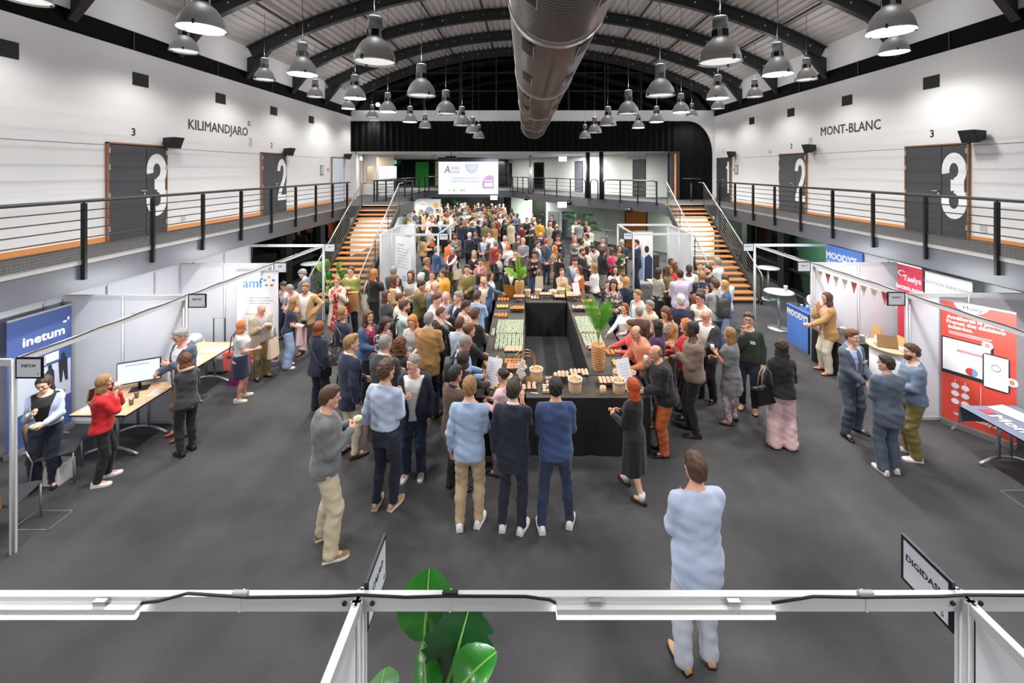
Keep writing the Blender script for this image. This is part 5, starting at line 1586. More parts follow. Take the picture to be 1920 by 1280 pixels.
P_(.36, 6.72, .2, .26, 'cube', m_cream, 'small board of sandwich slices behind the man in the blue bomber', 'sandwich slice on the small front board', nx=3, ny=4)
P_(.42, 6.98, .2, .2, 'cube', m_cream, 'small stack of sandwich slices near the tall paper bag', 'sandwich slice beside the tall paper bag', nx=3, ny=3)
P_(.02 + .0, 6.8, .34, .24, 'ball', m_cream, 'cream board of pale bites beside the navy blazer man', 'pale bite on the cream front board', nx=5, ny=3)
P_(1.34, 6.88, .34, .22, 'ball', m_cream, 'board of pale sandwiches beside the bread bag and the menu card', 'pale sandwich beside the bread bag', .05, nx=5, ny=3)
P_(.22, 11.5, .34, .24, 'ball', m_cream, 'pale board of sandwiches on the rear table by the bread bag', 'pale sandwich on the rear board by the bread bag', nx=5, ny=3)
P_(.55, 11.5, .36, .22, 'ball', m_cream, 'raised tray of pale rolls at the middle of the rear table', 'pale roll on the raised rear tray', .1, nx=5, ny=3)
P_(.92, 11.45, .3, .22, 'ball', m_bread if False else m_cream, 'tray of pale buns at the rear table end', 'pale bun at the rear table end', .05, nx=4, ny=3)
m_kraft = M('kraft_paper', (206, 176, 138), .8, var=.1, vscale=12, bump=(.3, 30))
m_paperw = M('bag_rim', (226, 214, 196), .7)
def bread_bag(x, y, s, label, dark=False):
 t = empty('paper_bag', (x, y, TB), rj.uniform(0, 6), label, 'bag')
 t.scale = (s, s, s)
 MB().lathe([(.085, 0), (.09, .01), (.094, .12), (.09, .15)], 9, cap=False).lathe([(0, .004), (.085, .004)], 9, cap=False).build('bag_body', m_kraft, t)
 MB().lathe([(.09, .145), (.104, .148), (.106, .185), (.098, .19), (.09, .16)], 9, cap=False).build('folded_rim', m_paperw, t)
 for k in range(5):
  a = k * 1.256
  MB().ball((.04 * math.cos(a), .04 * math.sin(a), .165 + .01 * (k % 2)), .042, .03, .03, 8, 5).build('bread_roll', m_bread, t)
for x, y, s, l in ((.18, 7.02, 1.1, 'tall kraft bag of bread at the inner edge of the front table'), (.78, 6.68, 1.12, 'tilted kraft bag of bread near the front table edge'), (1.46, 6.66, 1.05, 'kraft bag of bread behind the red haired woman'), (-.3, 6.85, .95, 'kraft bag behind the woman with glasses at the front corner'), (.06, 11.75, .9, 'small kraft bag on the rear table by the vase'), (.36, 11.75, .95, 'upright kraft bag at the middle of the rear table'), (.76, 11.65, 1.0, 'low kraft bag of bread towards the rear table end'), (.98, 11.75, 1.1, 'kraft basket of bread beside the small potted plant'), (1.2, 11.5, .9, 'pale paper basket at the rear corner'), (1.72, 6.98, .9, 'kraft bag of bread behind the white menu card'), (1.52, 7.08, .7, 'small bread heap bag beside the peach jumper')):
 bread_bag(x, y, s, l)
tag(MB().lathe([(.0, 0), (.045, 0), (.05, .12), (.046, .12), (.042, .01), (0, .01)], 12, cap=False).build('kraft_cup', m_kraft, None, Matrix.Translation((1.2, 6.6, TB))), 'kraft cup between the two bread bags on the front table', 'cup')
# vases
m_ratt = M('rattan', (206, 158, 104), .7, var=.25, vscale=30)
def rattan_vase(x, y, h, label):
 t = empty('rattan_vase', (x, y, TB), 0, label, 'vase')
 MB().lathe([(.075, 0), (.1, h * .5), (.112, h * .8), (.1, h), (.09, h), (.08, h * .6), (.06, .02)], 16).build('vase_core', m_ratt, t)
 n = int(h / .022)
 for k in range(n):
  z = .012 + k * .022
  r = np.interp(z, [0, h * .5, h * .8, h], [.075, .1, .112, .1]) + .004
  MB().tube([((r + .011 * math.sin(q * math.pi / 2 + (k % 2) * math.pi)) * math.cos(q * math.pi / 16), (r + .011 * math.sin(q * math.pi / 2 + (k % 2) * math.pi)) * math.sin(q * math.pi / 16), z) for q in range(32)], .0095, 5, closed=True).build('weave_strand', m_ratt, t)
 return t
m_fern = M('fern_green', (92, 168, 50), .5, var=.3, vscale=10)
def fronds(x, y, z0, h, n, label, seed, mat, spread=.22, nm='palm_fronds'):
 t = empty(nm, (x, y, z0), 0, label, 'plant')
 r = random.Random(seed)
 for k in range(n):
  a = 2 * math.pi * k / n + r.uniform(-.4, .4)
  rr_, top = spread * r.uniform(.6, 1.2), h * r.uniform(.75, 1.05)
  pts = [Vector((rr_ * math.cos(a) * u ** 1.6, rr_ * math.sin(a) * u ** 1.6, top * u)) for u in [q / 12 for q in range(13)]]
  mb = MB()
  mb.tube(pts, [.006 * (1 - q / 14) for q in range(13)], 5)
  for q in range(4, 13):
   for f in (0, .33, .66):
    if q + f > 12: continue
    c = pts[q].lerp(pts[min(12, q + 1)], f)
    d = (pts[min(12, q + 1)] - pts[q - 1]).normalized()
    sd = d.cross(Vector((math.sin(a), -math.cos(a), .2))).normalized()
    for s in (-1, 1):
     L = .16 * math.sin(math.pi * (q + f - 2.5) / 10.5) + .03
     e = c + (sd * s * .75 + d * .8).normalized() * L
     w = d * .008
     mb.add([c - w, c + w, (c + e) / 2 + w, e, (c + e) / 2 - w], [(0, 1, 2, 3, 4)], True)
  mb.build('frond', mat, t)
 return t
rattan_vase(1.27, 7.4, .46, 'tall woven rattan vase on the buffet corner')
fronds(1.27, 7.4, TB + .44, .82, 7, 'bright green palm fronds standing in the tall rattan vase', 3, m_fern)
rattan_vase(-.16, 11.72, .42, 'woven rattan vase at the rear corner beside the gold menu board')
t = empty('banana_leaves', (-.16, 11.72, TB + .38), 0, 'bright green split leaves in the rear rattan vase', 'plant')
m_bl = M('split_leaf', (128, 176, 62), .45, var=.25, vscale=8)
for bx, tx, tz, w, d in ((-.02, -.05, .72, .2, .0), (.02, .16, .45, .22, .06), (-.03, -.42, .4, .2, .08), (0, -.2, .22, .16, .06), (.03, .2, .25, .16, .05)):
 leaf_obj(t, (bx, 0, .12), (tx, -.08, tz), w, d, m_bl, (0, 0, 0), up=(0, -1, .6), torn=.35, nseg=12)
# orchid and gold arch
ga = empty('gold_arch_stand', (.02, 6.98, TB), R_(20), 'gold triple arch display stand beside the white orchid', 'stand')
for k in range(3):
 r = .13 + .03 * k
 y = .05 * k
 MB().tube([(-r, y, 0), (-r, y, .3)] + [(-r * math.cos(math.pi * q / 12), y, .3 + r * math.sin(math.pi * q / 12)) for q in range(1, 12)] + [(r, y, .3), (r, y, 0)], .005, 6).build('arch', m_gold, ga)
MB().bbox(-.2, .2, -.04, .14, 0, .01, .003).build('base_plate', m_gold, ga)
orc = empty('orchid', (-.02, 6.86, TB), 0, 'white orchid in a small dark glass before the gold arch', 'flower')
MB().lathe([(.03, 0), (.036, .08), (.03, .08)], 12).build('glass_pot', m_black, orc)
for s in (-1, 1): MB().tube([(0, 0, .07), (s * .02, 0, .2), (s * .05 - .04, -.02, .34)], .004, 5).build('stem', m_stem, orc)
for k in range(8):
 cx, cz = -.05 + .04 * math.sin(k * 2.1), .16 + .032 * k
 mb = MB()
 for q in range(5):
  a = q * 1.256 + k
  mb.ball((cx + .026 * math.cos(a), -.02 - .01 * (k % 2), cz + .026 * math.sin(a)), .022, .006, .02, 7, 4)
 mb.build('blossom', M('orchid_white', (238, 236, 234), .5), orc)
# menu cards, gold board, candles, condiments
def menu_card(a, b, z0, z1, label, back=False, rz=0.0, tilt=-22):
 t = empty('menu_card', a, rz, label, 'menu card')
 m = Matrix.Rotation(R_(tilt), 4, 'X')
 w, h = b, z1 - z0
 MB().box(-w / 2, w / 2, -.003, .003, 0, h).build('card', M('card_white', (226, 228, 236), .35) if not back else M('card_gold', (176, 128, 54), .35, .3), t, m)
 if not back:
  for k in range(7):
   MB().box(-w * (.3 - .03 * (k % 3)), w * (.3 - .03 * (k % 2)), -.0045, -.003, h * (.82 - .09 * k), h * (.82 - .09 * k) + .008).build('print_line', m_tl, t, m)
 MB().box(-w * .4, w * .4, -.01, .09, 0, .012).build('easel_foot', m_wire, t)
menu_card((-.55, 6.75, TB), .26, 0, .46, 'white menu card leaning beside the two brass cards at the buffet corner', rz=R_(-24))
menu_card((1.62, 6.72, TB), .26, 0, .46, 'white menu card standing before the peach jumper', rz=R_(24))
menu_card((1.42, 11.55, TB), .2, 0, .4, 'white menu card at the rear corner by the potted plant', rz=R_(22))
menu_card((-.4, 11.5, TB), .32, 0, .42, 'gold backed menu board beside the rear rattan vase', True, R_(-14), 20)
for x, y, l in ((-.43, 6.6, 'brass card holder at the buffet corner, the smaller one in front'), (-.38, 6.68, 'brass card holder at the buffet corner, the larger one behind')):
 tag(MB().bbox(-.055, .055, -.012, .012, 0, .12 if '.6,' not in l else .1, .004).build('brass_card_holder', M('brass', (206, 156, 74), .3, .6), None, Matrix.Translation((x, y, TB))), l, 'card holder')
def candle(x, y, l):
 t = empty('tealight_glass', (x, y, TB), 0, l, 'candle')
 MB().lathe([(.03, 0), (.045, .02), (.045, .07), (.04, .07), (.038, .02), (0, .015)], 14, cap=False).build('glass', M('dark_glass', (20, 24, 20), .08), t)
 MB().ball((0, 0, .025), .03, .03, .014, 8, 5).build('filling', m_leafl, t)
candle(-.6, 6.6, 'dark glass bowl with greens by the brass card holders')
candle(1.78, 6.62, 'dark glass bowl with greens at the corner by the red haired woman')
candle(1.66, 11.5, 'dark glass pot at the rear corner beside the menu card')
pp_ = empty('small_potted_plant', (1.2, 11.75, TB), 0, 'small round green plant in a white pot on the rear corner', 'plant')
MB().lathe([(.05, 0), (.07, .1), (.06, .1), (.05, .02)], 12).build('pot', m_white, pp_)
for k in range(12):
 a = k * 2.4
 MB().ball((.05 * math.cos(a) * (k % 3) / 2, .05 * math.sin(a) * (k % 3) / 2, .13 + .02 * (k % 2)), .03, .03, .022, 6, 4).build('leaf_cluster', m_leafl, pp_)
tag(MB().bbox(.52, .68, 7.04, 7.16, TB, TB + .05, .004).build('kraft_box', m_kraft), 'small kraft box at the inner edge of the front table', 'box')
tag(MB().tube([(.12, 6.62, TB + .006), (.2, 6.6, TB + .008)], .01, 6).ball((.1, 6.625, TB + .008), .02, .012, .007, 7, 4).build('white_spoon', m_white), 'white spoon lying near the front table edge', 'spoon')
# ================================================================== people: bodies grown from distance fields
class Field:
 """a signed distance grid; primitives are blended in, the zero surface is meshed by surface nets"""
 def __init__(s, lo, hi, h):
  s.h = h
  s.lo = np.array(lo, np.float32) - 2.5 * h
  n = np.ceil((np.array(hi, np.float32) + 2.5 * h - s.lo) / h).astype(int) + 1
  s.ax = [s.lo[i] + h * np.arange(n[i], dtype=np.float32) for i in range(3)]
  s.D = np.full(tuple(n), .12, np.float32)
 def sub(s, lo, hi):
  r = []
  for i in range(3):
   a = int(max(0, math.floor((lo[i] - s.lo[i]) / s.h)))
   b = int(min(len(s.ax[i]), math.ceil((hi[i] - s.lo[i]) / s.h) + 1))
   if b <= a: return None
   r.append(slice(a, b))
  X = s.ax[0][r[0]][:, None, None]
  Y = s.ax[1][r[1]][None, :, None]
  Z = s.ax[2][r[2]][None, None, :]
  return tuple(r), X, Y, Z
 def blend(s, r, d, k):
  a = s.D[r]
  if k <= 0:
   s.D[r] = np.minimum(a, d)
  else:
   hh = np.maximum(k - np.abs(a - d), 0) / k
   s.D[r] = np.minimum(a, d) - hh * hh * k * .25
 def cap(s, a, b, ra, rb, k=.03, sub=False):
  a, b = np.array(a, np.float32), np.array(b, np.float32)
  m = max(ra, rb) + .1
  q = s.sub(np.minimum(a, b) - m, np.maximum(a, b) + m)
  if q is None: return
  r, X, Y, Z = q
  ba = b - a
  L = float(ba @ ba) + 1e-9
  t = np.clip(((X - a[0]) * ba[0] + (Y - a[1]) * ba[1] + (Z - a[2]) * ba[2]) / L, 0, 1)
  d = np.sqrt((X - a[0] - t * ba[0]) ** 2 + (Y - a[1] - t * ba[1]) ** 2 + (Z - a[2] - t * ba[2]) ** 2) - (ra + (rb - ra) * t)
  if sub: s.D[r] = np.maximum(s.D[r], -d)
  else: s.blend(r, d, k)
 def ell(s, c, rad, k=.02, sub=False, rot=None):
  c, rad = np.array(c, np.float32), np.array(rad, np.float32)
  m = float(rad.max()) + .08
  q = s.sub(c - m, c + m)
  if q is None: return
  r, X, Y, Z = q
  u, v, w = X - c[0], Y - c[1], Z - c[2]
  if rot is not None:
   R = rot
   u, v, w = R[0][0] * u + R[0][1] * v + R[0][2] * w, R[1][0] * u + R[1][1] * v + R[1][2] * w, R[2][0] * u + R[2][1] * v + R[2][2] * w
  k0 = np.sqrt((u / rad[0]) ** 2 + (v / rad[1]) ** 2 + (w / rad[2]) ** 2)
  k1 = np.sqrt((u / rad[0] ** 2) ** 2 + (v / rad[1] ** 2) ** 2 + (w / rad[2] ** 2) ** 2) + 1e-6
  d = k0 * (k0 - 1) / k1
  if sub: s.D[r] = np.maximum(s.D[r], -d)
  else: s.blend(r, d, k)
 def loft(s, rows, fr, k=.03, e=0.0, ex=2.3):
  """rows of (z, half width, half depth, forward offset) in the frame fr = (origin, right, forward, up)"""
  o, rt, fw, up = fr
  zs = np.array([q[0] for q in rows], np.float32)
  W = np.array([q[1] for q in rows], np.float32) + e
  Dp = np.array([q[2] for q in rows], np.float32) + e
  C = np.array([q[3] for q in rows], np.float32)
  P0, P1 = o + up * zs[0], o + up * zs[-1]
  m = float(max(W.max(), Dp.max())) + .1
  q = s.sub(np.minimum(P0, P1) - m, np.maximum(P0, P1) + m)
  if q is None: return
  r, X, Y, Z = q
  x, y, z = X - o[0], Y - o[1], Z - o[2]
  w = x * up[0] + y * up[1] + z * up[2]
  u = x * rt[0] + y * rt[1] + z * rt[2]
  v = x * fw[0] + y * fw[1] + z * fw[2]
  shp = w.shape
  wf = w.ravel()
  ww = np.interp(wf, zs, W).reshape(shp).astype(np.float32)
  dd = np.interp(wf, zs, Dp).reshape(shp).astype(np.float32)
  cc = np.interp(wf, zs, C).reshape(shp).astype(np.float32)
  g = (np.abs(u / ww) ** ex + np.abs((v - cc) / dd) ** ex) ** (1 / ex)
  d = (g - 1) * np.minimum(ww, dd) * 1.05
  dz = np.maximum(np.maximum(zs[0] - w, w - zs[-1]), 0)
  d = np.where(dz > 0, np.sqrt(np.maximum(d, 0) ** 2 + dz ** 2) + np.minimum(d, 0) * 0, d)
  s.blend(r, d, k)
 def cutf(s, fn):
  """keep where fn(X, Y, Z) <= 0"""
  X, Y, Z = s.ax[0][:, None, None], s.ax[1][None, :, None], s.ax[2][None, None, :]
  s.D = np.maximum(s.D, fn(X, Y, Z).astype(np.float32))
 def wrinkle(s, amp, ph, f=1.0):
  X, Y, Z = s.ax[0][:, None, None], s.ax[1][None, :, None], s.ax[2][None, None, :]
  s.D += (amp * (np.sin(23 * f * X + 14 * f * Z + 9 * np.sin(6 * Z + ph) + ph) * np.sin(19 * f * Z - 16 * f * Y + ph * 2) + .6 * np.sin(47 * f * Z + 21 * X * f + 17 * Y * f + ph * 3))).astype(np.float32)
 def mesh(s):
  D, h = s.D, s.h
  D[0], D[-1], D[:, 0], D[:, -1], D[:, :, 0], D[:, :, -1] = .1, .1, .1, .1, .1, .1
  nx, ny, nz = D.shape
  ins = D < 0
  sh = (nx - 1, ny - 1, nz - 1)
  acc = [np.zeros(sh, np.float32) for _ in range(3)]
  cnt = np.zeros(sh, np.float32)
  I = np.indices(sh, dtype=np.float32) if False else None
  edges = []
  for a in range(3):
   sl0 = [slice(None)] * 3; sl1 = [slice(None)] * 3
   sl0[a], sl1[a] = slice(0, -1), slice(1, None)
   m = ins[tuple(sl0)] != ins[tuple(sl1)]
   idx = np.nonzero(m)
   v0, v1 = D[tuple(sl0)][idx], D[tuple(sl1)][idx]
   t = v0 / (v0 - v1)
   pos = [idx[i].astype(np.float32) for i in range(3)]
   pos[a] = pos[a] + t
   b, c = [i for i in range(3) if i != a]
   for db in (0, 1):
    for dc in (0, 1):
     J = [idx[0], idx[1], idx[2]]
     J[b] = J[b] - db; J[c] = J[c] - dc
     ok = (J[b] >= 0) & (J[c] >= 0) & (J[b] < sh[b]) & (J[c] < sh[c])
     K = tuple(j[ok] for j in J)
     for i in range(3): np.add.at(acc[i], K, pos[i][ok])
     np.add.at(cnt, K, 1)
   edges.append((a, b, c, idx, ins[tuple(sl0)][idx]))
  vi = np.nonzero(cnt)
  n = len(vi[0])
  ids = np.full(sh, -1, np.int64)
  ids[vi] = np.arange(n)
  V = np.stack([s.lo[i] + h * acc[i][vi] / cnt[vi] for i in range(3)], 1)
  Q = []
  for a, b, c, idx, inside in edges:
   def cell(db, dc):
    J = [idx[0], idx[1], idx[2]]
    J[b] = J[b] - db; J[c] = J[c] - dc
    return ids[tuple(J)]
   q = np.stack([cell(1, 1), cell(0, 1), cell(0, 0), cell(1, 0)], 1)
   flip = inside if a != 1 else ~inside
   q[~flip] = q[~flip][:, ::-1]
   Q.append(q)
  Q = np.concatenate(Q) if Q else np.zeros((0, 4), np.int64)
  return V, Q
def np_mesh(name, parts, mats):
 """parts: list of (V, quads, material index or array)"""
 me = bpy.data.meshes.new(name)
 off, VV, QQ, MI = 0, [], [], []
 for V, Q, mi in parts:
  VV.append(V); QQ.append(Q + off); off += len(V)
  MI.append(np.full(len(Q), mi, np.int32) if np.isscalar(mi) else mi)
 V = np.concatenate(VV).astype(np.float32); Q = np.concatenate(QQ).astype(np.int32); MI = np.concatenate(MI)
 me.vertices.add(len(V)); me.vertices.foreach_set('co', V.ravel())
 me.loops.add(Q.size); me.loops.foreach_set('vertex_index', Q.ravel())
 me.polygons.add(len(Q)); me.polygons.foreach_set('loop_start', np.arange(0, Q.size, 4, dtype=np.int32))
 me.polygons.foreach_set('material_index', MI.astype(np.int32))
 me.polygons.foreach_set('use_smooth', np.ones(len(Q), bool))
 for m in mats: me.materials.append(m)
 me.update(calc_edges=True)
 me.validate()
 return me
A3 = lambda *v: np.array(v, np.float32)
def rotz(a): return np.array(((math.cos(a), -math.sin(a), 0), (math.sin(a), math.cos(a), 0), (0, 0, 1)), np.float32)
def rotx(a): return np.array(((1, 0, 0), (0, math.cos(a), -math.sin(a)), (0, math.sin(a), math.cos(a))), np.float32)
def roty(a): return np.array(((math.cos(a), 0, math.sin(a)), (0, 1, 0), (-math.sin(a), 0, math.cos(a))), np.float32)
# ---- head, hands, hair and shoes are grown once and reused
def skull(f, fem=False, e=0.0):
 f.ell((0, -.012, .03), (.075 + e, .096 + e, .09 + e), .02)
 f.cap((0, .012, -.03), (0, .045, -.082), .064 + e, .034 + e, .035)
 f.cap((-.045, .0, -.045), (.0, .05, -.088), .026 + e, .024 + e, .03)
 f.cap((.045, .0, -.045), (.0, .05, -.088), .026 + e, .024 + e, .03)
_HEADS = {}
def head_arrays(h, fem):
 key = (h, fem)
 if key in _HEADS: return _HEADS[key]
 f = Field((-.1, -.12, -.14), (.1, .135, .13), h)
 skull(f, fem)
 f.ell((0, .07, .036), (.055, .022, .016), .02)                       # brow
 for s in (-1, 1):
  f.ell((s * .031, .094, .014), (.016, .013, .011), 0, sub=True)   # eye sockets
  f.ell((s * .04, .062, -.02), (.022, .02, .02), .02)              # cheeks
  f.ell((s * .077, -.006, .0), (.01, .019, .031), .008)            # ears
  f.ell((s * .083, .002, .002), (.006, .009, .016), 0, sub=True)
 f.cap((0, .082, .018), (0, .103, -.02), .008, .012, .012)            # nose
 for s in (-1, 1): f.ell((s * .012, .093, -.023), (.009, .01, .008), .008)
 f.ell((0, .08, -.047), (.023, .011, .0065), .006)                    # lips
 f.ell((0, .079, -.058), (.02, .011, .0065), .006)
 f.ell((0, .07, -.092), (.022, .018, .017), .02)                      # chin
 V, Q = f.mesh()
 c = V[Q].mean(1)
 mi = np.zeros(len(Q), np.int32)
 mi[(np.abs(c[:, 0]) < .022) & (c[:, 1] > .078) & (c[:, 2] < -.042) & (c[:, 2] > -.063)] = 1
 parts = [(V, Q, mi)]
 if h < .014:
  for s in (-1, 1):
   for (cc, r, m) in (((s * .031, .0785, .015), .0128, 2), ((s * .031, .0845, .015), .0082, 3)):
    b = MB().ball(cc, r, n=8, m=6)
    Vb = np.array(b.v, np.float32)
    Qb = np.array([q if len(q) == 4 else (q[0], q[1], q[2], q[2]) for q in b.f], np.int64)
    Qb = Qb[[len(set(q)) == 4 for q in Qb.tolist()]]
    parts.append((Vb, Qb, m))
   x = np.linspace(-.02, .02, 7)
   Vb = np.concatenate([np.stack([s * .032 + x, .087 + .004 * np.cos(x * 60) - np.abs(x) * .15 + dy, .036 + .004 * np.cos(x * 70) + dz], 1) for dy, dz in ((.002, .004), (.006, 0), (.002, -.004))]).astype(np.float32)
   Qb = np.array([(r * 7 + k, r * 7 + k + 1, (r + 1) * 7 + k + 1, (r + 1) * 7 + k) for r in range(2) for k in range(6)], np.int64)
   parts.append((Vb, Qb, 4))
 _HEADS[key] = parts
 return parts
_HANDS = {}
def hand_arrays(h, pose):
 """right hand, wrist at the origin, fingers along -z, palm facing -x (towards the thigh), thumb forward (+y)"""
 key = (h, pose)
 if key in _HANDS: return _HANDS[key]
 f = Field((-.1, -.08, -.2), (.06, .1, .04), h)
 rmin = h * .62
 f.ell((0, .0, -.045), (.016, .036, .045), .01)
 f.cap((0, 0, .03), (0, 0, -.02), .026, .024, .02)
 curl = {'relax': .28, 'grip': .95, 'flat': .1, 'pinch': .75}[pose]
 for i, (y, L) in enumerate(((.029, .072), (.01, .08), (-.01, .074), (-.028, .058))):
  p = A3(0, y, -.082)
  a = curl * (1.0 + .12 * i) * (.7 if (pose == 'pinch' and i == 0) else 1)
  ang = a * .6
  for j, (fr, r) in enumerate(((.45, .0092), (.3, .0084), (.25, .0076))):
   q = p + A3(-math.sin(ang), y * .25, -math.cos(ang)) * L * fr
   f.cap(p, q, max(r, rmin), max(r * .93, rmin), .004)
   p = q
   ang += a * 1.05
 t0, t1, t2 = A3(-.004, .03, -.025), A3(-.02, .056, -.052), A3(-.042, .05, -.082) if pose in ('grip', 'pinch') else A3(-.02, .066, -.085)
 f.cap(t0, t1, max(.013, rmin), max(.0105, rmin), .012)
 f.cap(t1, t2, max(.0105, rmin), max(.0085, rmin), .004)
 _HANDS[key] = f.mesh()
 return _HANDS[key]
_HAIR = {}
HAIRM = {}
def hair_mesh(style, h):
 key = (style, h)
 if key in HAIRM: return HAIRM[key]
 f = Field((-.2, -.24, -.42), (.2, .16, .25), h)
 t = {'short': .013, 'neat': .011, 'buzz': .005, 'curly': .022, 'quiff': .013, 'ring': .008, 'bob': .022, 'medium': .02, 'long': .018, 'wavy': .026, 'bigcurl': .03, 'pony': .011, 'bun': .011, 'afro': .012, 'pixie': .017, 'cap': .014}[style]
 f.ell((0, -.012, .032), (.0745 + t, .0955 + t, .09 + t), .01)
 front = {'quiff': .05, 'curly': .045, 'buzz': .03, 'afro': .035}.get(style, .04)
 lowz = -.055
 if style in ('short', 'neat', 'quiff', 'curly', 'buzz', 'ring', 'afro', 'pixie', 'cap'):
  f.ell((0, -.05, -.02), (.064 + t * .8, .052 + t * .8, .055), .02)
 if style == 'short': f.ell((0, .02, .098), (.06, .065, .03), .03)
 if style == 'quiff': f.ell((.01, .05, .108), (.058, .045, .034), .03)
 if style == 'curly': f.ell((0, .02, .105), (.068, .075, .04), .03)
 if style == 'cap': f.ell((0, .045, .07), (.07, .06, .022), .01)
 def curtain(zb, w, dpt, yo=-.02, flare=0.0):
  f.loft([(zb, w + flare, dpt + flare * .5, yo - .012), (zb + .06, w + flare * .7, dpt, yo - .006), (-.05, w, dpt, yo), (.05, w - .01, dpt, yo)], (A3(0, 0, 0), A3(1, 0, 0), A3(0, 1, 0), A3(0, 0, 1)), .02, 0, 2.2)
 if style == 'bob': curtain(-.13, .094, .09, -.018, .012)
 if style == 'medium': curtain(-.19, .093, .085, -.03, .01)
 if style == 'long': curtain(-.36, .085, .058, -.055, .012)
 if style == 'wavy': curtain(-.24, .102, .082, -.035, .02)
 if style == 'bigcurl': curtain(-.17, .118, .105, -.03, .01)
 face = None
 if style in ('bob', 'medium', 'long', 'wavy', 'bigcurl'):
  f.cutf(lambda X, Y, Z: np.minimum(Y - (.035 + .75 * np.maximum(Z - .04, 0) - .12 * np.maximum(-.05 - Z, 0)) + np.maximum(0, np.abs(X) - .055) * -.6, .05 * np.ones_like(Z + X + Y)))
 else:
  f.cutf(lambda X, Y, Z: Y - (.012 + front * 0 + 1.15 * (Z - .015)) if style != 'cap' else Y - (.03 + 1.6 * (Z - .02)))
  f.cutf(lambda X, Y, Z: (lowz - .012) - Z + 0 * (X + Y))
 if style == 'ring':
  f.cutf(lambda X, Y, Z: Z + Y * .45 - .035 + 0 * X)
 if style == 'pony':
  f.cap((0, -.1, .03), (0, -.15, .01), .028, .034, .02); f.cap((0, -.15, .01), (0, -.14, -.2), .034, .016, .02)
 if style == 'bun':
  f.ell((0, -.105, .06), (.045, .045, .045), .015)
 if style in ('curly', 'bigcurl', 'wavy', 'afro', 'pixie'):
  am, fq = {'curly': (.012, 62), 'bigcurl': (.015, 52), 'wavy': (.011, 40), 'afro': (.003, 120), 'pixie': (.005, 70)}[style]
  X, Y, Z = f.ax[0][:, None, None], f.ax[1][None, :, None], f.ax[2][None, None, :]
  f.D += am * (np.sin(fq * X + 3 * np.sin(40 * Z)) * np.sin(fq * Y + 1.3) * np.sin(fq * .8 * Z + 2 * np.sin(31 * X))).astype(np.float32)
 elif style in ('long', 'medium', 'bob', 'short', 'quiff', 'pony', 'bun', 'neat'):
  X, Y, Z = f.ax[0][:, None, None], f.ax[1][None, :, None], f.ax[2][None, None, :]
  f.D += (.0045 * np.sin(95 * X + 30 * Y + 8 * np.sin(9 * Z)) * np.cos(60 * Y)).astype(np.float32)
 if style in ('short', 'neat', 'quiff', 'pony', 'bun', 'pixie', 'curly', 'buzz', 'ring', 'afro'):
  for s in (-1, 1): f.ell((s * .085, .0, -.004), (.022, .022, .03), 0, sub=True)
 V, Q = f.mesh()
 me = np_mesh('hair', [(V, Q, 0)], [M('hair_default', (60, 44, 34), .6)])
 HAIRM[key] = me
 return me
BEARD = {}
def beard_mesh(h):
 if h in BEARD: return BEARD[h]
 f = Field((-.1, -.06, -.16), (.1, .13, .05), h)
 skull(f, e=.006)
 f.ell((0, .074, -.094), (.024, .02, .02), .02)
 f.cutf(lambda X, Y, Z: np.maximum(np.maximum(Z + .022 + .12 * np.abs(X), -Y + .012), -(np.sqrt((X / .026) ** 2 + ((Z + .05) / .014) ** 2) - 1) * .02))
 V, Q = f.mesh()
 BEARD[h] = np_mesh('beard', [(V, Q, 0)], [M('hair_default', (60, 44, 34), .6)])
 return BEARD[h]
def glasses_mesh():
 mb = MB()
 for s in (-1, 1):
  mb.tube([(s * .033 + .021 * math.cos(a), .101, .013 + .016 * math.sin(a)) for a in [2 * math.pi * k / 12 for k in range(12)]], .0022, 5, closed=True)
  mb.tube([(s * .054, .1, .018), (s * .082, .0, .012)], .002, 4)
 mb.tube([(-.012, .103, .017), (.012, .103, .017)], .002, 4)
 return mb.mesh('glasses', M('glasses_black', (20, 20, 22), .3))
GLASS = glasses_mesh()
def shoe_mesh(kind):
 mb = MB()
 prof = {'sneaker': ((-.075, .033, .085), (-.05, .036, .095), (0, .037, .085), (.05, .043, .062), (.1, .046, .05), (.15, .042, .042), (.18, .026, .034), (.19, .008, .03)),
   'oxford': ((-.07, .029, .075), (-.045, .033, .085), (0, .034, .072), (.05, .04, .055), (.1, .043, .046), (.15, .037, .038), (.19, .022, .032), (.205, .006, .028)),
   'flat': ((-.07, .027, .055), (-.045, .03, .058), (0, .031, .035), (.05, .036, .03), (.1, .04, .032), (.14, .035, .03), (.17, .02, .026), (.18, .006, .024)),
   'boot': ((-.07, .034, .15), (-.045, .04, .16), (0, .04, .14), (.05, .044, .075), (.1, .047, .06), (.15, .042, .05), (.18, .027, .038), (.19, .008, .03))}[kind]
 n = 12
 def ring(y, w, z, zt):
  return [(w * math.cos(math.pi * k / (n - 1)), y, z + (zt - z) * math.sin(math.pi * k / (n - 1)) ** .55) for k in range(n)]
 V = []
 for y, w, zt in prof: V += ring(y, w, .02, zt)
 mb.add(V, [(i * n + k, i * n + k + 1, (i + 1) * n + k + 1, (i + 1) * n + k) for i in range(len(prof) - 1) for k in range(n - 1)] + [tuple(range(n))[::-1]], True)
 mb.mi = 1
 out = [(w + .004, y) for y, w, _ in prof] + [(-w - .004, y) for y, w, _ in reversed(prof)]
 hs = .024 if kind in ('sneaker', 'boot') else .016
 mb.prism(out, 0, hs if kind != 'flat' else .012)
 mb.prism([(x * .98, y) for x, y in out], hs if kind != 'flat' else .012, .026)
 return mb.mesh('shoe', [M('shoe_default', (40, 36, 34), .5), M('sole_default', (30, 28, 28), .6)])
SHOES = {k: shoe_mesh(k) for k in ('sneaker', 'oxford', 'flat', 'boot')}
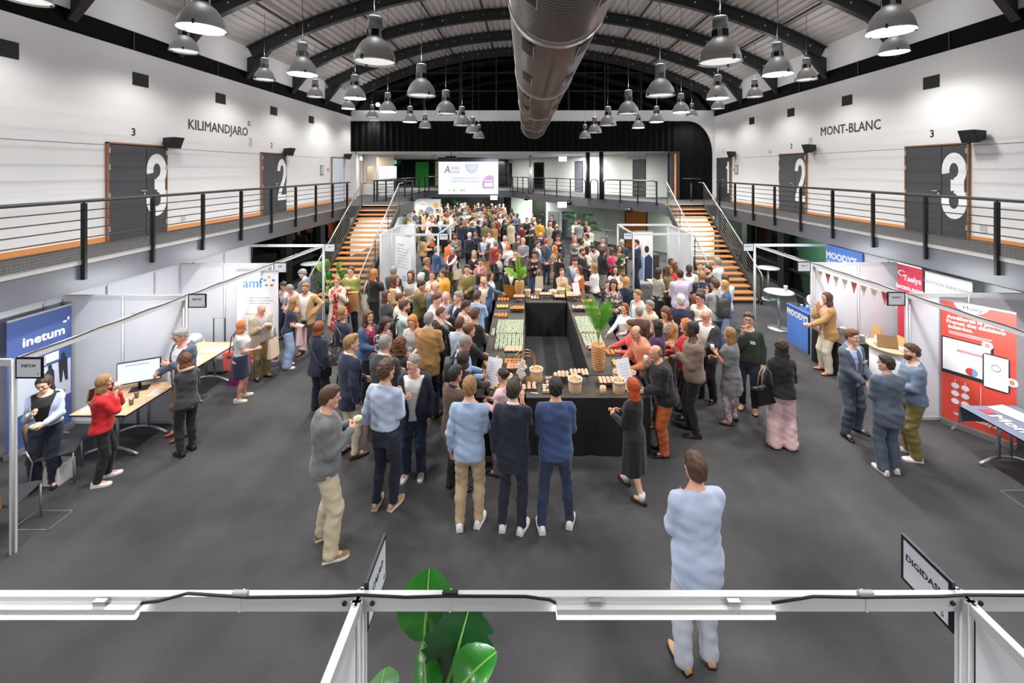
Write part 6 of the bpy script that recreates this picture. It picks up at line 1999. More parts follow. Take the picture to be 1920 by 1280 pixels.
# ---- skeleton
TM = [(.78, .11, .09, -.008), (.86, .166, .118, -.016), (.94, .172, .124, -.012), (1.03, .156, .112, 0), (1.13, .15, .11, .006), (1.24, .156, .118, .006), (1.34, .164, .118, .0), (1.40, .15, .1, -.01), (1.445, .1, .076, -.014), (1.5, .06, .062, -.008)]
TF = [(.78, .115, .09, -.01), (.86, .174, .124, -.02), (.93, .172, .12, -.014), (1.02, .146, .104, 0), (1.1, .134, .1, .004), (1.2, .136, .116, .012), (1.29, .143, .132, .018), (1.36, .136, .108, .004), (1.42, .1, .08, -.008), (1.455, .075, .065, -.01), (1.5, .052, .056, -.004)]
POSE = {   # wrist target for the figure's own side (x outwards), and the hand shape
 'down': ((.235, .03, .83), 'relax'), 'hold': ((.09, .30, 1.1), 'grip'), 'low': ((.10, .27, 1.0), 'grip'), 'eat': ((.075, .17, 1.42), 'pinch'), 'chin': ((.045, .13, 1.40), 'pinch'),
 'reach': ((.17, .52, 1.03), 'flat'), 'far': ((.12, .56, 1.12), 'pinch'), 'pocket': ((.215, .07, .9), 'relax'), 'cross': ((-.06, .22, 1.14), 'relax'), 'chest': ((.07, .23, 1.24), 'grip'), 'hip': ((.20, .04, 1.02), 'relax'),
 'bag': ((.245, .03, .84), 'grip'), 'strap': ((.14, .18, 1.3), 'grip'), 'hang': ((.25, -.02, .84), 'relax'), 'up': ((.16, .36, 1.46), 'grip'), 'out': ((.36, .30, 1.12), 'relax'), 'back': ((.1, -.19, 1.0), 'relax')}
def ik(S, T, l1, l2, pole):
 d = T - S
 L = float(np.linalg.norm(d))
 Lm = l1 + l2 - .012
 if L > Lm: T = S + d * (Lm / L); d = T - S; L = Lm
 L = max(L, .08)
 u = d / L
 a = (l1 * l1 - l2 * l2 + L * L) / (2 * L)
 hh = math.sqrt(max(0, l1 * l1 - a * a))
 p = pole - u * float(pole @ u)
 p = p / (np.linalg.norm(p) + 1e-6)
 return S + u * a + p * hh, T
class Sk: pass
def skeleton(sex, R='hold', L='hold', lean=0.0, stance='stand', build=1.0, head=(0, 0), seed=0, twist=0.0):
 r = random.Random(seed)
 k = Sk()
 fem = sex == 'f'
 k.fem, k.build = fem, build
 k.rows = [(z, w * build, d * (1 + (build - 1) * 1.3), c) for z, w, d, c in (TF if fem else TM)]
 hip = A3(0, 0, .93)
 Rl = rotz(-R_(twist)) @ rotx(-R_(lean))
 k.UB = lambda p: hip + Rl @ (A3(*p) - hip)
 k.Rl = Rl
 up, fw, rt = Rl @ A3(0, 0, 1), Rl @ A3(0, 1, 0), Rl @ A3(1, 0, 0)
 k.fr = (hip - up * .93, rt, fw, up)
 sx = (.133 if fem else .156) * (1 + (build - 1) * .6)
 k.arm = []
 for s, pose in ((1, R), (-1, L)):
  tgt, hp = POSE[pose] if isinstance(pose, str) else (pose, 'grip')
  sh = k.UB((s * sx, -.008, 1.405 if not fem else 1.385))
  T = k.UB((s * tgt[0], tgt[1], tgt[2]))
  out = 1.0 if (isinstance(pose, str) and pose in ('hip', 'pocket')) else .42
  pole = Rl @ A3(s * out, -.55, -.8)
  E, W = ik(sh, T, .285, .255, pole)
  k.arm.append((s, sh, E, W, hp))
 k.leg = []
 for s in (1, -1):
  hj = A3(s * .088, -.005, .9)
  if stance == 'walk': f = A3(s * .085, .2 * s * (1 if seed % 2 else -1), .085)
  elif stance == 'wide': f = A3(s * .17, .03 * s, .085)
  elif stance == 'cross': f = A3(s * .03, .05 * s, .085)
  else: f = A3(s * (.095 + r.uniform(0, .03)), r.uniform(-.05, .05), .085)
  K, Fo = ik(hj, f, .425, .405, A3(s * .08, 1, 0))
  yaw = s * r.uniform(4, 18)
  k.leg.append((s, hj, K, Fo, yaw))
 k.neck0 = k.UB((0, -.01, 1.43))
 hc = A3(0, .02, 1.628 if not fem else 1.62)
 k.Rh = rotz(-R_(twist)) @ rotx(-R_(lean * .55)) @ rotz(-R_(head[0])) @ rotx(-R_(head[1]))
 k.headc = k.UB((0, .0, 1.51)) + k.Rh @ A3(0, .022, .118)
 return k
def bounds(k, pad=.12):
 P_ = [k.headc, k.neck0, A3(-.25, -.2, .0), A3(.25, .2, .0)] + [q for a in k.arm for q in a[1:4]] + [q for l in k.leg for q in l[1:4]]
 P_ = np.array(P_)
 return P_.min(0) - pad, P_.max(0) + pad
def grow_body(k, h):
 lo, hi = bounds(k)
 lo[2] = 0
 f = Field(lo, hi, h)
 f.loft(k.rows, k.fr, .03)
 b = k.build
 if not k.fem:
  pass
 for s, S, E, W, hp in k.arm:
  m = .86 if k.fem else 1.0
  f.cap(S, E, .052 * m * b, .04 * m * b, .05)
  f.cap(E, E + (W - E) * .35, .041 * m * b, .042 * m * b, .02)
  f.cap(E + (W - E) * .3, W, .042 * m * b, .027 * m, .02)
 for s, hj, K, Fo, yaw in k.leg:
  f.cap(hj, K, .083 * b, .055, .04)
  f.cap(K, K + (Fo - K) * .4 + A3(0, -.012, 0), .053, .054, .03)
  f.cap(K + (Fo - K) * .35 + A3(0, -.012, 0), Fo, .053, .037, .03)
  d = rotz(-R_(yaw)) @ A3(0, 1, 0)
  f.cap(Fo - A3(0, 0, .045), Fo - A3(0, 0, .045) + d * .1, .036, .03, .03)
 f.cap(k.neck0, k.headc + k.Rh @ A3(0, -.015, -.05), .056 if not k.fem else .048, .054 if not k.fem else .047, .03)
 return f.mesh()
def place(V, R, T): return (V @ np.array(R, np.float32).T + np.array(T, np.float32)).astype(np.float32)
def hand_place(k, arm, h):
 s, S, E, W, hp = arm
 V, Q = hand_arrays(h, hp)
 if s < 0:
  V = V * A3(-1, 1, 1)
  Q = Q[:, ::-1]
 d = (W - E) / np.linalg.norm(W - E)
 z = -d
 fwd = k.Rl @ (A3(0, 1, 0) if abs(d[2]) > .6 else A3(-s * .25, .15, 1))
 y = fwd - z * float(fwd @ z); y /= np.linalg.norm(y)
 x = np.cross(y, z)
 R = np.stack([x, y, z], 1)
 return place(V, R, W), Q
def clothed(k, kind):
 pass
def grow_top(k, h, e=.014, hem=.84, sleeve=2.0, flare=0.0, open_=None, neck=1.47, collar=False, wr=.003, seed=0, vneck=0.0, loose=0.0, cz=0.0):
 """shirt, jumper, jacket, coat or dress over the skeleton"""
 lo, hi = bounds(k)
 lo[2] = max(0, hem - .1)
 f = Field(lo, hi, h)
 e = e + h * .12
 rows = [q for q in k.rows if q[0] > max(hem - .05, .84)]
 w, d, c = np.interp(max(hem, .86), [q[0] for q in k.rows], [q[1] for q in k.rows]), np.interp(max(hem, .86), [q[0] for q in k.rows], [q[2] for q in k.rows]), -.012
 low = []
 if hem < .86:
  w0, d0 = k.rows[1][1], k.rows[1][2]
  low = [(hem - .03, w0 + flare - (.0 if flare else .004), d0 + flare * .8, -.012), ((hem + .86) / 2, w0 + flare * .6, d0 + flare * .45, -.014)]
  rows = low + [q for q in k.rows if q[0] >= .86]
 rows = [(z, w_ + loose, d_ + loose, c_) for z, w_, d_, c_ in rows]
 if hem < .86 and not flare:
  # upright hem: below the hips it hangs instead of leaning
  pass
 f.loft(rows, k.fr, .02, e)
 for s, S, E, W, hp in k.arm:
  m = (.86 if k.fem else 1.0) * k.build
  f.cap(S, S + (E - S) * min(1, sleeve), .053 * m + e * .7, .041 * m + e * .8 + loose * .5, .016)
  if sleeve > 1:
   q = E + (W - E) * (sleeve - 1) * .97
   f.cap(E, q, .043 * m + e * .8 + loose * .4, .03 * m + e * .75 + loose * .3, .015)
  f.cap(S + k.Rl @ A3(-s * .06, 0, .012), S + (E - S) * .12, .042 * m + e * .6, .05 * m + e * .65, .04)
 o, rt, fw, up = k.fr
 def loc(X, Y, Z):
  x, y, z = X - o[0], Y - o[1], Z - o[2]
  return x * rt[0] + y * rt[1] + z * rt[2], x * fw[0] + y * fw[1] + z * fw[2], x * up[0] + y * up[1] + z * up[2]
 if wr: f.wrinkle(wr * (1.2 if h < .02 else 1), seed, 1.1 if h < .02 else 1.0)
 f.cutf(lambda X, Y, Z: hem - loc(X, Y, Z)[2] - (0.02 * np.abs(np.sin(6 * loc(X, Y, Z)[0])) if flare > .03 else 0))
 def nk(X, Y, Z):
  u, v, w = loc(X, Y, Z)
  rr = np.sqrt(u * u + (v - .0 - (w - 1.43) * .12) ** 2)
  hole = (.064 if not k.fem else .058) + vneck * .25
  return np.maximum(np.minimum(hole - rr, w - (neck - .03 - .5 * np.maximum(v + .05, 0))), w - (neck - .002 - .45 * (v + .03)))
 f.cutf(nk)
 if vneck:
  f.cutf(lambda X, Y, Z: np.minimum(np.minimum((vneck * .45 * np.clip((loc(X, Y, Z)[2] - (1.43 - vneck)) / vneck, 0, 1.4) - np.abs(loc(X, Y, Z)[0])), loc(X, Y, Z)[1] - .02), loc(X, Y, Z)[2] - (1.43 - vneck)))
 if open_:
  zb, top, gap = open_
  def wedge(X, Y, Z):
   u, v, w = loc(X, Y, Z)
   hw = np.where(w > zb, top * np.clip((w - zb) / (1.44 - zb), 0, 1.2) + (.006 if gap == 0 else gap), gap * (1 + (zb - w) * .8) + np.maximum(0, .93 - w) * .1)
   return np.minimum(hw - np.abs(u), v - .01)
  f.cutf(wedge)
 if collar:
  for j in range(12):
   a, b = 2 * math.pi * j / 12, 2 * math.pi * (j + 1) / 12
   def cp(t):
    rr = (.074 if not k.fem else .065) - cz * .5
    return k.UB((rr * math.sin(t), -.012 + rr * math.cos(t) * .95, 1.468 + cz - .028 * math.cos(t)))
   if open_ and (math.cos(a) > .6 and math.cos(b) > .6): continue
   f.cap(cp(a), cp(b), .015, .015, .008)
 return f.mesh()
def grow_legs(k, h, e=.014, cuff=.075, wide=0.0, waist=1.03, wr=.004, seed=0):
 f = Field((-.36, -.4, 0), (.36, .4, waist + .05), h)
 e = e + h * .12
 rows = [q for q in k.rows if q[0] <= waist + .02]
 rows = rows + [(waist + .02,) + tuple(np.interp(waist, [q[0] for q in k.rows], [q[i] for q in k.rows]) for i in (1, 2, 3))]
 f.loft(rows, (A3(0, 0, 0), A3(1, 0, 0), A3(0, 1, 0), A3(0, 0, 1)), .02, e * (.75 if waist > 1 else .3))
 for s, hj, K, Fo, yaw in k.leg:
  b = k.build
  f.cap(hj + A3(0, 0, -.01), K, .086 * b + e, .058 * (1 + (b - 1) * .5) + e + wide * .6, .035)
  cm = K + (Fo - K) * .38 + A3(0, -.012, 0)
  f.cap(K, cm, .058 * (1 + (b - 1) * .5) + e + wide * .5, .057 + e + wide * .6, .02)
  f.cap(cm, Fo, .057 + e + wide * .6, .043 + e + wide, .02)
  f.cap(Fo, Fo - A3(0, 0, .05), .043 + e + wide, .045 + e + wide, .02)
 if wr: f.wrinkle(wr * (1.3 if h < .02 else 1), seed, 1.15 if h < .02 else .9)
 f.cutf(lambda X, Y, Z: np.maximum(cuff - Z, Z - waist) + 0 * (X + Y))
 return f.mesh()
def grow_skirt(k, h, hem, flare=.05, waist=1.04, e=.014, wr=.003, seed=0):
 f = Field((-.45, -.4, hem - .1), (.45, .4, waist + .05), h)
 w0, d0 = k.rows[1][1] + e, k.rows[1][2] + e
 ww = np.interp(waist, [q[0] for q in k.rows], [q[1] for q in k.rows]) + e
 wd = np.interp(waist, [q[0] for q in k.rows], [q[2] for q in k.rows]) + e
 f.loft([(hem - .02, w0 + flare, d0 + flare, -.005), (.87, w0 + .004, d0 + .006, -.015), (.95, w0, d0, -.01), (waist, ww, wd, 0)], (A3(0, 0, 0), A3(1, 0, 0), A3(0, 1, 0), A3(0, 0, 1)), .01)
 X, Y, Z = f.ax[0][:, None, None], f.ax[1][None, :, None], f.ax[2][None, None, :]
 f.D += (.008 * np.clip((.9 - Z) * 2, 0, 1) * np.sin(9 * np.arctan2(Y, X) + seed)).astype(np.float32)
 f.cutf(lambda X, Y, Z: np.maximum(hem - Z, Z - waist) + 0 * (X + Y))
 return f.mesh()
# ---- colours
SKIN = {'fair': (226, 176, 152), 'light': (214, 160, 134), 'tan': (188, 134, 104), 'brown': (136, 90, 66), 'dark': (84, 58, 46), 'olive': (200, 148, 116), 'pink': (224, 164, 146)}
HAIRC = {'black': (30, 26, 26), 'dark': (50, 37, 30), 'brown': (82, 56, 38), 'chestnut': (104, 60, 36), 'auburn': (136, 70, 36), 'red': (186, 76, 28), 'ginger': (200, 120, 60), 'blond': (186, 146, 92), 'sand': (150, 112, 70), 'grey': (140, 136, 132), 'white': (206, 202, 196), 'silver': (170, 168, 164)}
CLO = {'navy': (34, 42, 66), 'blue': (54, 74, 116), 'midnight': (26, 32, 52), 'lightblue': (160, 182, 214), 'paleblue': (176, 190, 216), 'palegrey': (184, 188, 200), 'sky': (150, 178, 214), 'white': (228, 228, 228), 'cream': (226, 210, 186), 'beige': (196, 170, 134), 'tan': (190, 150, 104), 'camel': (178, 134, 84), 'sandy': (200, 186, 160), 'stone': (176, 164, 140), 'khaki': (124, 112, 66), 'olive': (96, 92, 46), 'green': (58, 84, 56), 'forest': (36, 50, 40), 'moss': (118, 124, 52), 'grey': (112, 114, 118), 'lightgrey': (164, 166, 170), 'charcoal': (58, 60, 64), 'black': (24, 24, 27), 'brown': (88, 64, 50), 'taupe': (122, 104, 90), 'red': (204, 32, 38), 'coral': (226, 92, 92), 'pink': (226, 160, 168), 'palepink': (226, 190, 196), 'rose': (214, 60, 110), 'peach': (222, 140, 106), 'rust': (186, 92, 44), 'orange': (222, 120, 50), 'mustard': (226, 160, 40), 'burgundy': (110, 36, 44), 'maroon': (140, 44, 46), 'purple': (70, 46, 90), 'lilac': (206, 194, 216), 'mint': (176, 200, 196), 'teal': (70, 110, 116), 'denim': (62, 88, 128), 'paledenim': (150, 174, 208), 'darkdenim': (38, 52, 80), 'slate': (80, 92, 112), 'steel': (108, 124, 148), 'suit': (86, 96, 114), 'chino': (188, 164, 132), 'ecru': (212, 200, 178), 'rosewood': (178, 118, 108), 'neongreen': (60, 150, 40)}
PAT = {'breton': ('stripe', [(232, 230, 226), (30, 30, 36)], 17), 'bretondark': ('stripe', [(34, 32, 34), (226, 220, 214)], 15), 'finestripe': ('stripe', [(214, 214, 212), (176, 178, 180)], 26), 'floral': ('blot', [(38, 44, 70), (214, 200, 190), (120, 130, 160), (226, 190, 150), (50, 60, 96)], 42), 'redfloral': ('blot', [(140, 30, 60), (214, 60, 100), (50, 50, 100), (190, 60, 90), (40, 30, 60)], 40), 'leopard': ('blot', [(196, 168, 134), (60, 46, 40), (170, 136, 100), (120, 90, 66), (210, 186, 150)], 55), 'pinkprint': ('blot', [(226, 214, 222), (176, 140, 170), (226, 206, 216), (110, 80, 120), (232, 224, 228)], 60), 'abstract': ('blot', [(60, 52, 60), (196, 176, 160), (90, 70, 76), (216, 200, 186), (46, 42, 54)], 30), 'check': ('blot', [(128, 128, 130), (96, 98, 102), (150, 150, 150)], 70), 'redprint': ('blot', [(176, 30, 44), (226, 196, 196), (150, 24, 40), (206, 70, 80), (120, 20, 34)], 36), 'snake': ('blot', [(150, 140, 134), (110, 100, 98), (180, 172, 166), (90, 84, 84)], 70), 'sanddot': ('blot', [(214, 196, 172), (176, 140, 116), (226, 210, 190), (160, 110, 100)], 60)}
def cloth_mat(c):
 nm = 'cloth_' + c
 if nm in MATS: return MATS[nm]
 if c in PAT:
  k_, cols, sc = PAT[c]
  return M_pattern(nm, k_, cols, sc)
 return M(nm, CLO[c], .85, bump=(.4, 9), var=.08, vscale=9, sheen=.15)
def skin_mats(s, hc):
 a = M('skin_' + s, SKIN[s], .5, var=.06, vscale=14)
 c = SKIN[s]
 b = M('lips_' + s, (int(c[0] * .82), int(c[1] * .62), int(c[2] * .62)), .45)
 return [a, b, M('eye_white', (226, 222, 216), .3), M('eye_iris', (40, 32, 28), .25), hair_mat(hc)]
def hair_mat(h):
 return M('hair_' + h, HAIRC[h], .5, bump=(.5, 160), var=.3, vscale=30)
TOPS = {  # settings of grow_top
 'shirt': dict(e=.015, hem=.83, collar=True, neck=1.475, wr=.0038), 'tucked': dict(e=.015, hem=.98, collar=True, neck=1.475, wr=.004), 'tee': dict(e=.014, hem=.86, sleeve=.62, neck=1.46), 'sweater': dict(e=.024, hem=.87, neck=1.475, wr=.003, loose=.006),
 'collarknit': dict(e=.026, hem=.86, neck=1.5, collar=True, wr=.003, loose=.006), 'blouse': dict(e=.018, hem=.86, vneck=.09, wr=.003), 'tunic': dict(e=.024, hem=.62, sleeve=.9, flare=.05, wr=.003, loose=.012), 'blazer': dict(e=.03, hem=.73, collar=True, open_=(1.12, .085, .004), neck=1.48, wr=.0032), 'openblazer': dict(e=.03, hem=.73, collar=True, open_=(1.0, .1, .045), neck=1.48, wr=.0032),
 'jacket': dict(e=.032, hem=.86, collar=True, neck=1.49, wr=.004), 'openjacket': dict(e=.034, hem=.82, collar=True, open_=(1.0, .09, .05), neck=1.49, wr=.004), 'coat': dict(e=.036, hem=.5, collar=True, open_=(1.0, .09, .06), flare=.05, neck=1.48, wr=.003), 'cardigan': dict(e=.026, hem=.78, open_=(1.0, .08, .07), neck=1.47), 'dress': dict(e=.02, hem=.5, flare=.05, sleeve=1.5, vneck=.06), 'tank': dict(e=.013, hem=.9, sleeve=.05, vneck=.07), 'crop': dict(e=.028, hem=.97, collar=False, open_=(1.0, .1, .05), neck=1.45, wr=.003), 'hoodie': dict(e=.034, hem=.84, collar=True, neck=1.5, wr=.004, loose=.01), 'longtee': dict(e=.016, hem=.84, neck=1.46)}
NPEOPLE = []
def shade(c, px): return c
def person(px, hy, ht, face, sex, top, bottom, hair, skin, R='hold', L='hold', label='', lean=0, stance='stand', build=1.0, head=(0, 0), under=None, shoes='oxford black', glasses=False, beard=False, badge=False, lod=None, group=None, Y=None, seed=None, extra=None, twist=0.0, ground=0.0, feet=None, dx=0.0):
 """px, hy: the column of the head and the row of its crown; ht: height of the crown above the floor in metres as posed"""
 if feet is not None:
  p = fl(feet[0], feet[1]); X, Y = p.x, p.y
  ht = H - (hy - CY) * Y / F
 else:
  if Y is None: Y = F * (H - ht - ground) / (hy - CY)
  X = (px - CX) / F * Y + dx
 seed = seed if seed is not None else int(px * 7 + hy * 3) % 997
 if lod is None: lod = 0 if Y < 7.6 else (1 if Y < 11.2 else (2 if Y < 15 else 3))
 hb, hc_, hh_, hd_ = ((.027, .0165, .0088, .0095), (.037, .027, .0135, .0135), (.046, .036, .0175, .0185), (.052, .042, .02, .021))[lod]
 h0 = hc_
 k = skeleton(sex, R, L, lean, stance, build, head, seed, twist)
 crown = float(k.headc[2]) + .125
 sc = ht / crown if lean else ht / 1.755
 sc = min(max(sc, .82), 1.16)
 stl, hcol = hair.split()
 body = [grow_body(k, hb) + (0,)]
 hs = 1.0 if sex == 'm' else .965
 for V, Q, mi in head_arrays(hh_, k.fem): body.append((place(V * hs, k.Rh, k.headc), Q, mi))
 for a in k.arm: body.append(hand_place(k, a, (.0085, .0115, .014, .017)[lod]) + (0,))
 o = link('person', np_mesh('person', body, skin_mats(skin, hcol)))
 o.location = (X, Y, ground)
 o.rotation_euler = (0, 0, -R_(face))
 o.scale = (sc, sc, sc)
 tag(o, label, 'person', group)
 HM = Matrix.Identity(4)
 for i in range(3):
  for j in range(3): HM[i][j] = float(k.Rh[i][j]) * hs
  HM[i][3] = float(k.headc[i])
 if stl != 'bald':
  hm = link('hair', hair_mesh(stl, (.008, .0115, .015, .0175)[lod]), o, HM)
  setmat(hm, 0, hair_mat(hcol))
  if stl == 'cap': setmat(hm, 0, cloth_mat('grey'))
 if beard:
  b = link('beard', beard_mesh((.008, .011, .014, .016)[lod]), o, HM); setmat(b, 0, hair_mat(hcol))
 if glasses: link('glasses', GLASS, o, HM)
 tk, tc = top.split()
 wide, cuff = 0.0, .075
 bk, bc = bottom.split()
 def cl(nm, VQ, mat):
  c = link(nm, np_mesh(nm, [VQ + (0,)], [cloth_mat(mat)]), o)
  return c
 if TOPS[tk].get('open_') and tk != 'cardigan':
  zb, top_, gap = TOPS[tk]['open_']
  lp = MB()
  zz = [q[0] for q in k.rows]
  for s_ in (-1, 1):
   V_ = []
   for q in range(7):
    z = 1.44 - (1.44 - zb) * q / 6
    hw = top_ * max(0, (z - zb) / (1.44 - zb)) + max(.006, gap)
    dd, ww = float(np.interp(z, zz, [r[2] for r in k.rows])), float(np.interp(z, zz, [r[1] for r in k.rows]))
    wid = .012 + .055 * math.sin(math.pi * min(1, (q + 1.2) / 7.2))
    for x in (hw - .004, hw + wid * .5, hw + wid):
     yy_ = (dd + TOPS[tk]['e'] + h0 * .12 + .006) * max(.05, 1 - (min(x, ww * .98) / (ww + .03)) ** 2.3) ** (1 / 2.3)
     cc_ = float(np.interp(z, zz, [r[3] for r in k.rows]))
     V_.append([float(v) for v in k.UB((s_ * x, yy_ + cc_, z))])
   lp.add(V_, [(a * 3 + b_, a * 3 + b_ + 1, a * 3 + b_ + 4, a * 3 + b_ + 3) for a in range(6) for b_ in (0, 1)], True)
  lp.build('lapel', cloth_mat(tc), o)
 if under:
  uk, uc = under.split()
  cfg = dict(TOPS[uk]); cfg['wr'] = .002; cfg['e'] = .012; cfg['sleeve'] = min(cfg.get('sleeve', 2.0), .9); cfg['hem'] = max(cfg['hem'], .84); cfg['loose'] = 0
  cl('shirt', grow_top(k, hc_, seed=seed + 3, cz=.02, **cfg), uc)
 nm = {'blazer': 'blazer', 'openblazer': 'blazer', 'jacket': 'jacket', 'openjacket': 'jacket', 'coat': 'coat', 'sweater': 'jumper', 'collarknit': 'jumper', 'tee': 'tee_shirt', 'dress': 'dress', 'cardigan': 'cardigan', 'blouse': 'blouse', 'tunic': 'tunic', 'tank': 'vest_top', 'crop': 'jacket', 'hoodie': 'hooded_jacket'}.get(tk, 'shirt')
 cl(nm, grow_top(k, hc_, seed=seed, **TOPS[tk]), tc)
 if bk in ('trousers', 'jeans', 'wide', 'leggings', 'slim', 'ankle', 'chinos', 'baggy'):
  e, w, cf = {'trousers': (.016, .012, .035), 'jeans': (.013, .006, .045), 'wide': (.02, .05, .025), 'leggings': (.006, 0, .075), 'slim': (.009, .0, .06), 'chinos': (.017, .01, .04), 'baggy': (.022, .04, .03)}[bk]
  cl({'jeans': 'jeans', 'leggings': 'leggings'}.get(bk, 'trousers'), grow_legs(k, hc_ * 1.2, e, cf, w, min(1.03, max(.9, TOPS[tk]['hem'] + .07)), seed=seed), bc)
 elif bk in ('skirt', 'midi', 'longskirt'):
  hem, flr = {'skirt': (.52, .02), 'midi': (.36, .03), 'longskirt': (.12, .06)}[bk]
  cl('skirt', grow_skirt(k, hc_, hem, flr, seed=seed), bc)
 sk, scol = shoes.split()[:2]
 sole = shoes.split()[2] if len(shoes.split()) > 2 else None
 for s, hj, K, Fo, yaw in k.leg:
  sm = link('shoe', SHOES[sk], o, Matrix.Translation((float(Fo[0]), float(Fo[1]) - .005, 0)) @ Matrix.Rotation(-R_(yaw), 4, 'Z'))
  setmat(sm, 0, M('leather_' + scol, CLO[scol], .4))
  if sole: setmat(sm, 1, M('leather_' + sole, CLO[sole], .5))
 if badge:
  p = k.UB((-.085 if badge != 'lan' else 0, 0, 1.27 if badge != 'lan' else 1.16))
  yb = (np.interp(1.27, [q[0] for q in k.rows], [q[2] for q in k.rows]) + .052)
  MB().box(-.042, .042, -.002, .002, -.028, .028).build('name_badge', M('badge_white', (236, 236, 236), .5), o, Matrix.Translation(Vector((float(p[0]), float(p[1]), float(p[2]))) + Vector([float(v) for v in (k.Rl @ A3(0, yb, 0))])) @ Matrix.Rotation(R_(-12 - lean), 4, 'X'))
 k.obj, k.sc, k.Y, k.px = o, sc, Y, px
 NPEOPLE.append(o)
 return k
def wpt(k, p):
 """point in a figure's own frame -> world"""
 o = k.obj
 c, s = math.cos(o.rotation_euler[2]), math.sin(o.rotation_euler[2])
 x, y, z = [float(v) * k.sc for v in p]
 return Vector((o.location.x + c * x - s * y, o.location.y + s * x + c * y, o.location.z + z))
# ================================================================== the guests
PEO = []
def p(spec, top, bottom, hair, skin, label, **kw):
 s = spec.split()
 PEO.append(dict(px=float(s[0]), hy=float(s[1]), ht=float(s[2]), face=float(s[3]), sex=s[4], R=s[5], L=s[6], top=top, bottom=bottom, hair=hair, skin=skin, label=label, **kw))
# --- front of the hall, feet in sight
p('1320 853 1.85 352 m low low', 'blazer paleblue', 'trousers palegrey', 'short brown', 'light', 'man in a pale blue suit seen from behind, alone on the carpet', shoes='oxford tan', feet=(1306, 1243), build=1.06)
p('603 724 1.84 62 m chest chest', 'collarknit grey', 'chinos sandy', 'short brown', 'fair', 'man in a grey zip neck jumper and cream chinos holding a snack', shoes='sneaker khaki white', feet=(612, 1028), stance='wide', head=(0, 8))
p('656 628 1.8 40 m hang low', 'blazer navy', 'slim ecru', 'quiff sand', 'fair', 'man in a navy blazer and off-white trousers seen from behind', shoes='oxford brown', feet=(656, 853), under='shirt white', head=(20, 0))
p('733 677 1.84 18 m chest hang', 'tucked paleblue', 'slim midnight', 'curly brown', 'light', 'curly haired man in a pale blue shirt and navy trousers, back turned', shoes='oxford tan white', feet=(722, 950), head=(15, 0), build=1.0)
p('785 664 1.82 178 m chest down', 'openblazer midnight', 'jeans darkdenim', 'neat grey', 'pink', 'smiling grey haired man in a dark blazer and white sneakers', under='shirt white', shoes='sneaker white white', feet=(777, 890), head=(38, 0))
p('879 708 1.8 4 m hold down', 'shirt lightblue', 'slim chino', 'short sand', 'fair', 'man in an untucked light blue shirt and beige chinos, back turned', shoes='sneaker white white', feet=(880, 985))
p('957 713 1.8 12 m eat down', 'blazer midnight', 'slim midnight', 'quiff dark', 'fair', 'man in an all navy suit and white sneakers raising a hand to his mouth', under='shirt white', shoes='sneaker white white', feet=(962, 988))
p('1045 708 1.8 358 m hold hold', 'jacket blue', 'slim darkdenim', 'neat black', 'light', 'man in a blue bomber jacket and dark jeans facing the buffet', shoes='sneaker white white', feet=(1042, 988), stance='wide')
p('1187 709 1.64 318 f hold hold', 'blouse black', 'midi black', 'medium red', 'fair', 'red haired woman in black top and long black skirt with white socks', shoes='flat black', feet=(1188, 925), stance='walk', seed=11)
p('862 686 1.76 45 m hold hold', 'cardigan brown', 'trousers black', 'short black', 'tan', 'black haired man in a long brown cardigan by the buffet corner', feet=(852, 918), under='shirt navy')
p('75 698 1.66 152 f chest hold', 'crop paleblue', 'trousers midnight', 'long dark', 'fair', 'woman in a cropped pale blue jacket eating from a small bowl', under='longtee black', shoes='flat black', feet=(86, 912), head=(0, 22))
p('192 703 1.6 55 f eat eat', 'sweater red', 'slim black', 'bob sand', 'light', 'woman in a bright red jumper raising a glass', shoes='sneaker white white', feet=(193, 902))
p('343 662 1.62 300 f hold chin', 'longtee charcoal', 'slim black', 'bob chestnut', 'fair', 'woman in a grey top with beige scarf and black jeans eating a snack', shoes='sneaker black', feet=(350, 848), head=(0, 12))
p('352 612 1.78 208 m hold chest', 'openblazer slate', 'trousers taupe', 'short silver', 'pink', 'grey haired man in a blue blazer with glasses and brown shoes', under='shirt white', shoes='oxford rust', feet=(345, 812), glasses=True, badge=True, head=(-5, 16), build=1.08)
p('462 601 1.62 62 f hold down', 'tee finestripe', 'skirt navy', 'bob ginger', 'pink', 'woman in a fine striped tee and navy skirt with a coral bag', shoes='sneaker cream white', feet=(452, 748), build=1.14)
p('489 567 1.78 122 m chest chest', 'openblazer stone', 'trousers khaki', 'ring silver', 'pink', 'balding older man in a stone blazer and olive trousers with a paper cup', under='shirt lightgrey', feet=(488, 708), head=(0, 24), build=1.14)
p('539 559 1.64 58 f low low', 'tee navy', 'baggy paledenim', 'medium sand', 'fair', 'woman in navy tee and wide pale jeans with a pink coat on her arm', shoes='sneaker white white', feet=(540, 688), lean=10)
p('574 529 1.84 178 m hold hip', 'openblazer tan', 'jeans charcoal', 'short sand', 'light', 'bearded man in a tan blazer and white shirt holding a phone', under='shirt white', shoes='oxford rust', feet=(574, 663), beard=True, head=(0, 8))
p('593 603 1.68 18 f down low', 'blazer navy', 'trousers midnight', 'bob auburn', 'fair', 'woman with copper bob in a navy coat and crossbody bag, back turned', feet=(597, 770), shoes='flat black')
p('570 503 1.76 255 m hold hold', 'blazer suit', 'trousers charcoal', 'cap grey', 'fair', 'man in a grey flat cap looking down beside the stair railing', head=(0, 18), Y=11.4)
p('539 524 1.5 170 f chin hold', 'openblazer navy', 'trousers navy', 'bob dark', 'fair', 'dark haired woman in a navy jacket bent over a stand table', under='shirt white', lean=14, head=(0, 25))
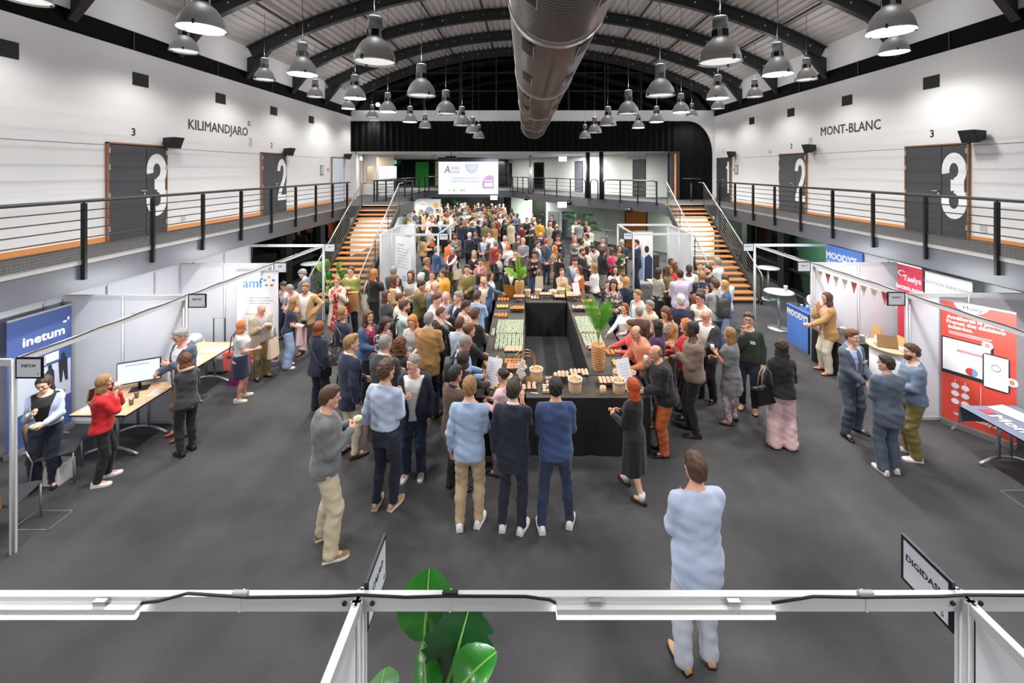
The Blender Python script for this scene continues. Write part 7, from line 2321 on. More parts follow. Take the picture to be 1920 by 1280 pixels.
p('557 529 1.5 200 f hold hold', 'blouse palepink', 'trousers navy', 'pixie grey', 'pink', 'grey haired woman in a pink blouse bent forward behind the tan blazer', lean=18, head=(0, 25))
p('1467 637 1.68 18 f hold down', 'jacket black', 'wide palepink', 'wavy dark', 'light', 'woman in black furry jacket and pale pink wide trousers, back turned', shoes='flat white white', feet=(1466, 838))
p('1398 585 1.78 215 m eat bag', 'sweater forest', 'slim midnight', 'short brown', 'fair', 'man in a dark green jumper and glasses carrying a briefcase', shoes='boot tan', feet=(1404, 766), glasses=True, badge=True)
p('1361 614 1.64 305 f hold chest', 'tunic grey', 'leggings pinkprint', 'medium sand', 'light', 'woman in a long grey tunic and patterned pink leggings', shoes='flat black', feet=(1370, 792))
p('1298 602 1.8 285 m hold chest', 'sweater taupe', 'slim black', 'buzz black', 'dark', 'dark skinned man in a taupe jumper with brown shoulder patches', shoes='oxford black', feet=(1300, 812), glasses=True, build=1.06)
p('1240 647 1.66 268 m eat hold', 'hoodie black', 'trousers rust', 'ring sand', 'light', 'balding man in a black parka and rust trousers drinking from a glass', feet=(1246, 848), lean=10, head=(0, 10), build=1.1)
p('1316 578 1.8 235 m chest hold', 'openblazer charcoal', 'trousers black', 'ring sand', 'pink', 'balding man with glasses in a charcoal suit holding papers', under='shirt white', feet=(1326, 748), glasses=True, head=(0, 12))
p('1590 617 1.8 165 m low low', 'openblazer suit', 'trousers slate', 'short chestnut', 'fair', 'man in a grey suit and tie facing the hall beside the draped table', under='shirt lightblue', feet=(1596, 812), stance='wide', badge=True, head=(-5, 0))
p('1672 667 1.74 5 m hold chest', 'blazer suit', 'trousers slate', 'short dark', 'fair', 'man in a grey jacket and white sneakers with his back turned', shoes='sneaker white white', feet=(1664, 882), head=(-45, 0))
p('1718 645 1.74 288 m hold hold', 'sweater steel', 'chinos khaki', 'short brown', 'fair', 'bearded man in a blue-grey jumper and green chinos', under='shirt white', shoes='sneaker white white', feet=(1712, 856), beard=True)
p('1548 548 1.7 275 f eat reach', 'openblazer camel', 'trousers ecru', 'medium brown', 'light', 'woman in a camel blazer and white trousers eating at the blue counter', shoes='boot rust', feet=(1552, 698), badge=True)
p('1182 609 1.76 262 m reach hold', 'sweater peach', 'slim teal', 'ring brown', 'light', 'balding man in a peach jumper and green jeans leaning over the buffet', shoes='oxford tan', feet=(1213, 795), lean=16, head=(-15, 14))
# --- crowd on the KILIMANDJARO side of the buffet
p('724 628 1.79 25 m hold hold', 'blazer charcoal', 'trousers black', 'buzz grey', 'pink', 'bald man in a charcoal jacket seen from behind in front of the curly brown hair', under='shirt white', build=1.1)
p('746 632 1.68 20 f hold hold', 'blouse charcoal', 'trousers black', 'bigcurl chestnut', 'light', 'woman with big curly chestnut hair beside the bald charcoal jacket')
p('803 584 1.84 12 m hold hold', 'blazer camel', 'jeans midnight', 'buzz grey', 'light', 'tall man in a camel blazer seen from behind before the strawberry blond woman', under='shirt lightblue', shoes='oxford rust')
p('776 587 1.7 188 f hold hold', 'cardigan cream', 'trousers grey', 'bob ginger', 'fair', 'strawberry blond woman in a cream cardigan looking down at her bowl', under='tee lightgrey', badge='lan', head=(0, 20))
p('757 562 1.78 72 m reach hold', 'shirt mint', 'trousers grey', 'short brown', 'fair', 'man in a mint shirt with a black backpack in the crowd', beard=True)
p('691 582 1.7 120 f hold down', 'openjacket denim', 'trousers black', 'wavy chestnut', 'light', 'woman in a denim jacket over a red floral blouse', under='blouse redfloral')
p('717 592 1.68 118 f hold hold', 'blouse floral', 'jeans darkdenim', 'wavy dark', 'light', 'woman in a dark floral blouse looking down next to the denim jacket', head=(0, 22))
p('641 575 1.64 82 f hold low', 'sweater navy', 'trousers black', 'bob sand', 'pink', 'grey blond woman in a navy jumper with a big grey tote', under='shirt white')
p('633 518 1.66 180 f chin strap', 'coat cream', 'midi redprint', 'pony sand', 'fair', 'woman in a cream coat over a red print dress touching her chin', under='blouse redprint', glasses=True)
p('658 499 1.82 180 m chest chest', 'sweater moss', 'jeans black', 'neat brown', 'fair', 'man with glasses in a moss green jumper carrying a coat at the stairs foot', under='shirt white', glasses=True)
p('701 504 1.72 42 f eat down', 'blouse black', 'trousers black', 'long ginger', 'fair', 'woman with long copper blond hair in black with a white tote bag')
p('737 499 1.78 18 m hold hold', 'jacket charcoal', 'trousers black', 'buzz grey', 'tan', 'bald man in a dark jacket standing before the text banner')
p('740 516 1.72 95 f hold hold', 'openblazer tan', 'trousers khaki', 'wavy chestnut', 'light', 'person with wavy brown hair in a tan blazer near the text banner', under='shirt white')
p('728 544 1.7 100 f hold low', 'jacket charcoal', 'trousers black', 'medium brown', 'fair', 'woman with brown fringe in a charcoal jacket with red bag straps')
p('745 549 1.66 92 f hold hold', 'blouse ecru', 'trousers grey', 'pixie brown', 'pink', 'woman in a pale blouse beside the brown fringe woman')
p('773 507 1.7 190 f hold hold', 'tee breton', 'trousers black', 'wavy brown', 'light', 'smiling woman in a black and white striped top with wavy hair')
p('788 512 1.66 20 f hold hold', 'blouse cream', 'trousers grey', 'curly white', 'pink', 'person with white curly hair seen from behind beside the striped top')
p('799 483 1.76 100 m hold hold', 'openjacket forest', 'trousers black', 'short sand', 'tan', 'man with glasses in a dark green jacket by the cube stand post', under='shirt maroon', glasses=True)
p('812 508 1.68 178 f hold hold', 'cardigan palepink', 'trousers grey', 'pony brown', 'light', 'laughing woman with glasses and tied hair facing the yellow jacket', glasses=True, head=(0, -10), under='tee cream')
p('829 504 1.74 265 m hold hold', 'hoodie mustard', 'trousers black', 'neat brown', 'light', 'person in a bright mustard yellow jacket with brown hair')
p('792 525 1.78 100 m eat hold', 'jacket olive', 'trousers black', 'short black', 'olive', 'black haired man in an olive jacket biting into food', head=(0, 12))
p('815 527 1.8 120 m hold hold', 'blazer slate', 'trousers charcoal', 'ring sand', 'pink', 'bald man with glasses in a slate blazer behind the white shirt', under='shirt white', glasses=True)
p('820 549 1.76 112 m hold hold', 'shirt white', 'trousers charcoal', 'short brown', 'fair', 'brown haired man in a plain white shirt turned to the buffet', head=(0, 10))
p('840 545 1.78 188 m hold hold', 'openjacket taupe', 'trousers charcoal', 'ring white', 'pink', 'white haired balding man in a taupe jacket over a pale blue shirt', under='shirt lightblue', head=(0, 8))
p('857 546 1.76 238 m hold chest', 'blazer midnight', 'trousers charcoal', 'short grey', 'pink', 'grey haired man in profile wearing a midnight blazer', under='shirt paleblue')
p('827 575 1.66 82 f far far', 'cardigan black', 'trousers midnight', 'pixie chestnut', 'fair', 'short haired woman with a backpack in a black cardigan serving herself', under='tee grey', glasses=True)
p('867 562 1.68 80 f hold hold', 'sweater sanddot', 'trousers black', 'pixie dark', 'light', 'woman in a speckled cream jumper with dark cropped hair', head=(0, 14))
p('892 545 1.7 30 m eat eat', 'shirt sky', 'jeans denim', 'short brown', 'light', 'person in a pale blue denim shirt with both hands at the face')
p('901 516 1.84 188 m low low', 'openblazer blue', 'jeans darkdenim', 'bald brown', 'light', 'bald man in a mid blue blazer and cream tee looking down', under='tee cream', badge=True, feet=(908, 640), head=(0, 24))
p('886 578 1.68 30 f hold hold', 'blouse black', 'trousers black', 'curly brown', 'tan', 'woman with curly brown hair seen from behind above the light blue shirt')
p('877 595 1.78 25 m hold hold', 'shirt paleblue', 'jeans denim', 'short brown', 'light', 'man in a light blue shirt from behind in the middle of the crowd')
p('894 606 1.68 58 f reach hold', 'blouse black', 'trousers black', 'bun chestnut', 'light', 'woman with a curled up brown bun carrying a beige tote at the buffet')
p('873 627 1.76 82 m hold hold', 'shirt sky', 'trousers charcoal', 'buzz grey', 'tan', 'shaven tan man with glasses in a blue shirt and white collar', glasses=True, head=(0, 16))
p('864 657 1.66 32 f reach hold', 'sweater black', 'trousers black', 'bob dark', 'light', 'dark bobbed woman in black reaching with a denim cuff')
p('944 690 1.62 300 f hold hold', 'blouse palepink', 'trousers grey', 'bun dark', 'light', 'woman with glasses and striped pink top at the buffet front', glasses=True, Y=6.15)
# --- behind the buffet
p('880 496 1.8 188 m hold hold', 'jacket khaki', 'trousers khaki', 'quiff brown', 'fair', 'man with a brown quiff in a khaki shirt jacket')
p('901 484 1.68 178 f hold hold', 'openjacket rosewood', 'trousers grey', 'pixie dark', 'light', 'person with cropped dark hair and a dusty rose jacket and scarf', under='tee rosewood')
p('909 513 1.66 112 f hold hold', 'blouse slate', 'trousers black', 'medium black', 'light', 'woman with black fringe next to the bald man in mid blue')
p('922 509 1.68 112 f far hold', 'cardigan teal', 'trousers black', 'long brown', 'light', 'woman with long brown hair in a grey-green cardigan holding food', under='tee white')
p('934 473 1.68 122 f hold hold', 'cardigan black', 'trousers charcoal', 'long auburn', 'fair', 'woman with long auburn hair and a red lanyard in a black cardigan', under='blouse lightgrey')
p('967 467 1.78 180 m low low', 'openjacket brown', 'trousers black', 'buzz dark', 'fair', 'shaven headed man in a dark brown jacket behind the rear vase', under='tee black')
p('996 471 1.8 188 m chest hold', 'openjacket brown', 'jeans denim', 'curly black', 'tan', 'man in an open brown jacket and blue jeans holding a beige tote', under='tee black', badge=True, feet=(1002, 566))
p('958 497 1.7 180 m hold hold', 'blazer black', 'trousers black', 'short dark', 'tan', 'man half hidden behind the split green leaves', under='shirt white')
p('1007 451 1.8 112 m low low', 'openblazer slate', 'trousers slate', 'quiff chestnut', 'fair', 'young man with a quiff in a slate suit and pale shirt', under='shirt paleblue')
p('1024 447 1.74 42 f hold hold', 'jacket slate', 'jeans darkdenim', 'short red', 'fair', 'person with short red hair wearing a dark backpack')
p('1040 460 1.66 250 f hold hold', 'dress leopard', 'midi leopard', 'bigcurl ginger', 'fair', 'woman with ginger curls in a leopard print dress', shoes='sneaker white white')
p('1048 474 1.66 22 f hold hold', 'blouse black', 'longskirt black', 'pony brown', 'fair', 'woman with a low ponytail in a black dress, back turned')
p('1046 440 1.78 178 m hang hang', 'openblazer charcoal', 'trousers black', 'short black', 'tan', 'dark haired man in a charcoal blazer with a white badge', under='tee black', badge=True)
p('1056 502 1.66 168 f eat hold', 'shirt beige', 'trousers grey', 'pony chestnut', 'fair', 'woman in a beige shirt with backpack straps eating at the rear table')
p('1077 481 1.78 188 m low low', 'openblazer slate', 'trousers midnight', 'short dark', 'fair', 'man in a blue-grey suit looking down at his hands by the rear corner', under='shirt paleblue', badge=True, head=(-20, 18))
p('1095 497 1.68 250 f hold hold', 'cardigan rust', 'trousers black', 'long brown', 'fair', 'woman in a long rust orange cardigan over a white top', under='blouse white')
p('1110 494 1.68 300 f hold hold', 'blouse white', 'trousers black', 'long sand', 'fair', 'woman with long light brown hair in a white top behind the rust cardigan')
p('1153 497 1.68 180 f hold hold', 'cardigan cream', 'trousers black', 'wavy dark', 'light', 'smiling woman with long dark waves in a cream cardigan', under='blouse white')
p('1168 511 1.62 250 f hold hold', 'blouse beige', 'trousers grey', 'pixie chestnut', 'fair', 'short chestnut haired person just behind the long blond hair')
p('1139 522 1.7 190 f hold hold', 'blouse abstract', 'jeans darkdenim', 'wavy dark', 'light', 'smiling woman in a dark abstract print blouse at the buffet', badge=True, head=(0, 14))
p('1126 524 1.66 175 f hold hold', 'blouse midnight', 'trousers black', 'neat brown', 'fair', 'person in a midnight top close behind the print blouse')
p('1169 519 1.68 22 f hold hold', 'jacket navy', 'trousers black', 'long blond', 'fair', 'woman with long straight blond hair and navy jacket, back turned')
# --- crowd on the MONT-BLANC side of the buffet
p('1197 543 1.72 250 m hold hold', 'openjacket mint', 'trousers grey', 'short sand', 'fair', 'person with short sandy hair in a mint jacket', under='tee white')
p('1206 563 1.74 250 m hold hold', 'jacket sandy', 'trousers khaki', 'short grey', 'light', 'grey haired man in a sand coloured jacket')
p('1198 574 1.78 2 m hold hold', 'jacket brown', 'trousers black', 'buzz grey', 'pink', 'bald man in a brown-grey jacket seen from behind by the auburn hair')
p('1164 568 1.68 228 f reach hold', 'shirt white', 'trousers black', 'long auburn', 'fair', 'woman with long auburn hair in a white shirt beside the palm fronds')
p('1172 600 1.66 282 f far hold', 'jacket coral', 'trousers black', 'pixie brown', 'fair', 'person in a coral jacket reaching over the buffet', lean=10)
p('1225 600 1.68 288 f hold hold', 'jacket purple', 'trousers black', 'wavy black', 'light', 'woman with black hair in a shiny dark purple jacket')
p('1242 572 1.68 228 f hold hold', 'openjacket camel', 'trousers brown', 'bob chestnut', 'fair', 'chestnut bobbed woman in a camel jacket looking down', under='blouse snake', head=(0, 22))
p('1272 598 1.7 282 f hold chest', 'sweater red', 'trousers black', 'bigcurl ginger', 'fair', 'woman with big ginger curls in a red jumper')
p('1235 502 1.7 62 f hold hold', 'tee bretondark', 'midi black', 'long dark', 'light', 'woman with long dark hair in a black top with cream stripes')
p('1253 498 1.7 132 f hold hold', 'jacket olive', 'trousers black', 'wavy brown', 'tan', 'woman with wavy hair in an olive jacket facing the lilac shirt')
p('1261 490 1.68 130 f hold hold', 'blouse red', 'trousers black', 'wavy chestnut', 'brown', 'woman in a red blouse half hidden behind the olive jacket')
p('1259 483 1.78 180 m hold hold', 'jacket black', 'trousers black', 'buzz black', 'dark', 'dark skinned man in black behind the red blouse near the white cube')
p('1275 505 1.82 2 m hold hold', 'shirt lilac', 'trousers charcoal', 'neat dark', 'light', 'broad man in a lilac shirt with a crossbody strap, back turned', build=1.14)
p('1292 494 1.8 200 m hold hold', 'openjacket stone', 'trousers grey', 'buzz black', 'dark', 'dark skinned man in a stone jacket with a name badge', under='shirt white', badge=True, head=(0, 16))
p('1312 490 1.78 190 m hold hold', 'jacket charcoal', 'trousers black', 'curly sand', 'fair', 'sandy curly haired man in charcoal at the foot of the stairs')
p('1329 497 1.78 250 m hold hold', 'jacket black', 'trousers black', 'short dark', 'fair', 'dark haired bearded man in a black jacket by the stairs', beard=True)
p('1346 483 1.8 325 m hold hold', 'shirt white', 'trousers paledenim', 'short grey', 'pink', 'grey haired man in a white shirt right at the foot of the stairs')
p('1317 509 1.76 22 m hold hold', 'jacket navy', 'trousers black', 'short sand', 'fair', 'sandy haired man in navy carrying a khaki backpack')
p('1342 523 1.8 335 m hold eat', 'shirt lightgrey', 'jeans blue', 'short brown', 'light', 'man in a light grey shirt wearing a charcoal backpack')
p('1360 525 1.68 282 f hold hold', 'jacket denim', 'trousers paledenim', 'long blond', 'fair', 'blond woman in a denim jacket beside the charcoal backpack')
p('1359 514 1.74 2 m hold hold', 'shirt white', 'trousers grey', 'short brown', 'light', 'man with brown hair just behind the blond woman in denim')
p('1313 548 1.78 240 m hold chest', 'sweater cream', 'trousers grey', 'short dark', 'pink', 'smiling man with glasses in a cream jumper', glasses=True)
p('1303 551 1.66 20 f hold hold', 'blouse brown', 'trousers black', 'long auburn', 'fair', 'woman with long auburn hair hidden behind the cream jumper')
p('1278 552 1.8 12 m hold hold', 'blazer navy', 'trousers charcoal', 'short white', 'pink', 'white haired man in a navy blazer seen from behind', build=1.14)
# --- between the white cubes
p('1078 442 1.72 190 f hold hold', 'blouse grey', 'midi maroon', 'medium ginger', 'fair', 'ginger blond woman in a grey blouse with red cuffs', badge=True)
p('1079 412 1.76 160 m hold hold', 'shirt white', 'trousers grey', 'short dark', 'light', 'dark haired man in a white shirt in front of the big palm')
p('1086 413 1.78 2 m hold hold', 'shirt check', 'trousers charcoal', 'short chestnut', 'light', 'man in a grey check shirt seen from behind near the palm')
p('1099 413 1.76 200 m hold hold', 'jacket black', 'trousers black', 'short brown', 'tan', 'man in a black jacket beside the palm fronds')
p('1104 425 1.78 215 m hold hold', 'openjacket sandy', 'trousers grey', 'short silver', 'pink', 'silver haired man in a sand jacket with a badge near the palm', under='shirt paleblue', badge=True)
p('1101 438 1.74 270 m hold hold', 'shirt white', 'trousers black', 'short dark', 'tan', 'dark haired man in white with a backpack, in front of the sand jacket')
p('1091 450 1.66 62 f hold hold', 'blouse white', 'trousers black', 'pixie dark', 'light', 'dark cropped person in white turned to the ginger blond woman')
p('1091 465 1.76 130 m hold hold', 'shirt black', 'trousers black', 'short brown', 'light', 'bearded man in a black shirt in front of the ginger blond woman', beard=True)
p('1101 461 1.68 100 f hold hold', 'blouse cream', 'trousers black', 'medium dark', 'light', 'dark haired woman in a cream top beside the bearded black shirt')
p('1123 457 1.72 240 m low low', 'shirt white', 'trousers charcoal', 'short dark', 'tan', 'bearded man in a white shirt bending forward', beard=True, lean=20, head=(0, 20))
p('1130 444 1.7 190 f hold hold', 'blouse brown', 'trousers black', 'pony dark', 'light', 'woman with tied dark hair in a brown blouse before the round table')
p('1131 465 1.68 60 f hold hold', 'jacket black', 'midi snake', 'long dark', 'light', 'woman with long dark hair in a black jacket and snake print skirt')
p('1144 464 1.68 300 f hold hold', 'blouse rose', 'trousers black', 'bob brown', 'fair', 'woman in a vivid pink blouse with brown bob')
p('1162 459 1.7 190 f eat hold', 'tank green', 'trousers khaki', 'medium brown', 'light', 'woman in a green sleeveless top and khaki trousers with a badge', badge=True)
p('1166 449 1.74 20 m hold hold', 'blazer charcoal', 'trousers black', 'short silver', 'pink', 'silver haired man behind the cube sign beside the green top')
p('1194 449 1.78 270 m hold hold', 'blazer navy', 'trousers navy', 'short dark', 'fair', 'man in a navy suit standing inside the far white cube', under='shirt white')
p('793 440 1.7 60 f hold hold', 'jacket tan', 'jeans denim', 'bob dark', 'light', 'woman in a tan jacket and jeans behind the cube frame')
p('806 425 1.7 22 f hold hold', 'blouse cream', 'trousers black', 'bun chestnut', 'fair', 'woman in a cream blouse with an orange handbag behind the cube frame')
p('842 449 1.68 22 f hold hold', 'jacket orange', 'trousers black', 'bun dark', 'light', 'woman in a bright orange jacket, back turned, by the cube post')
p('854 437 1.78 190 m hold hold', 'openjacket taupe', 'trousers black', 'short brown', 'tan', 'bearded man in a taupe jacket with a badge by the cube post', under='tee grey', beard=True, badge=True)
p('819 461 1.76 60 m hold hold', 'sweater blue', 'trousers midnight', 'short grey', 'pink', 'grey haired man in a blue jumper beside the cube sign post')
p('851 464 1.7 205 f hold far', 'cardigan white', 'trousers olive', 'pixie silver', 'fair', 'woman in a white cardigan and scarf with olive trousers', under='tee burgundy', feet=(848, 548))
p('864 415 1.8 20 m hold hold', 'blazer navy', 'trousers navy', 'short brown', 'light', 'man in a navy suit from behind just right of the cube frame'.replace('right of', 'past'))
p('885 416 1.76 30 m hold hold', 'jacket navy', 'trousers black', 'short sand', 'light', 'sandy haired man in a navy jacket beside the navy suit')
p('897 413 1.76 60 m hold hold', 'jacket midnight', 'trousers black', 'short dark', 'light', 'dark haired man in a midnight jacket in profile')
p('911 416 1.78 2 m hold hold', 'jacket khaki', 'trousers black', 'short brown', 'fair', 'man in a khaki coat seen from behind')
p('880 436 1.76 20 m hold hold', 'sweater midnight', 'trousers midnight', 'short white', 'pink', 'white haired person in midnight blue seen from behind')
p('892 432 1.76 200 m chest chest', 'jacket midnight', 'trousers midnight', 'short dark', 'tan', 'man in a dark jacket with pale chest print')
p('908 440 1.82 190 m hold hold', 'openblazer brown', 'trousers camel', 'short brown', 'pink', 'smiling man in a brown blazer and light blue shirt', under='shirt lightblue', badge=True)
p('918 433 1.76 190 m hold hold', 'shirt white', 'trousers grey', 'neat dark', 'light', 'man in a white shirt with dark backpack straps')
p('929 451 1.76 12 m hold hold', 'sweater maroon', 'trousers black', 'short grey', 'pink', 'grey haired man in a maroon jumper, back turned')
p('946 440 1.76 170 m low low', 'openblazer navy', 'trousers navy', 'bald grey', 'pink', 'bald man in an open navy blazer looking down', under='shirt white', head=(0, 18))
p('953 454 1.68 195 f eat hold', 'blouse white', 'jeans darkdenim', 'medium ginger', 'fair', 'woman with bright ginger hair and white blouse')
p('972 441 1.78 12 m hold hold', 'blazer brown', 'trousers brown', 'ring grey', 'pink', 'grey haired man in a brown blazer, back turned')
p('981 446 1.74 190 m hold hold', 'shirt check', 'trousers grey', 'short white', 'pink', 'white haired man in a grey check shirt facing the brown blazer')
p('889 469 1.68 180 f hold hold', 'blouse black', 'trousers black', 'medium blond', 'fair', 'blond woman in a black blouse with a badge', badge=True)
p('925 418 1.7 10 f hold hold', 'coat camel', 'trousers black', 'bob sand', 'fair', 'person in a camel coat seen from behind in the far crowd')
p('958 413 1.7 12 f hold hold', 'coat sandy', 'trousers black', 'bun dark', 'light', 'woman in a sand trench coat with dark tied hair, back turned')
p('939 401 1.8 180 m hold hold', 'openblazer navy', 'trousers navy', 'bald grey', 'pink', 'man in a navy suit and white shirt facing this way in the far crowd', under='shirt white')
p('978 419 1.7 12 f hold hold', 'sweater burgundy', 'trousers black', 'pixie chestnut', 'fair', 'person in a burgundy jumper seen from behind')
p('988 408 1.78 200 m hold hold', 'jacket black', 'trousers black', 'short dark', 'fair', 'dark haired man all in black beside the mint wall crowd')
p('998 417 1.74 250 m hold hold', 'tee charcoal', 'trousers black', 'short dark', 'fair', 'man in a charcoal tee shirt in profile')
p('1012 412 1.74 20 m hold hold', 'jacket mustard', 'trousers black', 'curly dark', 'light', 'person with dark curls in a mustard jacket')
p('1013 434 1.66 180 m hold hold', 'sweater navy', 'trousers navy', 'ring grey', 'pink', 'balding man in a navy jumper bowing his head', head=(0, 25))
p('1032 417 1.68 22 f hold hold', 'coat stone', 'trousers black', 'curly ginger', 'fair', 'ginger curled person in a long stone coat')
p('1044 420 1.76 330 m hold hold', 'blazer black', 'trousers black', 'ring grey', 'pink', 'balding man in a black blazer with his back turned')
p('1035 403 1.78 200 m hold hold', 'jacket black', 'trousers black', 'short dark', 'tan', 'man in black standing by the grey pin board')
p('1000 398 1.68 210 f hold hold', 'blouse abstract', 'trousers black', 'wavy dark', 'light', 'woman with dark curls in front of the dark narrow door')
p('1002 407 1.74 250 m hold hold', 'shirt lightgrey', 'trousers black', 'bald grey', 'pink', 'bald man in a pale shirt near the dark narrow door')
p('970 400 1.76 230 m hold hold', 'blazer slate', 'trousers slate', 'afro black', 'brown', 'brown skinned man in a slate blazer')
p('962 398 1.68 300 f hold hold', 'blouse sky', 'trousers black', 'pony dark', 'light', 'woman with a dark ponytail and sky blue top')
p('949 401 1.78 150 m hold hold', 'blazer black', 'trousers black', 'short dark', 'light', 'man in a black suit with white shirt front', under='shirt white')
p('1080 446 1.66 20 f hold hold', 'jacket charcoal', 'trousers black', 'bob dark', 'light', 'woman in a charcoal jacket between the ginger blond and the bearded man') if False else None
# ---- ease people apart along their sight lines, keep them off the furniture
for q in PEO:
 if q.get('feet'):
  w = fl(*q['feet']); q['x'], q['y'], q['fix'] = w.x, w.y, True
 else:
  q['y'] = q.pop('Y') if q.get('Y') else F * (H - q['ht']) / (q['hy'] - CY)
  q['x'], q['fix'] = (q['px'] - CX) / F * q['y'], False
 q['y0'] = q['y']; q['x0'] = q['x']
OBST = [(-.77, 1.9, 6.5, 11.95)]
for it in range(120):
 for i, a in enumerate(PEO):
  for b in PEO[i + 1:]:
   if abs(a['y'] - b['y']) > .5: continue
   dx, dy = b['x'] - a['x'], b['y'] - a['y']
   d = math.hypot(dx, dy)
   m = .5 if max(a['y'], b['y']) < 14 else .46
   if d < m:
    push = (m - d) * .5
    s = 1 if dy >= 0 else -1
    for q, g in ((a, -s), (b, s)):
     if q['fix']: continue
     ny = q['y'] + g * push * .8
     ny = min(max(ny, q['y0'] - .6), q['y0'] + .6)
     q['x'] = q['x'] * ny / q['y'] if abs(q['x'] - q['px'] * 0) >= 0 else q['x']
     q['y'] = ny
     if d > 1e-4: q['x'] += g * s * push * .35 * (dx / d)
     q['x'] = min(max(q['x'], (q['px'] - CX) / F * q['y'] - .15), (q['px'] - CX) / F * q['y'] + .15)
 for q in PEO:
  for x0, x1, y0, y1 in OBST:
   g = .2
   if x0 - g < q['x'] < x1 + g and y0 - g < q['y'] < y1 + g:
    opt = [(q['x'] - (x0 - g), 'l'), (x1 + g - q['x'], 'r'), (q['y'] - (y0 - g), 'n'), (y1 + g - q['y'], 'f')]
    e, w = min(opt)
    if w == 'l': q['x'] = x0 - g
    elif w == 'r': q['x'] = x1 + g
    elif w == 'n': q['y'] = y0 - g
    else: q['y'] = y1 + g
# --- the dense far crowd below the mezzanine
rc = random.Random(21)
taken = [(q['x'], q['y']) for q in PEO]
ftop = ['jacket navy', 'blazer charcoal', 'shirt white', 'sweater grey', 'jacket black', 'blouse cream', 'jacket brown', 'shirt lightblue', 'blazer slate', 'coat camel', 'sweater forest', 'jacket midnight', 'blouse white', 'sweater maroon', 'shirt mint', 'jacket khaki']
fhm = ['short brown', 'short dark', 'neat sand', 'ring grey', 'buzz grey', 'short grey', 'curly brown', 'short black']
fhf = ['bob brown', 'medium dark', 'long chestnut', 'wavy brown', 'medium blond', 'bun dark', 'pixie sand', 'bob auburn']
FAR = []
tries = 0
while len(FAR) < 112 and tries < 9000:
 tries += 1
 Y = rc.uniform(22.2, 33.6)
 px = rc.uniform(776 if Y > 25 else 800, 960 if Y < 29 else 940)
 X = (px - CX) / F * Y
 if X < -7.6: continue
 if all((X - a) ** 2 + (Y - b) ** 2 > .46 ** 2 for a, b in taken):
  taken.append((X, Y))
  FAR.append((X, Y))
for px, hy, Y in ((793, 388, 29.5), (812, 387, 30), (818, 388, 30.5), (835, 389, 30), (929, 381, 33), (944, 382, 33.5), (937, 384, 33), (915, 383, 32), (905, 381, 33.5), (768, 404, 24.6), (777, 412, 22.8)):
 FAR.append(((px - CX) / F * Y, Y))
KP = {}
for q in PEO:
 a = {k_: v for k_, v in q.items() if k_ not in ('x', 'y', 'x0', 'y0', 'fix')}
 a.pop('feet', None)
 if q['fix']:
  ht = H - (q['hy'] - CY) * q['y'] / F
 else:
  ht = H - (q['hy'] - CY) * q['y'] / F
  ht = min(max(ht, q['ht'] - .17), q['ht'] + .17)
 a['ht'] = ht
 a['Y'] = q['y']
 a['dx'] = q['x'] - (q['px'] - CX) / F * q['y']
 KP[q['label']] = person(**a)
# ---- far crowd: ten figures grown once, then copied with other clothes and hair
PROT = []
for i in range(10):
 sx_ = 'm' if i % 2 == 0 else 'f'
 po = [('hold', 'hold'), ('hold', 'down'), ('chin', 'hold'), ('down', 'hold'), ('eat', 'hold')][i // 2]
 X, Y = FAR[i]
 k_ = person(CX + X / Y * F, 400, 1.76 if sx_ == 'm' else 1.66, rc.choice([0, 20, 60, 120, 160, 180, 200, 250, 300]), sx_, ftop[i], 'trousers black', (fhm if sx_ == 'm' else fhf)[i // 2], 'light', po[0], po[1], 'x', Y=Y, seed=40 + i)
 PROT.append((k_.obj, sx_, ftop[i].split()[0], ftop[i].split()[1], (fhm if sx_ == 'm' else fhf)[i // 2]))
FARO = [(o, sx_, g, c, h) for o, sx_, g, c, h in PROT]
for i, (X, Y) in enumerate(FAR[10:]):
 o0, sx_, g, c0, h0 = PROT[rc.randrange(10)]
 c = copy_tree(o0)
 c.location = (X, Y, 0)
 s = rc.uniform(.93, 1.04)
 c.scale = tuple(v * s for v in o0.scale)
 c.rotation_euler = (0, 0, -R_(rc.choice([0, 10, 40, 90, 140, 170, 180, 190, 220, 270, 330])))
 col = rc.choice(['navy', 'charcoal', 'white', 'grey', 'black', 'cream', 'brown', 'lightblue', 'slate', 'camel', 'forest', 'midnight', 'maroon', 'mint', 'khaki', 'taupe', 'stone', 'rust', 'teal', 'beige'])
 hair = rc.choice(fhm if sx_ == 'm' else fhf)
 skn = rc.choice(['fair', 'light', 'pink', 'tan', 'light', 'fair', 'brown'])
 for j, m_ in enumerate(skin_mats(skn, hair.split()[1])): setmat(c, j, m_)
 for ch in c.children:
  n = ch.name.split('.')[0]
  if n == 'hair':
   ch.data = hair_mesh(hair.split()[0], .0175)
   setmat(ch, 0, hair_mat(hair.split()[1]))
  elif n in ('trousers', 'shoe', 'beard', 'glasses', 'name_badge'): pass
  else: setmat(ch, 0, cloth_mat(col))
 FARO.append((c, sx_, g, col, hair))
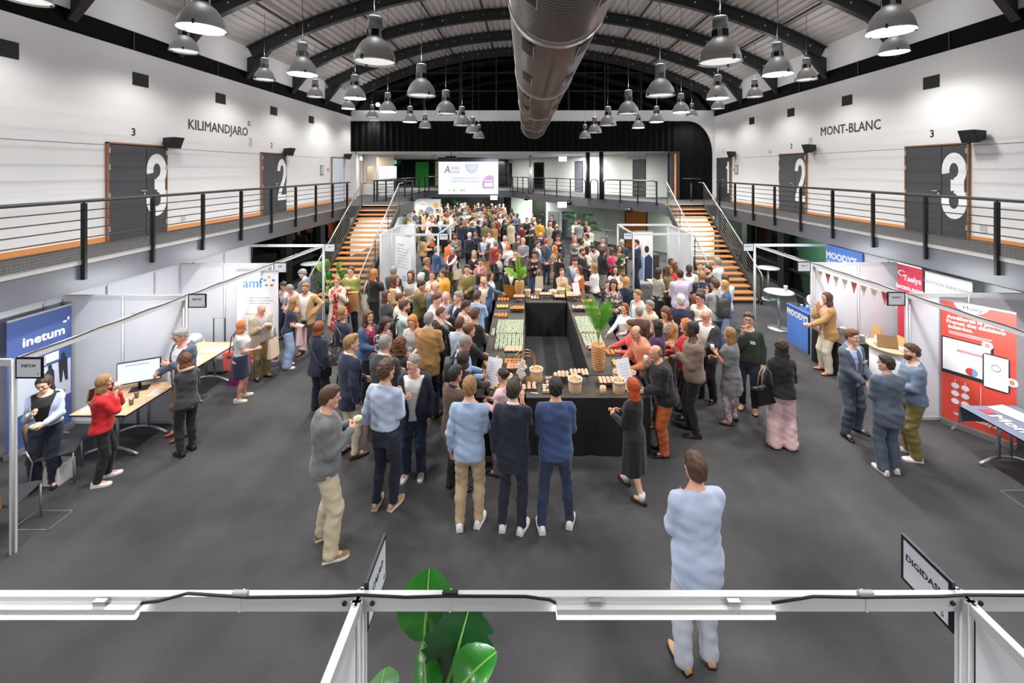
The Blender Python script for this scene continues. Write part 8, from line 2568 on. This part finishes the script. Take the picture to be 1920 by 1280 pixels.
for o, sx_, g, c, h in FARO:
 Y = o.location.y
 z = 'near the back windows' if Y > 29.5 else ('under the mezzanine edge' if Y > 26 else 'at the front of the far crowd')
 gn = {'jacket': 'jacket', 'blazer': 'blazer', 'shirt': 'shirt', 'sweater': 'jumper', 'blouse': 'blouse', 'coat': 'coat'}[g]
 hn = {'short': 'short', 'neat': 'neat', 'ring': 'thinning', 'buzz': 'cropped', 'curly': 'curly', 'bob': 'bobbed', 'medium': 'shoulder-length', 'long': 'long', 'wavy': 'wavy', 'bun': 'tied up', 'pixie': 'cropped'}[h.split()[0]]
 o['label'] = 'guest in %s %s with %s %s hair %s' % (c, gn, hn, h.split()[1], z)
 o['group'] = 'guests in %s %s, %s hair, %s' % (c, gn, h, z)
# one label for one guest: alike ones keep a shared label and group
# ================================================================== bags and things held
m_canvas = M('canvas', (214, 196, 172), .85, var=.06, vscale=20)
m_canw = M('canvas_white', (222, 216, 206), .85)
m_bleath = M('black_leather', (22, 22, 24), .4)
def kf(lab):
 for l, k_ in KP.items():
  if lab in l: return k_
 raise KeyError(lab)
def carried(nm, k, pos, label, cat, rz=0.0):
 w = wpt(k, pos)
 t = empty(nm, w, k.obj.rotation_euler[2] + R_(rz), label, cat)
 return t
def tote(who, pos, label, mat=None, w=.34, h=.36, sl=.24, rz=90, print_=None, th=.05):
 k = kf(who)
 t = carried('tote_bag', k, pos, label, 'bag', rz)
 def side(u, v):
  a = 2 * math.pi * u
  b = .02 + th * (1 - v) ** .5 * (.5 + .5 * (1 - v))
  return (w / 2 * (1 - .06 * v) * max(-1, min(1, 1.25 * math.cos(a))), b * math.sin(a), -h + h * v)
 MB().grid(side, 20, 5).add([side(q / 20, 0) for q in range(20)], [tuple(range(20))]).build('bag_body', mat or m_canvas, t)
 for s in (-1, 1):
  MB().tube([(-w * .22, s * .018, -.02), (-w * .18, s * .014, sl * .6), (0, s * .006, sl), (w * .18, s * .014, sl * .6), (w * .22, s * .018, -.02)], .009, 6).build('strap', mat or m_canvas, t)
 if print_:
  MB().box(-w * .3, -w * .1, -.072, -.068, -h * .8, -h * .45).build('print', print_, t)
 return t
def backpack(who, label, mat, straps=None):
 k = kf(who)
 d = float(np.interp(1.25, [q[0] for q in k.rows], [q[2] for q in k.rows])) + .045
 t = carried('backpack', k, (0, -d - .06, 1.16), label, 'bag')
 b = MB()
 def bd(u, v):
  a, ph = 2 * math.pi * u, math.pi * (v - .5)
  ce, se = math.cos(ph), math.sin(ph)
  f = lambda q, e: math.copysign(abs(q) ** e, q)
  return (.15 * f(ce, .4) * f(math.cos(a), .45), .075 * f(ce, .4) * f(math.sin(a), .45), .22 * f(se, .5))
 b.grid(bd, 24, 12).build('bag_body', mat, t)
 MB().grid(lambda u, v: (lambda q: (q[0] * .75, -.05 + q[1] * .6, q[2] * .5 - .08))(bd(u, v)), 16, 8).build('front_pocket', mat, t)
 for s in (-1, 1):
  MB().tube([(s * .09, .06, .18), (s * .1, .1, .27), (s * .1, .2, .25), (s * .115, .29, .1), (s * .15, .2, -.08), (s * .12, .06, -.16)], .016, 6).build('shoulder_strap', mat, t)
 MB().tube([(-.04, .03, .21), (0, .03, .25), (.04, .03, .21)], .008, 6).build('top_handle', mat, t)
 return t
bm1 = M('pack_black', (30, 30, 33), .7); bm2 = M('pack_charcoal', (70, 70, 72), .8); bm3 = M('pack_khaki', (92, 86, 70), .8)
backpack('mint shirt', 'black backpack on the man in the mint shirt', bm1)
backpack('short haired woman with a backpack', 'dark backpack on the woman in the black cardigan serving herself', bm1)
backpack('short red hair', 'dark backpack on the person with short red hair', bm2)
backpack('sandy haired man in navy', 'khaki grey backpack on the sandy haired man in navy', bm3)
backpack('wearing a charcoal backpack', 'large charcoal backpack on the man in the light grey shirt', bm2)
backpack('dark haired man in white with a backpack', 'small black backpack on the man in white near the palm', bm1)
backpack('shaven tan man', 'dark grey backpack on the shaven man in the blue shirt', bm2)
tote('moss green jumper', (.06, .3, .98), 'beige paper tote held before the moss green jumper', w=.3, h=.38, sl=.12, rz=0, print_=M('print_red', (216, 58, 58), .5))
tote('long copper blond', (-.24, -.06, 1.06), 'white canvas tote on the shoulder of the copper blond woman in black', m_canw, .38, .4, .34)
tote('curled up brown bun', (-.2, -.12, 1.04), 'beige tote with red ribbon print on the woman with the bun', w=.36, h=.38, sl=.34, rz=60, print_=M('print_red', (216, 58, 58), .5))
tote('big grey tote', (.26, -.02, 1.02), 'big grey speckled tote hanging at the navy jumper', M_pattern('tote_grey', 'blot', [(88, 90, 94), (110, 112, 116), (96, 98, 102), (180, 170, 160), (84, 86, 90)], 24), .4, .34, .36, 80)
tote('open brown jacket and blue jeans', (-.2, .3, .98), 'narrow beige tote hanging from the hand of the brown jacket man', w=.26, h=.42, sl=.2, rz=20)
tote('stone blazer and olive', (-.12, .34, .98), 'beige tote under the paper cup of the older man in stone blazer', w=.3, h=.4, sl=.22, rz=30)
tote('white cardigan and scarf', (-.28, .05, .95), 'beige tote swinging beside the white cardigan woman', w=.34, h=.34, sl=.3, rz=70)
tote('cream coat over', (-.26, .02, 1.02), 'small red and black bag hanging beside the cream coat', M('bag_red', (130, 26, 36), .6), .24, .24, .34, 80)
# leather handbags
def handbag(who, pos, label, mat, w, h, d, sl, rz=90, trim=None):
 k = kf(who)
 t = carried('handbag', k, pos, label, 'bag', rz)
 v = [(-w / 2, -d / 2, -h), (w / 2, -d / 2, -h), (w / 2, d / 2, -h), (-w / 2, d / 2, -h), (-w * .6, -d / 3, 0), (w * .6, -d / 3, 0), (w * .6, d / 3, 0), (-w * .6, d / 3, 0)]
 b = bmesh.new()
 me = MB().add(v, [(0, 3, 2, 1), (4, 5, 6, 7), (0, 1, 5, 4), (1, 2, 6, 5), (2, 3, 7, 6), (3, 0, 4, 7)]).mesh('bag_body', mat)
 b.from_mesh(me)
 bmesh.ops.bevel(b, geom=b.edges[:], offset=.018, segments=2, affect='EDGES')
 b.to_mesh(me); b.free()
 link('bag_body', me, t)
 for s in (-1, 1):
  MB().tube([(-w * .28, s * d * .3, -.04), (-w * .2, s * d * .2, sl * .7), (0, s * d * .1, sl), (w * .2, s * d * .2, sl * .7), (w * .28, s * d * .3, -.04)], .01, 6).build('handle', trim or mat, t)
 return t
handbag('black furry jacket', (-.27, -.12, 1.02), 'large black leather handbag on the pink trousers woman', m_bleath, .4, .27, .14, .3, 35, M('strap_taupe', (150, 130, 110), .6))
handbag('fine striped tee', (-.27, -.1, .98), 'big coral red bag with grey scarf hanging from the striped tee woman', M('bag_coral', (206, 84, 80), .6, bump=(.3, 20)), .44, .34, .18, .42, 60, M('strap_maroon', (110, 36, 50), .5))
k = kf('fine striped tee')
t = carried('grey_scarf', k, (-.33, -.16, .96), 'crumpled dark grey scarf spilling from the coral bag', 'scarf', 60)
mb = MB()
for q in range(7): mb.ball((.05 * math.sin(q * 2.2), .05 * math.cos(q * 1.7), -.03 * q), .07, .06, .05, 8, 6)
mb.build('scarf_cloth', M('scarf_grey', (66, 68, 72), .8), t)
handbag('carrying a briefcase', (-.26, .05, .77), 'dark leather briefcase in the hand of the green jumper man', M('case_brown', (46, 40, 36), .45), .44, .28, .1, .08, 80)
handbag('red jumper raising' if False else 'bright red jumper', (-.2, -.12, .92), 'small black bag on a gold chain behind the red jumper', m_bleath, .2, .14, .06, .02, 20)
MB().tube([wpt(kf('bright red jumper'), q) - bpy.data.objects[bpy.context.scene.objects[-1].name].location * 0 for q in ((-.2, -.13, .92), (-.17, -.16, 1.15), (.05, -.16, 1.35), (.13, -.05, 1.45))], .006, 5).build('chain_strap', m_gold, None).parent = None
o = [x for x in SC.objects if x.name.startswith('chain_strap')][-1]
tag(o, 'gold chain strap across the back of the red jumper', 'strap')
handbag('navy coat and crossbody', (.24, -.06, .9), 'small black crossbody bag at the hip of the navy coat', m_bleath, .2, .17, .07, .02, 80)
handbag('orange handbag', (.2, -.1, 1.02), 'orange leather handbag behind the cube frame', M('bag_orange', (196, 104, 40), .5), .28, .2, .1, .2, 80)
handbag('brown fringe in a charcoal', (-.22, -.06, 1.0), 'black bag with red straps on the charcoal jacket woman', m_bleath, .28, .24, .1, .36, 70, M('strap_red', (180, 50, 50), .6))
def strapline(who, pts, label, mat=None, r=.012):
 k = kf(who)
 o = MB().tube([wpt(k, q) for q in pts], r, 6).build('crossbody_strap', mat or m_bleath)
 tag(o, label, 'strap')
strapline('navy coat and crossbody', [(-.12, .06, 1.5), (-.1, -.1, 1.47), (0, -.168, 1.25), (.15, -.15, 1.0), (.22, -.08, .92)], 'dark strap crossing the back of the navy coat', M('strap_grey', (60, 62, 70), .6))
strapline('lilac shirt', [(-.1, .08, 1.5), (-.09, -.11, 1.47), (.02, -.185, 1.25), (.16, -.17, 1.02), (.2, -.1, .95)], 'black strap crossing the back of the lilac shirt')
# coats over arms
def coat_over(who, pos, label, mat, rz=0, sx=.26, sz=.5):
 k = kf(who)
 t = carried('folded_coat', k, pos, label, 'coat', rz)
 MB().grid(lambda u, v: (sx * (u - .5) * (1 + .25 * v), .05 * math.sin(u * 9) * v + .03 * math.cos(v * 3) * 1, -sz * v + .03 * math.sin(u * 5)), 14, 8).grid(lambda u, v: (sx * (u - .5) * (1 + .25 * v), -.08 + .05 * math.sin(u * 8 + 1) * v, -sz * v * .85 + .03), 14, 8).grid(lambda u, v: (sx * (u - .5), -.08 + .11 * v, .03 * math.sin(math.pi * v) + .02), 14, 4).build('coat_cloth', mat, t)
coat_over('wide pale jeans', (.12, .3, 1.02), 'pale pink coat draped over the arm above the wide pale jeans', cloth_mat('palepink'), 30)
coat_over('moss green jumper', (-.16, .26, 1.14), 'tan coat draped over the arm of the moss green jumper', cloth_mat('camel'), 10)
# cups, bowls and small food in hands
def in_hand(who, side, kind, label):
 k = kf(who)
 s, S, E, W, hp = k.arm[0 if side > 0 else 1]
 d = (W - E) / np.linalg.norm(W - E)
 w = wpt(k, W + d * .09 + A3(-side * .02, .02, .03))
 if kind == 'bowl':
  t = empty('snack_bowl', w, 0, label, 'bowl')
  MB().lathe([(0, -.03), (.03, -.03), (.05, .02), (.047, .02), (.028, -.026), (0, -.026)], 14, cap=False).build('bowl_wall', M('bowl_clear', (214, 220, 206), .3), t)
  MB().ball((0, 0, .0), .04, .04, .022, 9, 5).build('food', M('food_green', (150, 170, 90), .6, var=.3, vscale=60), t)
 elif kind == 'glass':
  t = empty('drinking_glass', w, 0, label, 'glass')
  MB().lathe([(0, -.05), (.026, -.05), (.033, .05), (.03, .05), (.024, -.045), (0, -.045)], 14, cap=False).build('glass_wall', M('glass_clear', (220, 226, 228), .1), t)
  MB().lathe([(.024, -.044), (.028, .01), (0, .01)], 12, cap=False).build('drink', M('drink_amber', (196, 130, 50), .2), t)
 elif kind == 'snack':
  t = empty('finger_food', w, 0, label, 'snack')
  MB().ball((0, 0, 0), .035, .028, .022, 9, 6).build('bread', m_bread, t)
  MB().ball((0, 0, .012), .03, .022, .012, 8, 5).build('filling', M('food_orange', (214, 140, 70), .6), t)
 else:
  t = empty('phone', w, k.obj.rotation_euler[2], label, 'phone')
  MB().bbox(-.037, .037, -.075, .075, -.004, .004, .002).build('phone_body', m_black, t)
  MB().box(-.034, .034, -.07, .07, .004, .0045).build('phone_screen', M('phone_glass', (30, 34, 44), .1), t)
for who, side, kind, label in (('cropped pale blue jacket', -1, 'bowl', 'small bowl of salad held by the woman in the pale blue jacket'), ('zip neck jumper', -1, 'bowl', 'small snack bowl held by the man in the grey zip neck jumper'), ('grey top with beige scarf', 1, 'bowl', 'small bowl of orange food held by the woman with beige scarf'), ('bright red jumper', 1, 'glass', 'glass raised by the woman in the red jumper'), ('stone blazer and olive', 1, 'bowl', 'paper snack cup held by the older man in stone blazer'), ('tan blazer and white shirt holding', 1, 'phone', 'black phone in the hand of the bearded tan blazer man'), ('black parka', 1, 'glass', 'glass of amber drink at the lips of the man in the black parka'), ('peach jumper', -1, 'snack', 'bun held by the man in the peach jumper'), ('long grey tunic', -1, 'glass', 'dark drink held by the woman in the grey tunic'), ('strawberry blond', 1, 'bowl', 'white bowl held by the strawberry blond woman'), ('red haired woman in black', -1, 'snack', 'small bite held by the red haired woman'), ('abstract print blouse at', 1, 'snack', 'round bread bite held by the woman in the print blouse'), ('camel blazer and white', -1, 'bowl', 'cup held over the blue counter by the woman in the camel blazer'), ('dark green jumper and glasses', 1, 'snack', 'bite at the mouth of the man in the dark green jumper'), ('taupe jumper', 1, 'snack', 'dark bite held by the man in the taupe jumper')):
 in_hand(who, side, kind, label)
k = kf('charcoal suit holding papers')
w = wpt(k, (-.05, .34, 1.2))
o = MB().grid(lambda u, v: ((u - .5) * .22, .02 * math.sin(u * 6), (v - .5) * .2), 6, 4).grid(lambda u, v: ((u - .5) * .22, .012 + .02 * math.sin(u * 6 + .5), (v - .5) * .2 + .02), 6, 4).build('paper_sheets', M('paper', (236, 236, 238), .6))
o.location = w; o.rotation_euler = (R_(-30), 0, k.obj.rotation_euler[2])
tag(o, 'folded white papers held by the balding man in charcoal', 'paper')
# tie, scarves and shoulder patches belong to their wearers
def worn(who, nm, mb, mat, mtx=None):
 return mb.build(nm, mat, kf(who).obj, mtx)
k = kf('grey suit and tie')
yy = lambda z: float(np.interp(z, [q[0] for q in k.rows], [q[2] for q in k.rows])) + .03
worn('grey suit and tie', 'tie', MB().grid(lambda u, v: ((u - .5) * (.05 + .02 * v), yy(1.44 - .36 * v) + (.004 if v > .1 else .0), 1.445 - .36 * v), 2, 10), cloth_mat('slate'))
def scarf(who, mat, dz=0.0, tails=True):
 k = kf(who)
 mb = MB()
 pts = [k.UB((.085 * math.sin(a), -.005 + .088 * math.cos(a), 1.475 - .028 * math.cos(a) + dz)) for a in [2 * math.pi * q / 14 for q in range(14)]]
 mb.tube([Vector([float(v) for v in q]) for q in pts], .03, 8, closed=True)
 if tails: mb.tube([Vector([float(v) for v in k.UB(q)]) for q in ((.03, .11, 1.44), (.05, .15, 1.3), (.06, .16, 1.12))], [.03, .028, .024], 8)
 mb.build('scarf', mat, k.obj)
scarf('grey top with beige scarf', cloth_mat('beige'))
scarf('dusty rose jacket', cloth_mat('pink'))
scarf('white cardigan and scarf', cloth_mat('burgundy'))
scarf('black and white striped top', cloth_mat('brown'), tails=False)
k = kf('taupe jumper')
for s in (-1, 1):
 S = k.arm[0 if s > 0 else 1][1]
 MB().grid(lambda u, v: (float(S[0]) - s * (.05 - .09 * u * .2) + (v - .5) * .035, float(S[1]) + (u - .5) * .16, float(S[2]) + .074 - .5 * (u - .5) ** 2), 8, 2).build('shoulder_patch', M('patch_brown', (130, 84, 40), .7), k.obj)
k = kf('red haired woman')
for s, hj, K_, Fo, yaw in k.leg:
 MB().tube([(float(Fo[0]), float(Fo[1]), .05), (float(Fo[0]), float(Fo[1]) - .005, .16)], [.045, .05], 12).build('sock', m_canw, k.obj)
# ------------------------------------------------------------------ lettering curves become meshes
bpy.context.view_layer.update()
dg = bpy.context.evaluated_depsgraph_get()
for o in [o for o in SC.objects if o.type == 'FONT']:
 me = bpy.data.meshes.new_from_object(o.evaluated_get(dg))
 b = o['bold']
 if b:                                   # heavier weight: the same glyphs, spread a little
  n0 = len(me.vertices)
  co = np.empty(n0 * 3, np.float32); me.vertices.foreach_get('co', co); co = co.reshape(-1, 3)
  fs = [tuple(q.vertices) for q in me.polygons]
  V, Fs = [], []
  for k, (dx, dy) in enumerate(((0, 0), (b, 0), (-b, 0), (0, b), (0, -b))):
   V.append(co + np.array((dx, dy, .00004 * k), np.float32)); Fs += [tuple(i + k * n0 for i in f) for f in fs]
  mt = me.materials[0]
  me = bpy.data.meshes.new('lettering')
  me.from_pydata(np.concatenate(V).tolist(), [], Fs)
  me.materials.append(mt)
 c = bpy.data.objects.new('lettering', me)
 COL.objects.link(c)
 c.parent = o.parent
 c.matrix_local = o.matrix_local.copy()
 bpy.data.objects.remove(o)
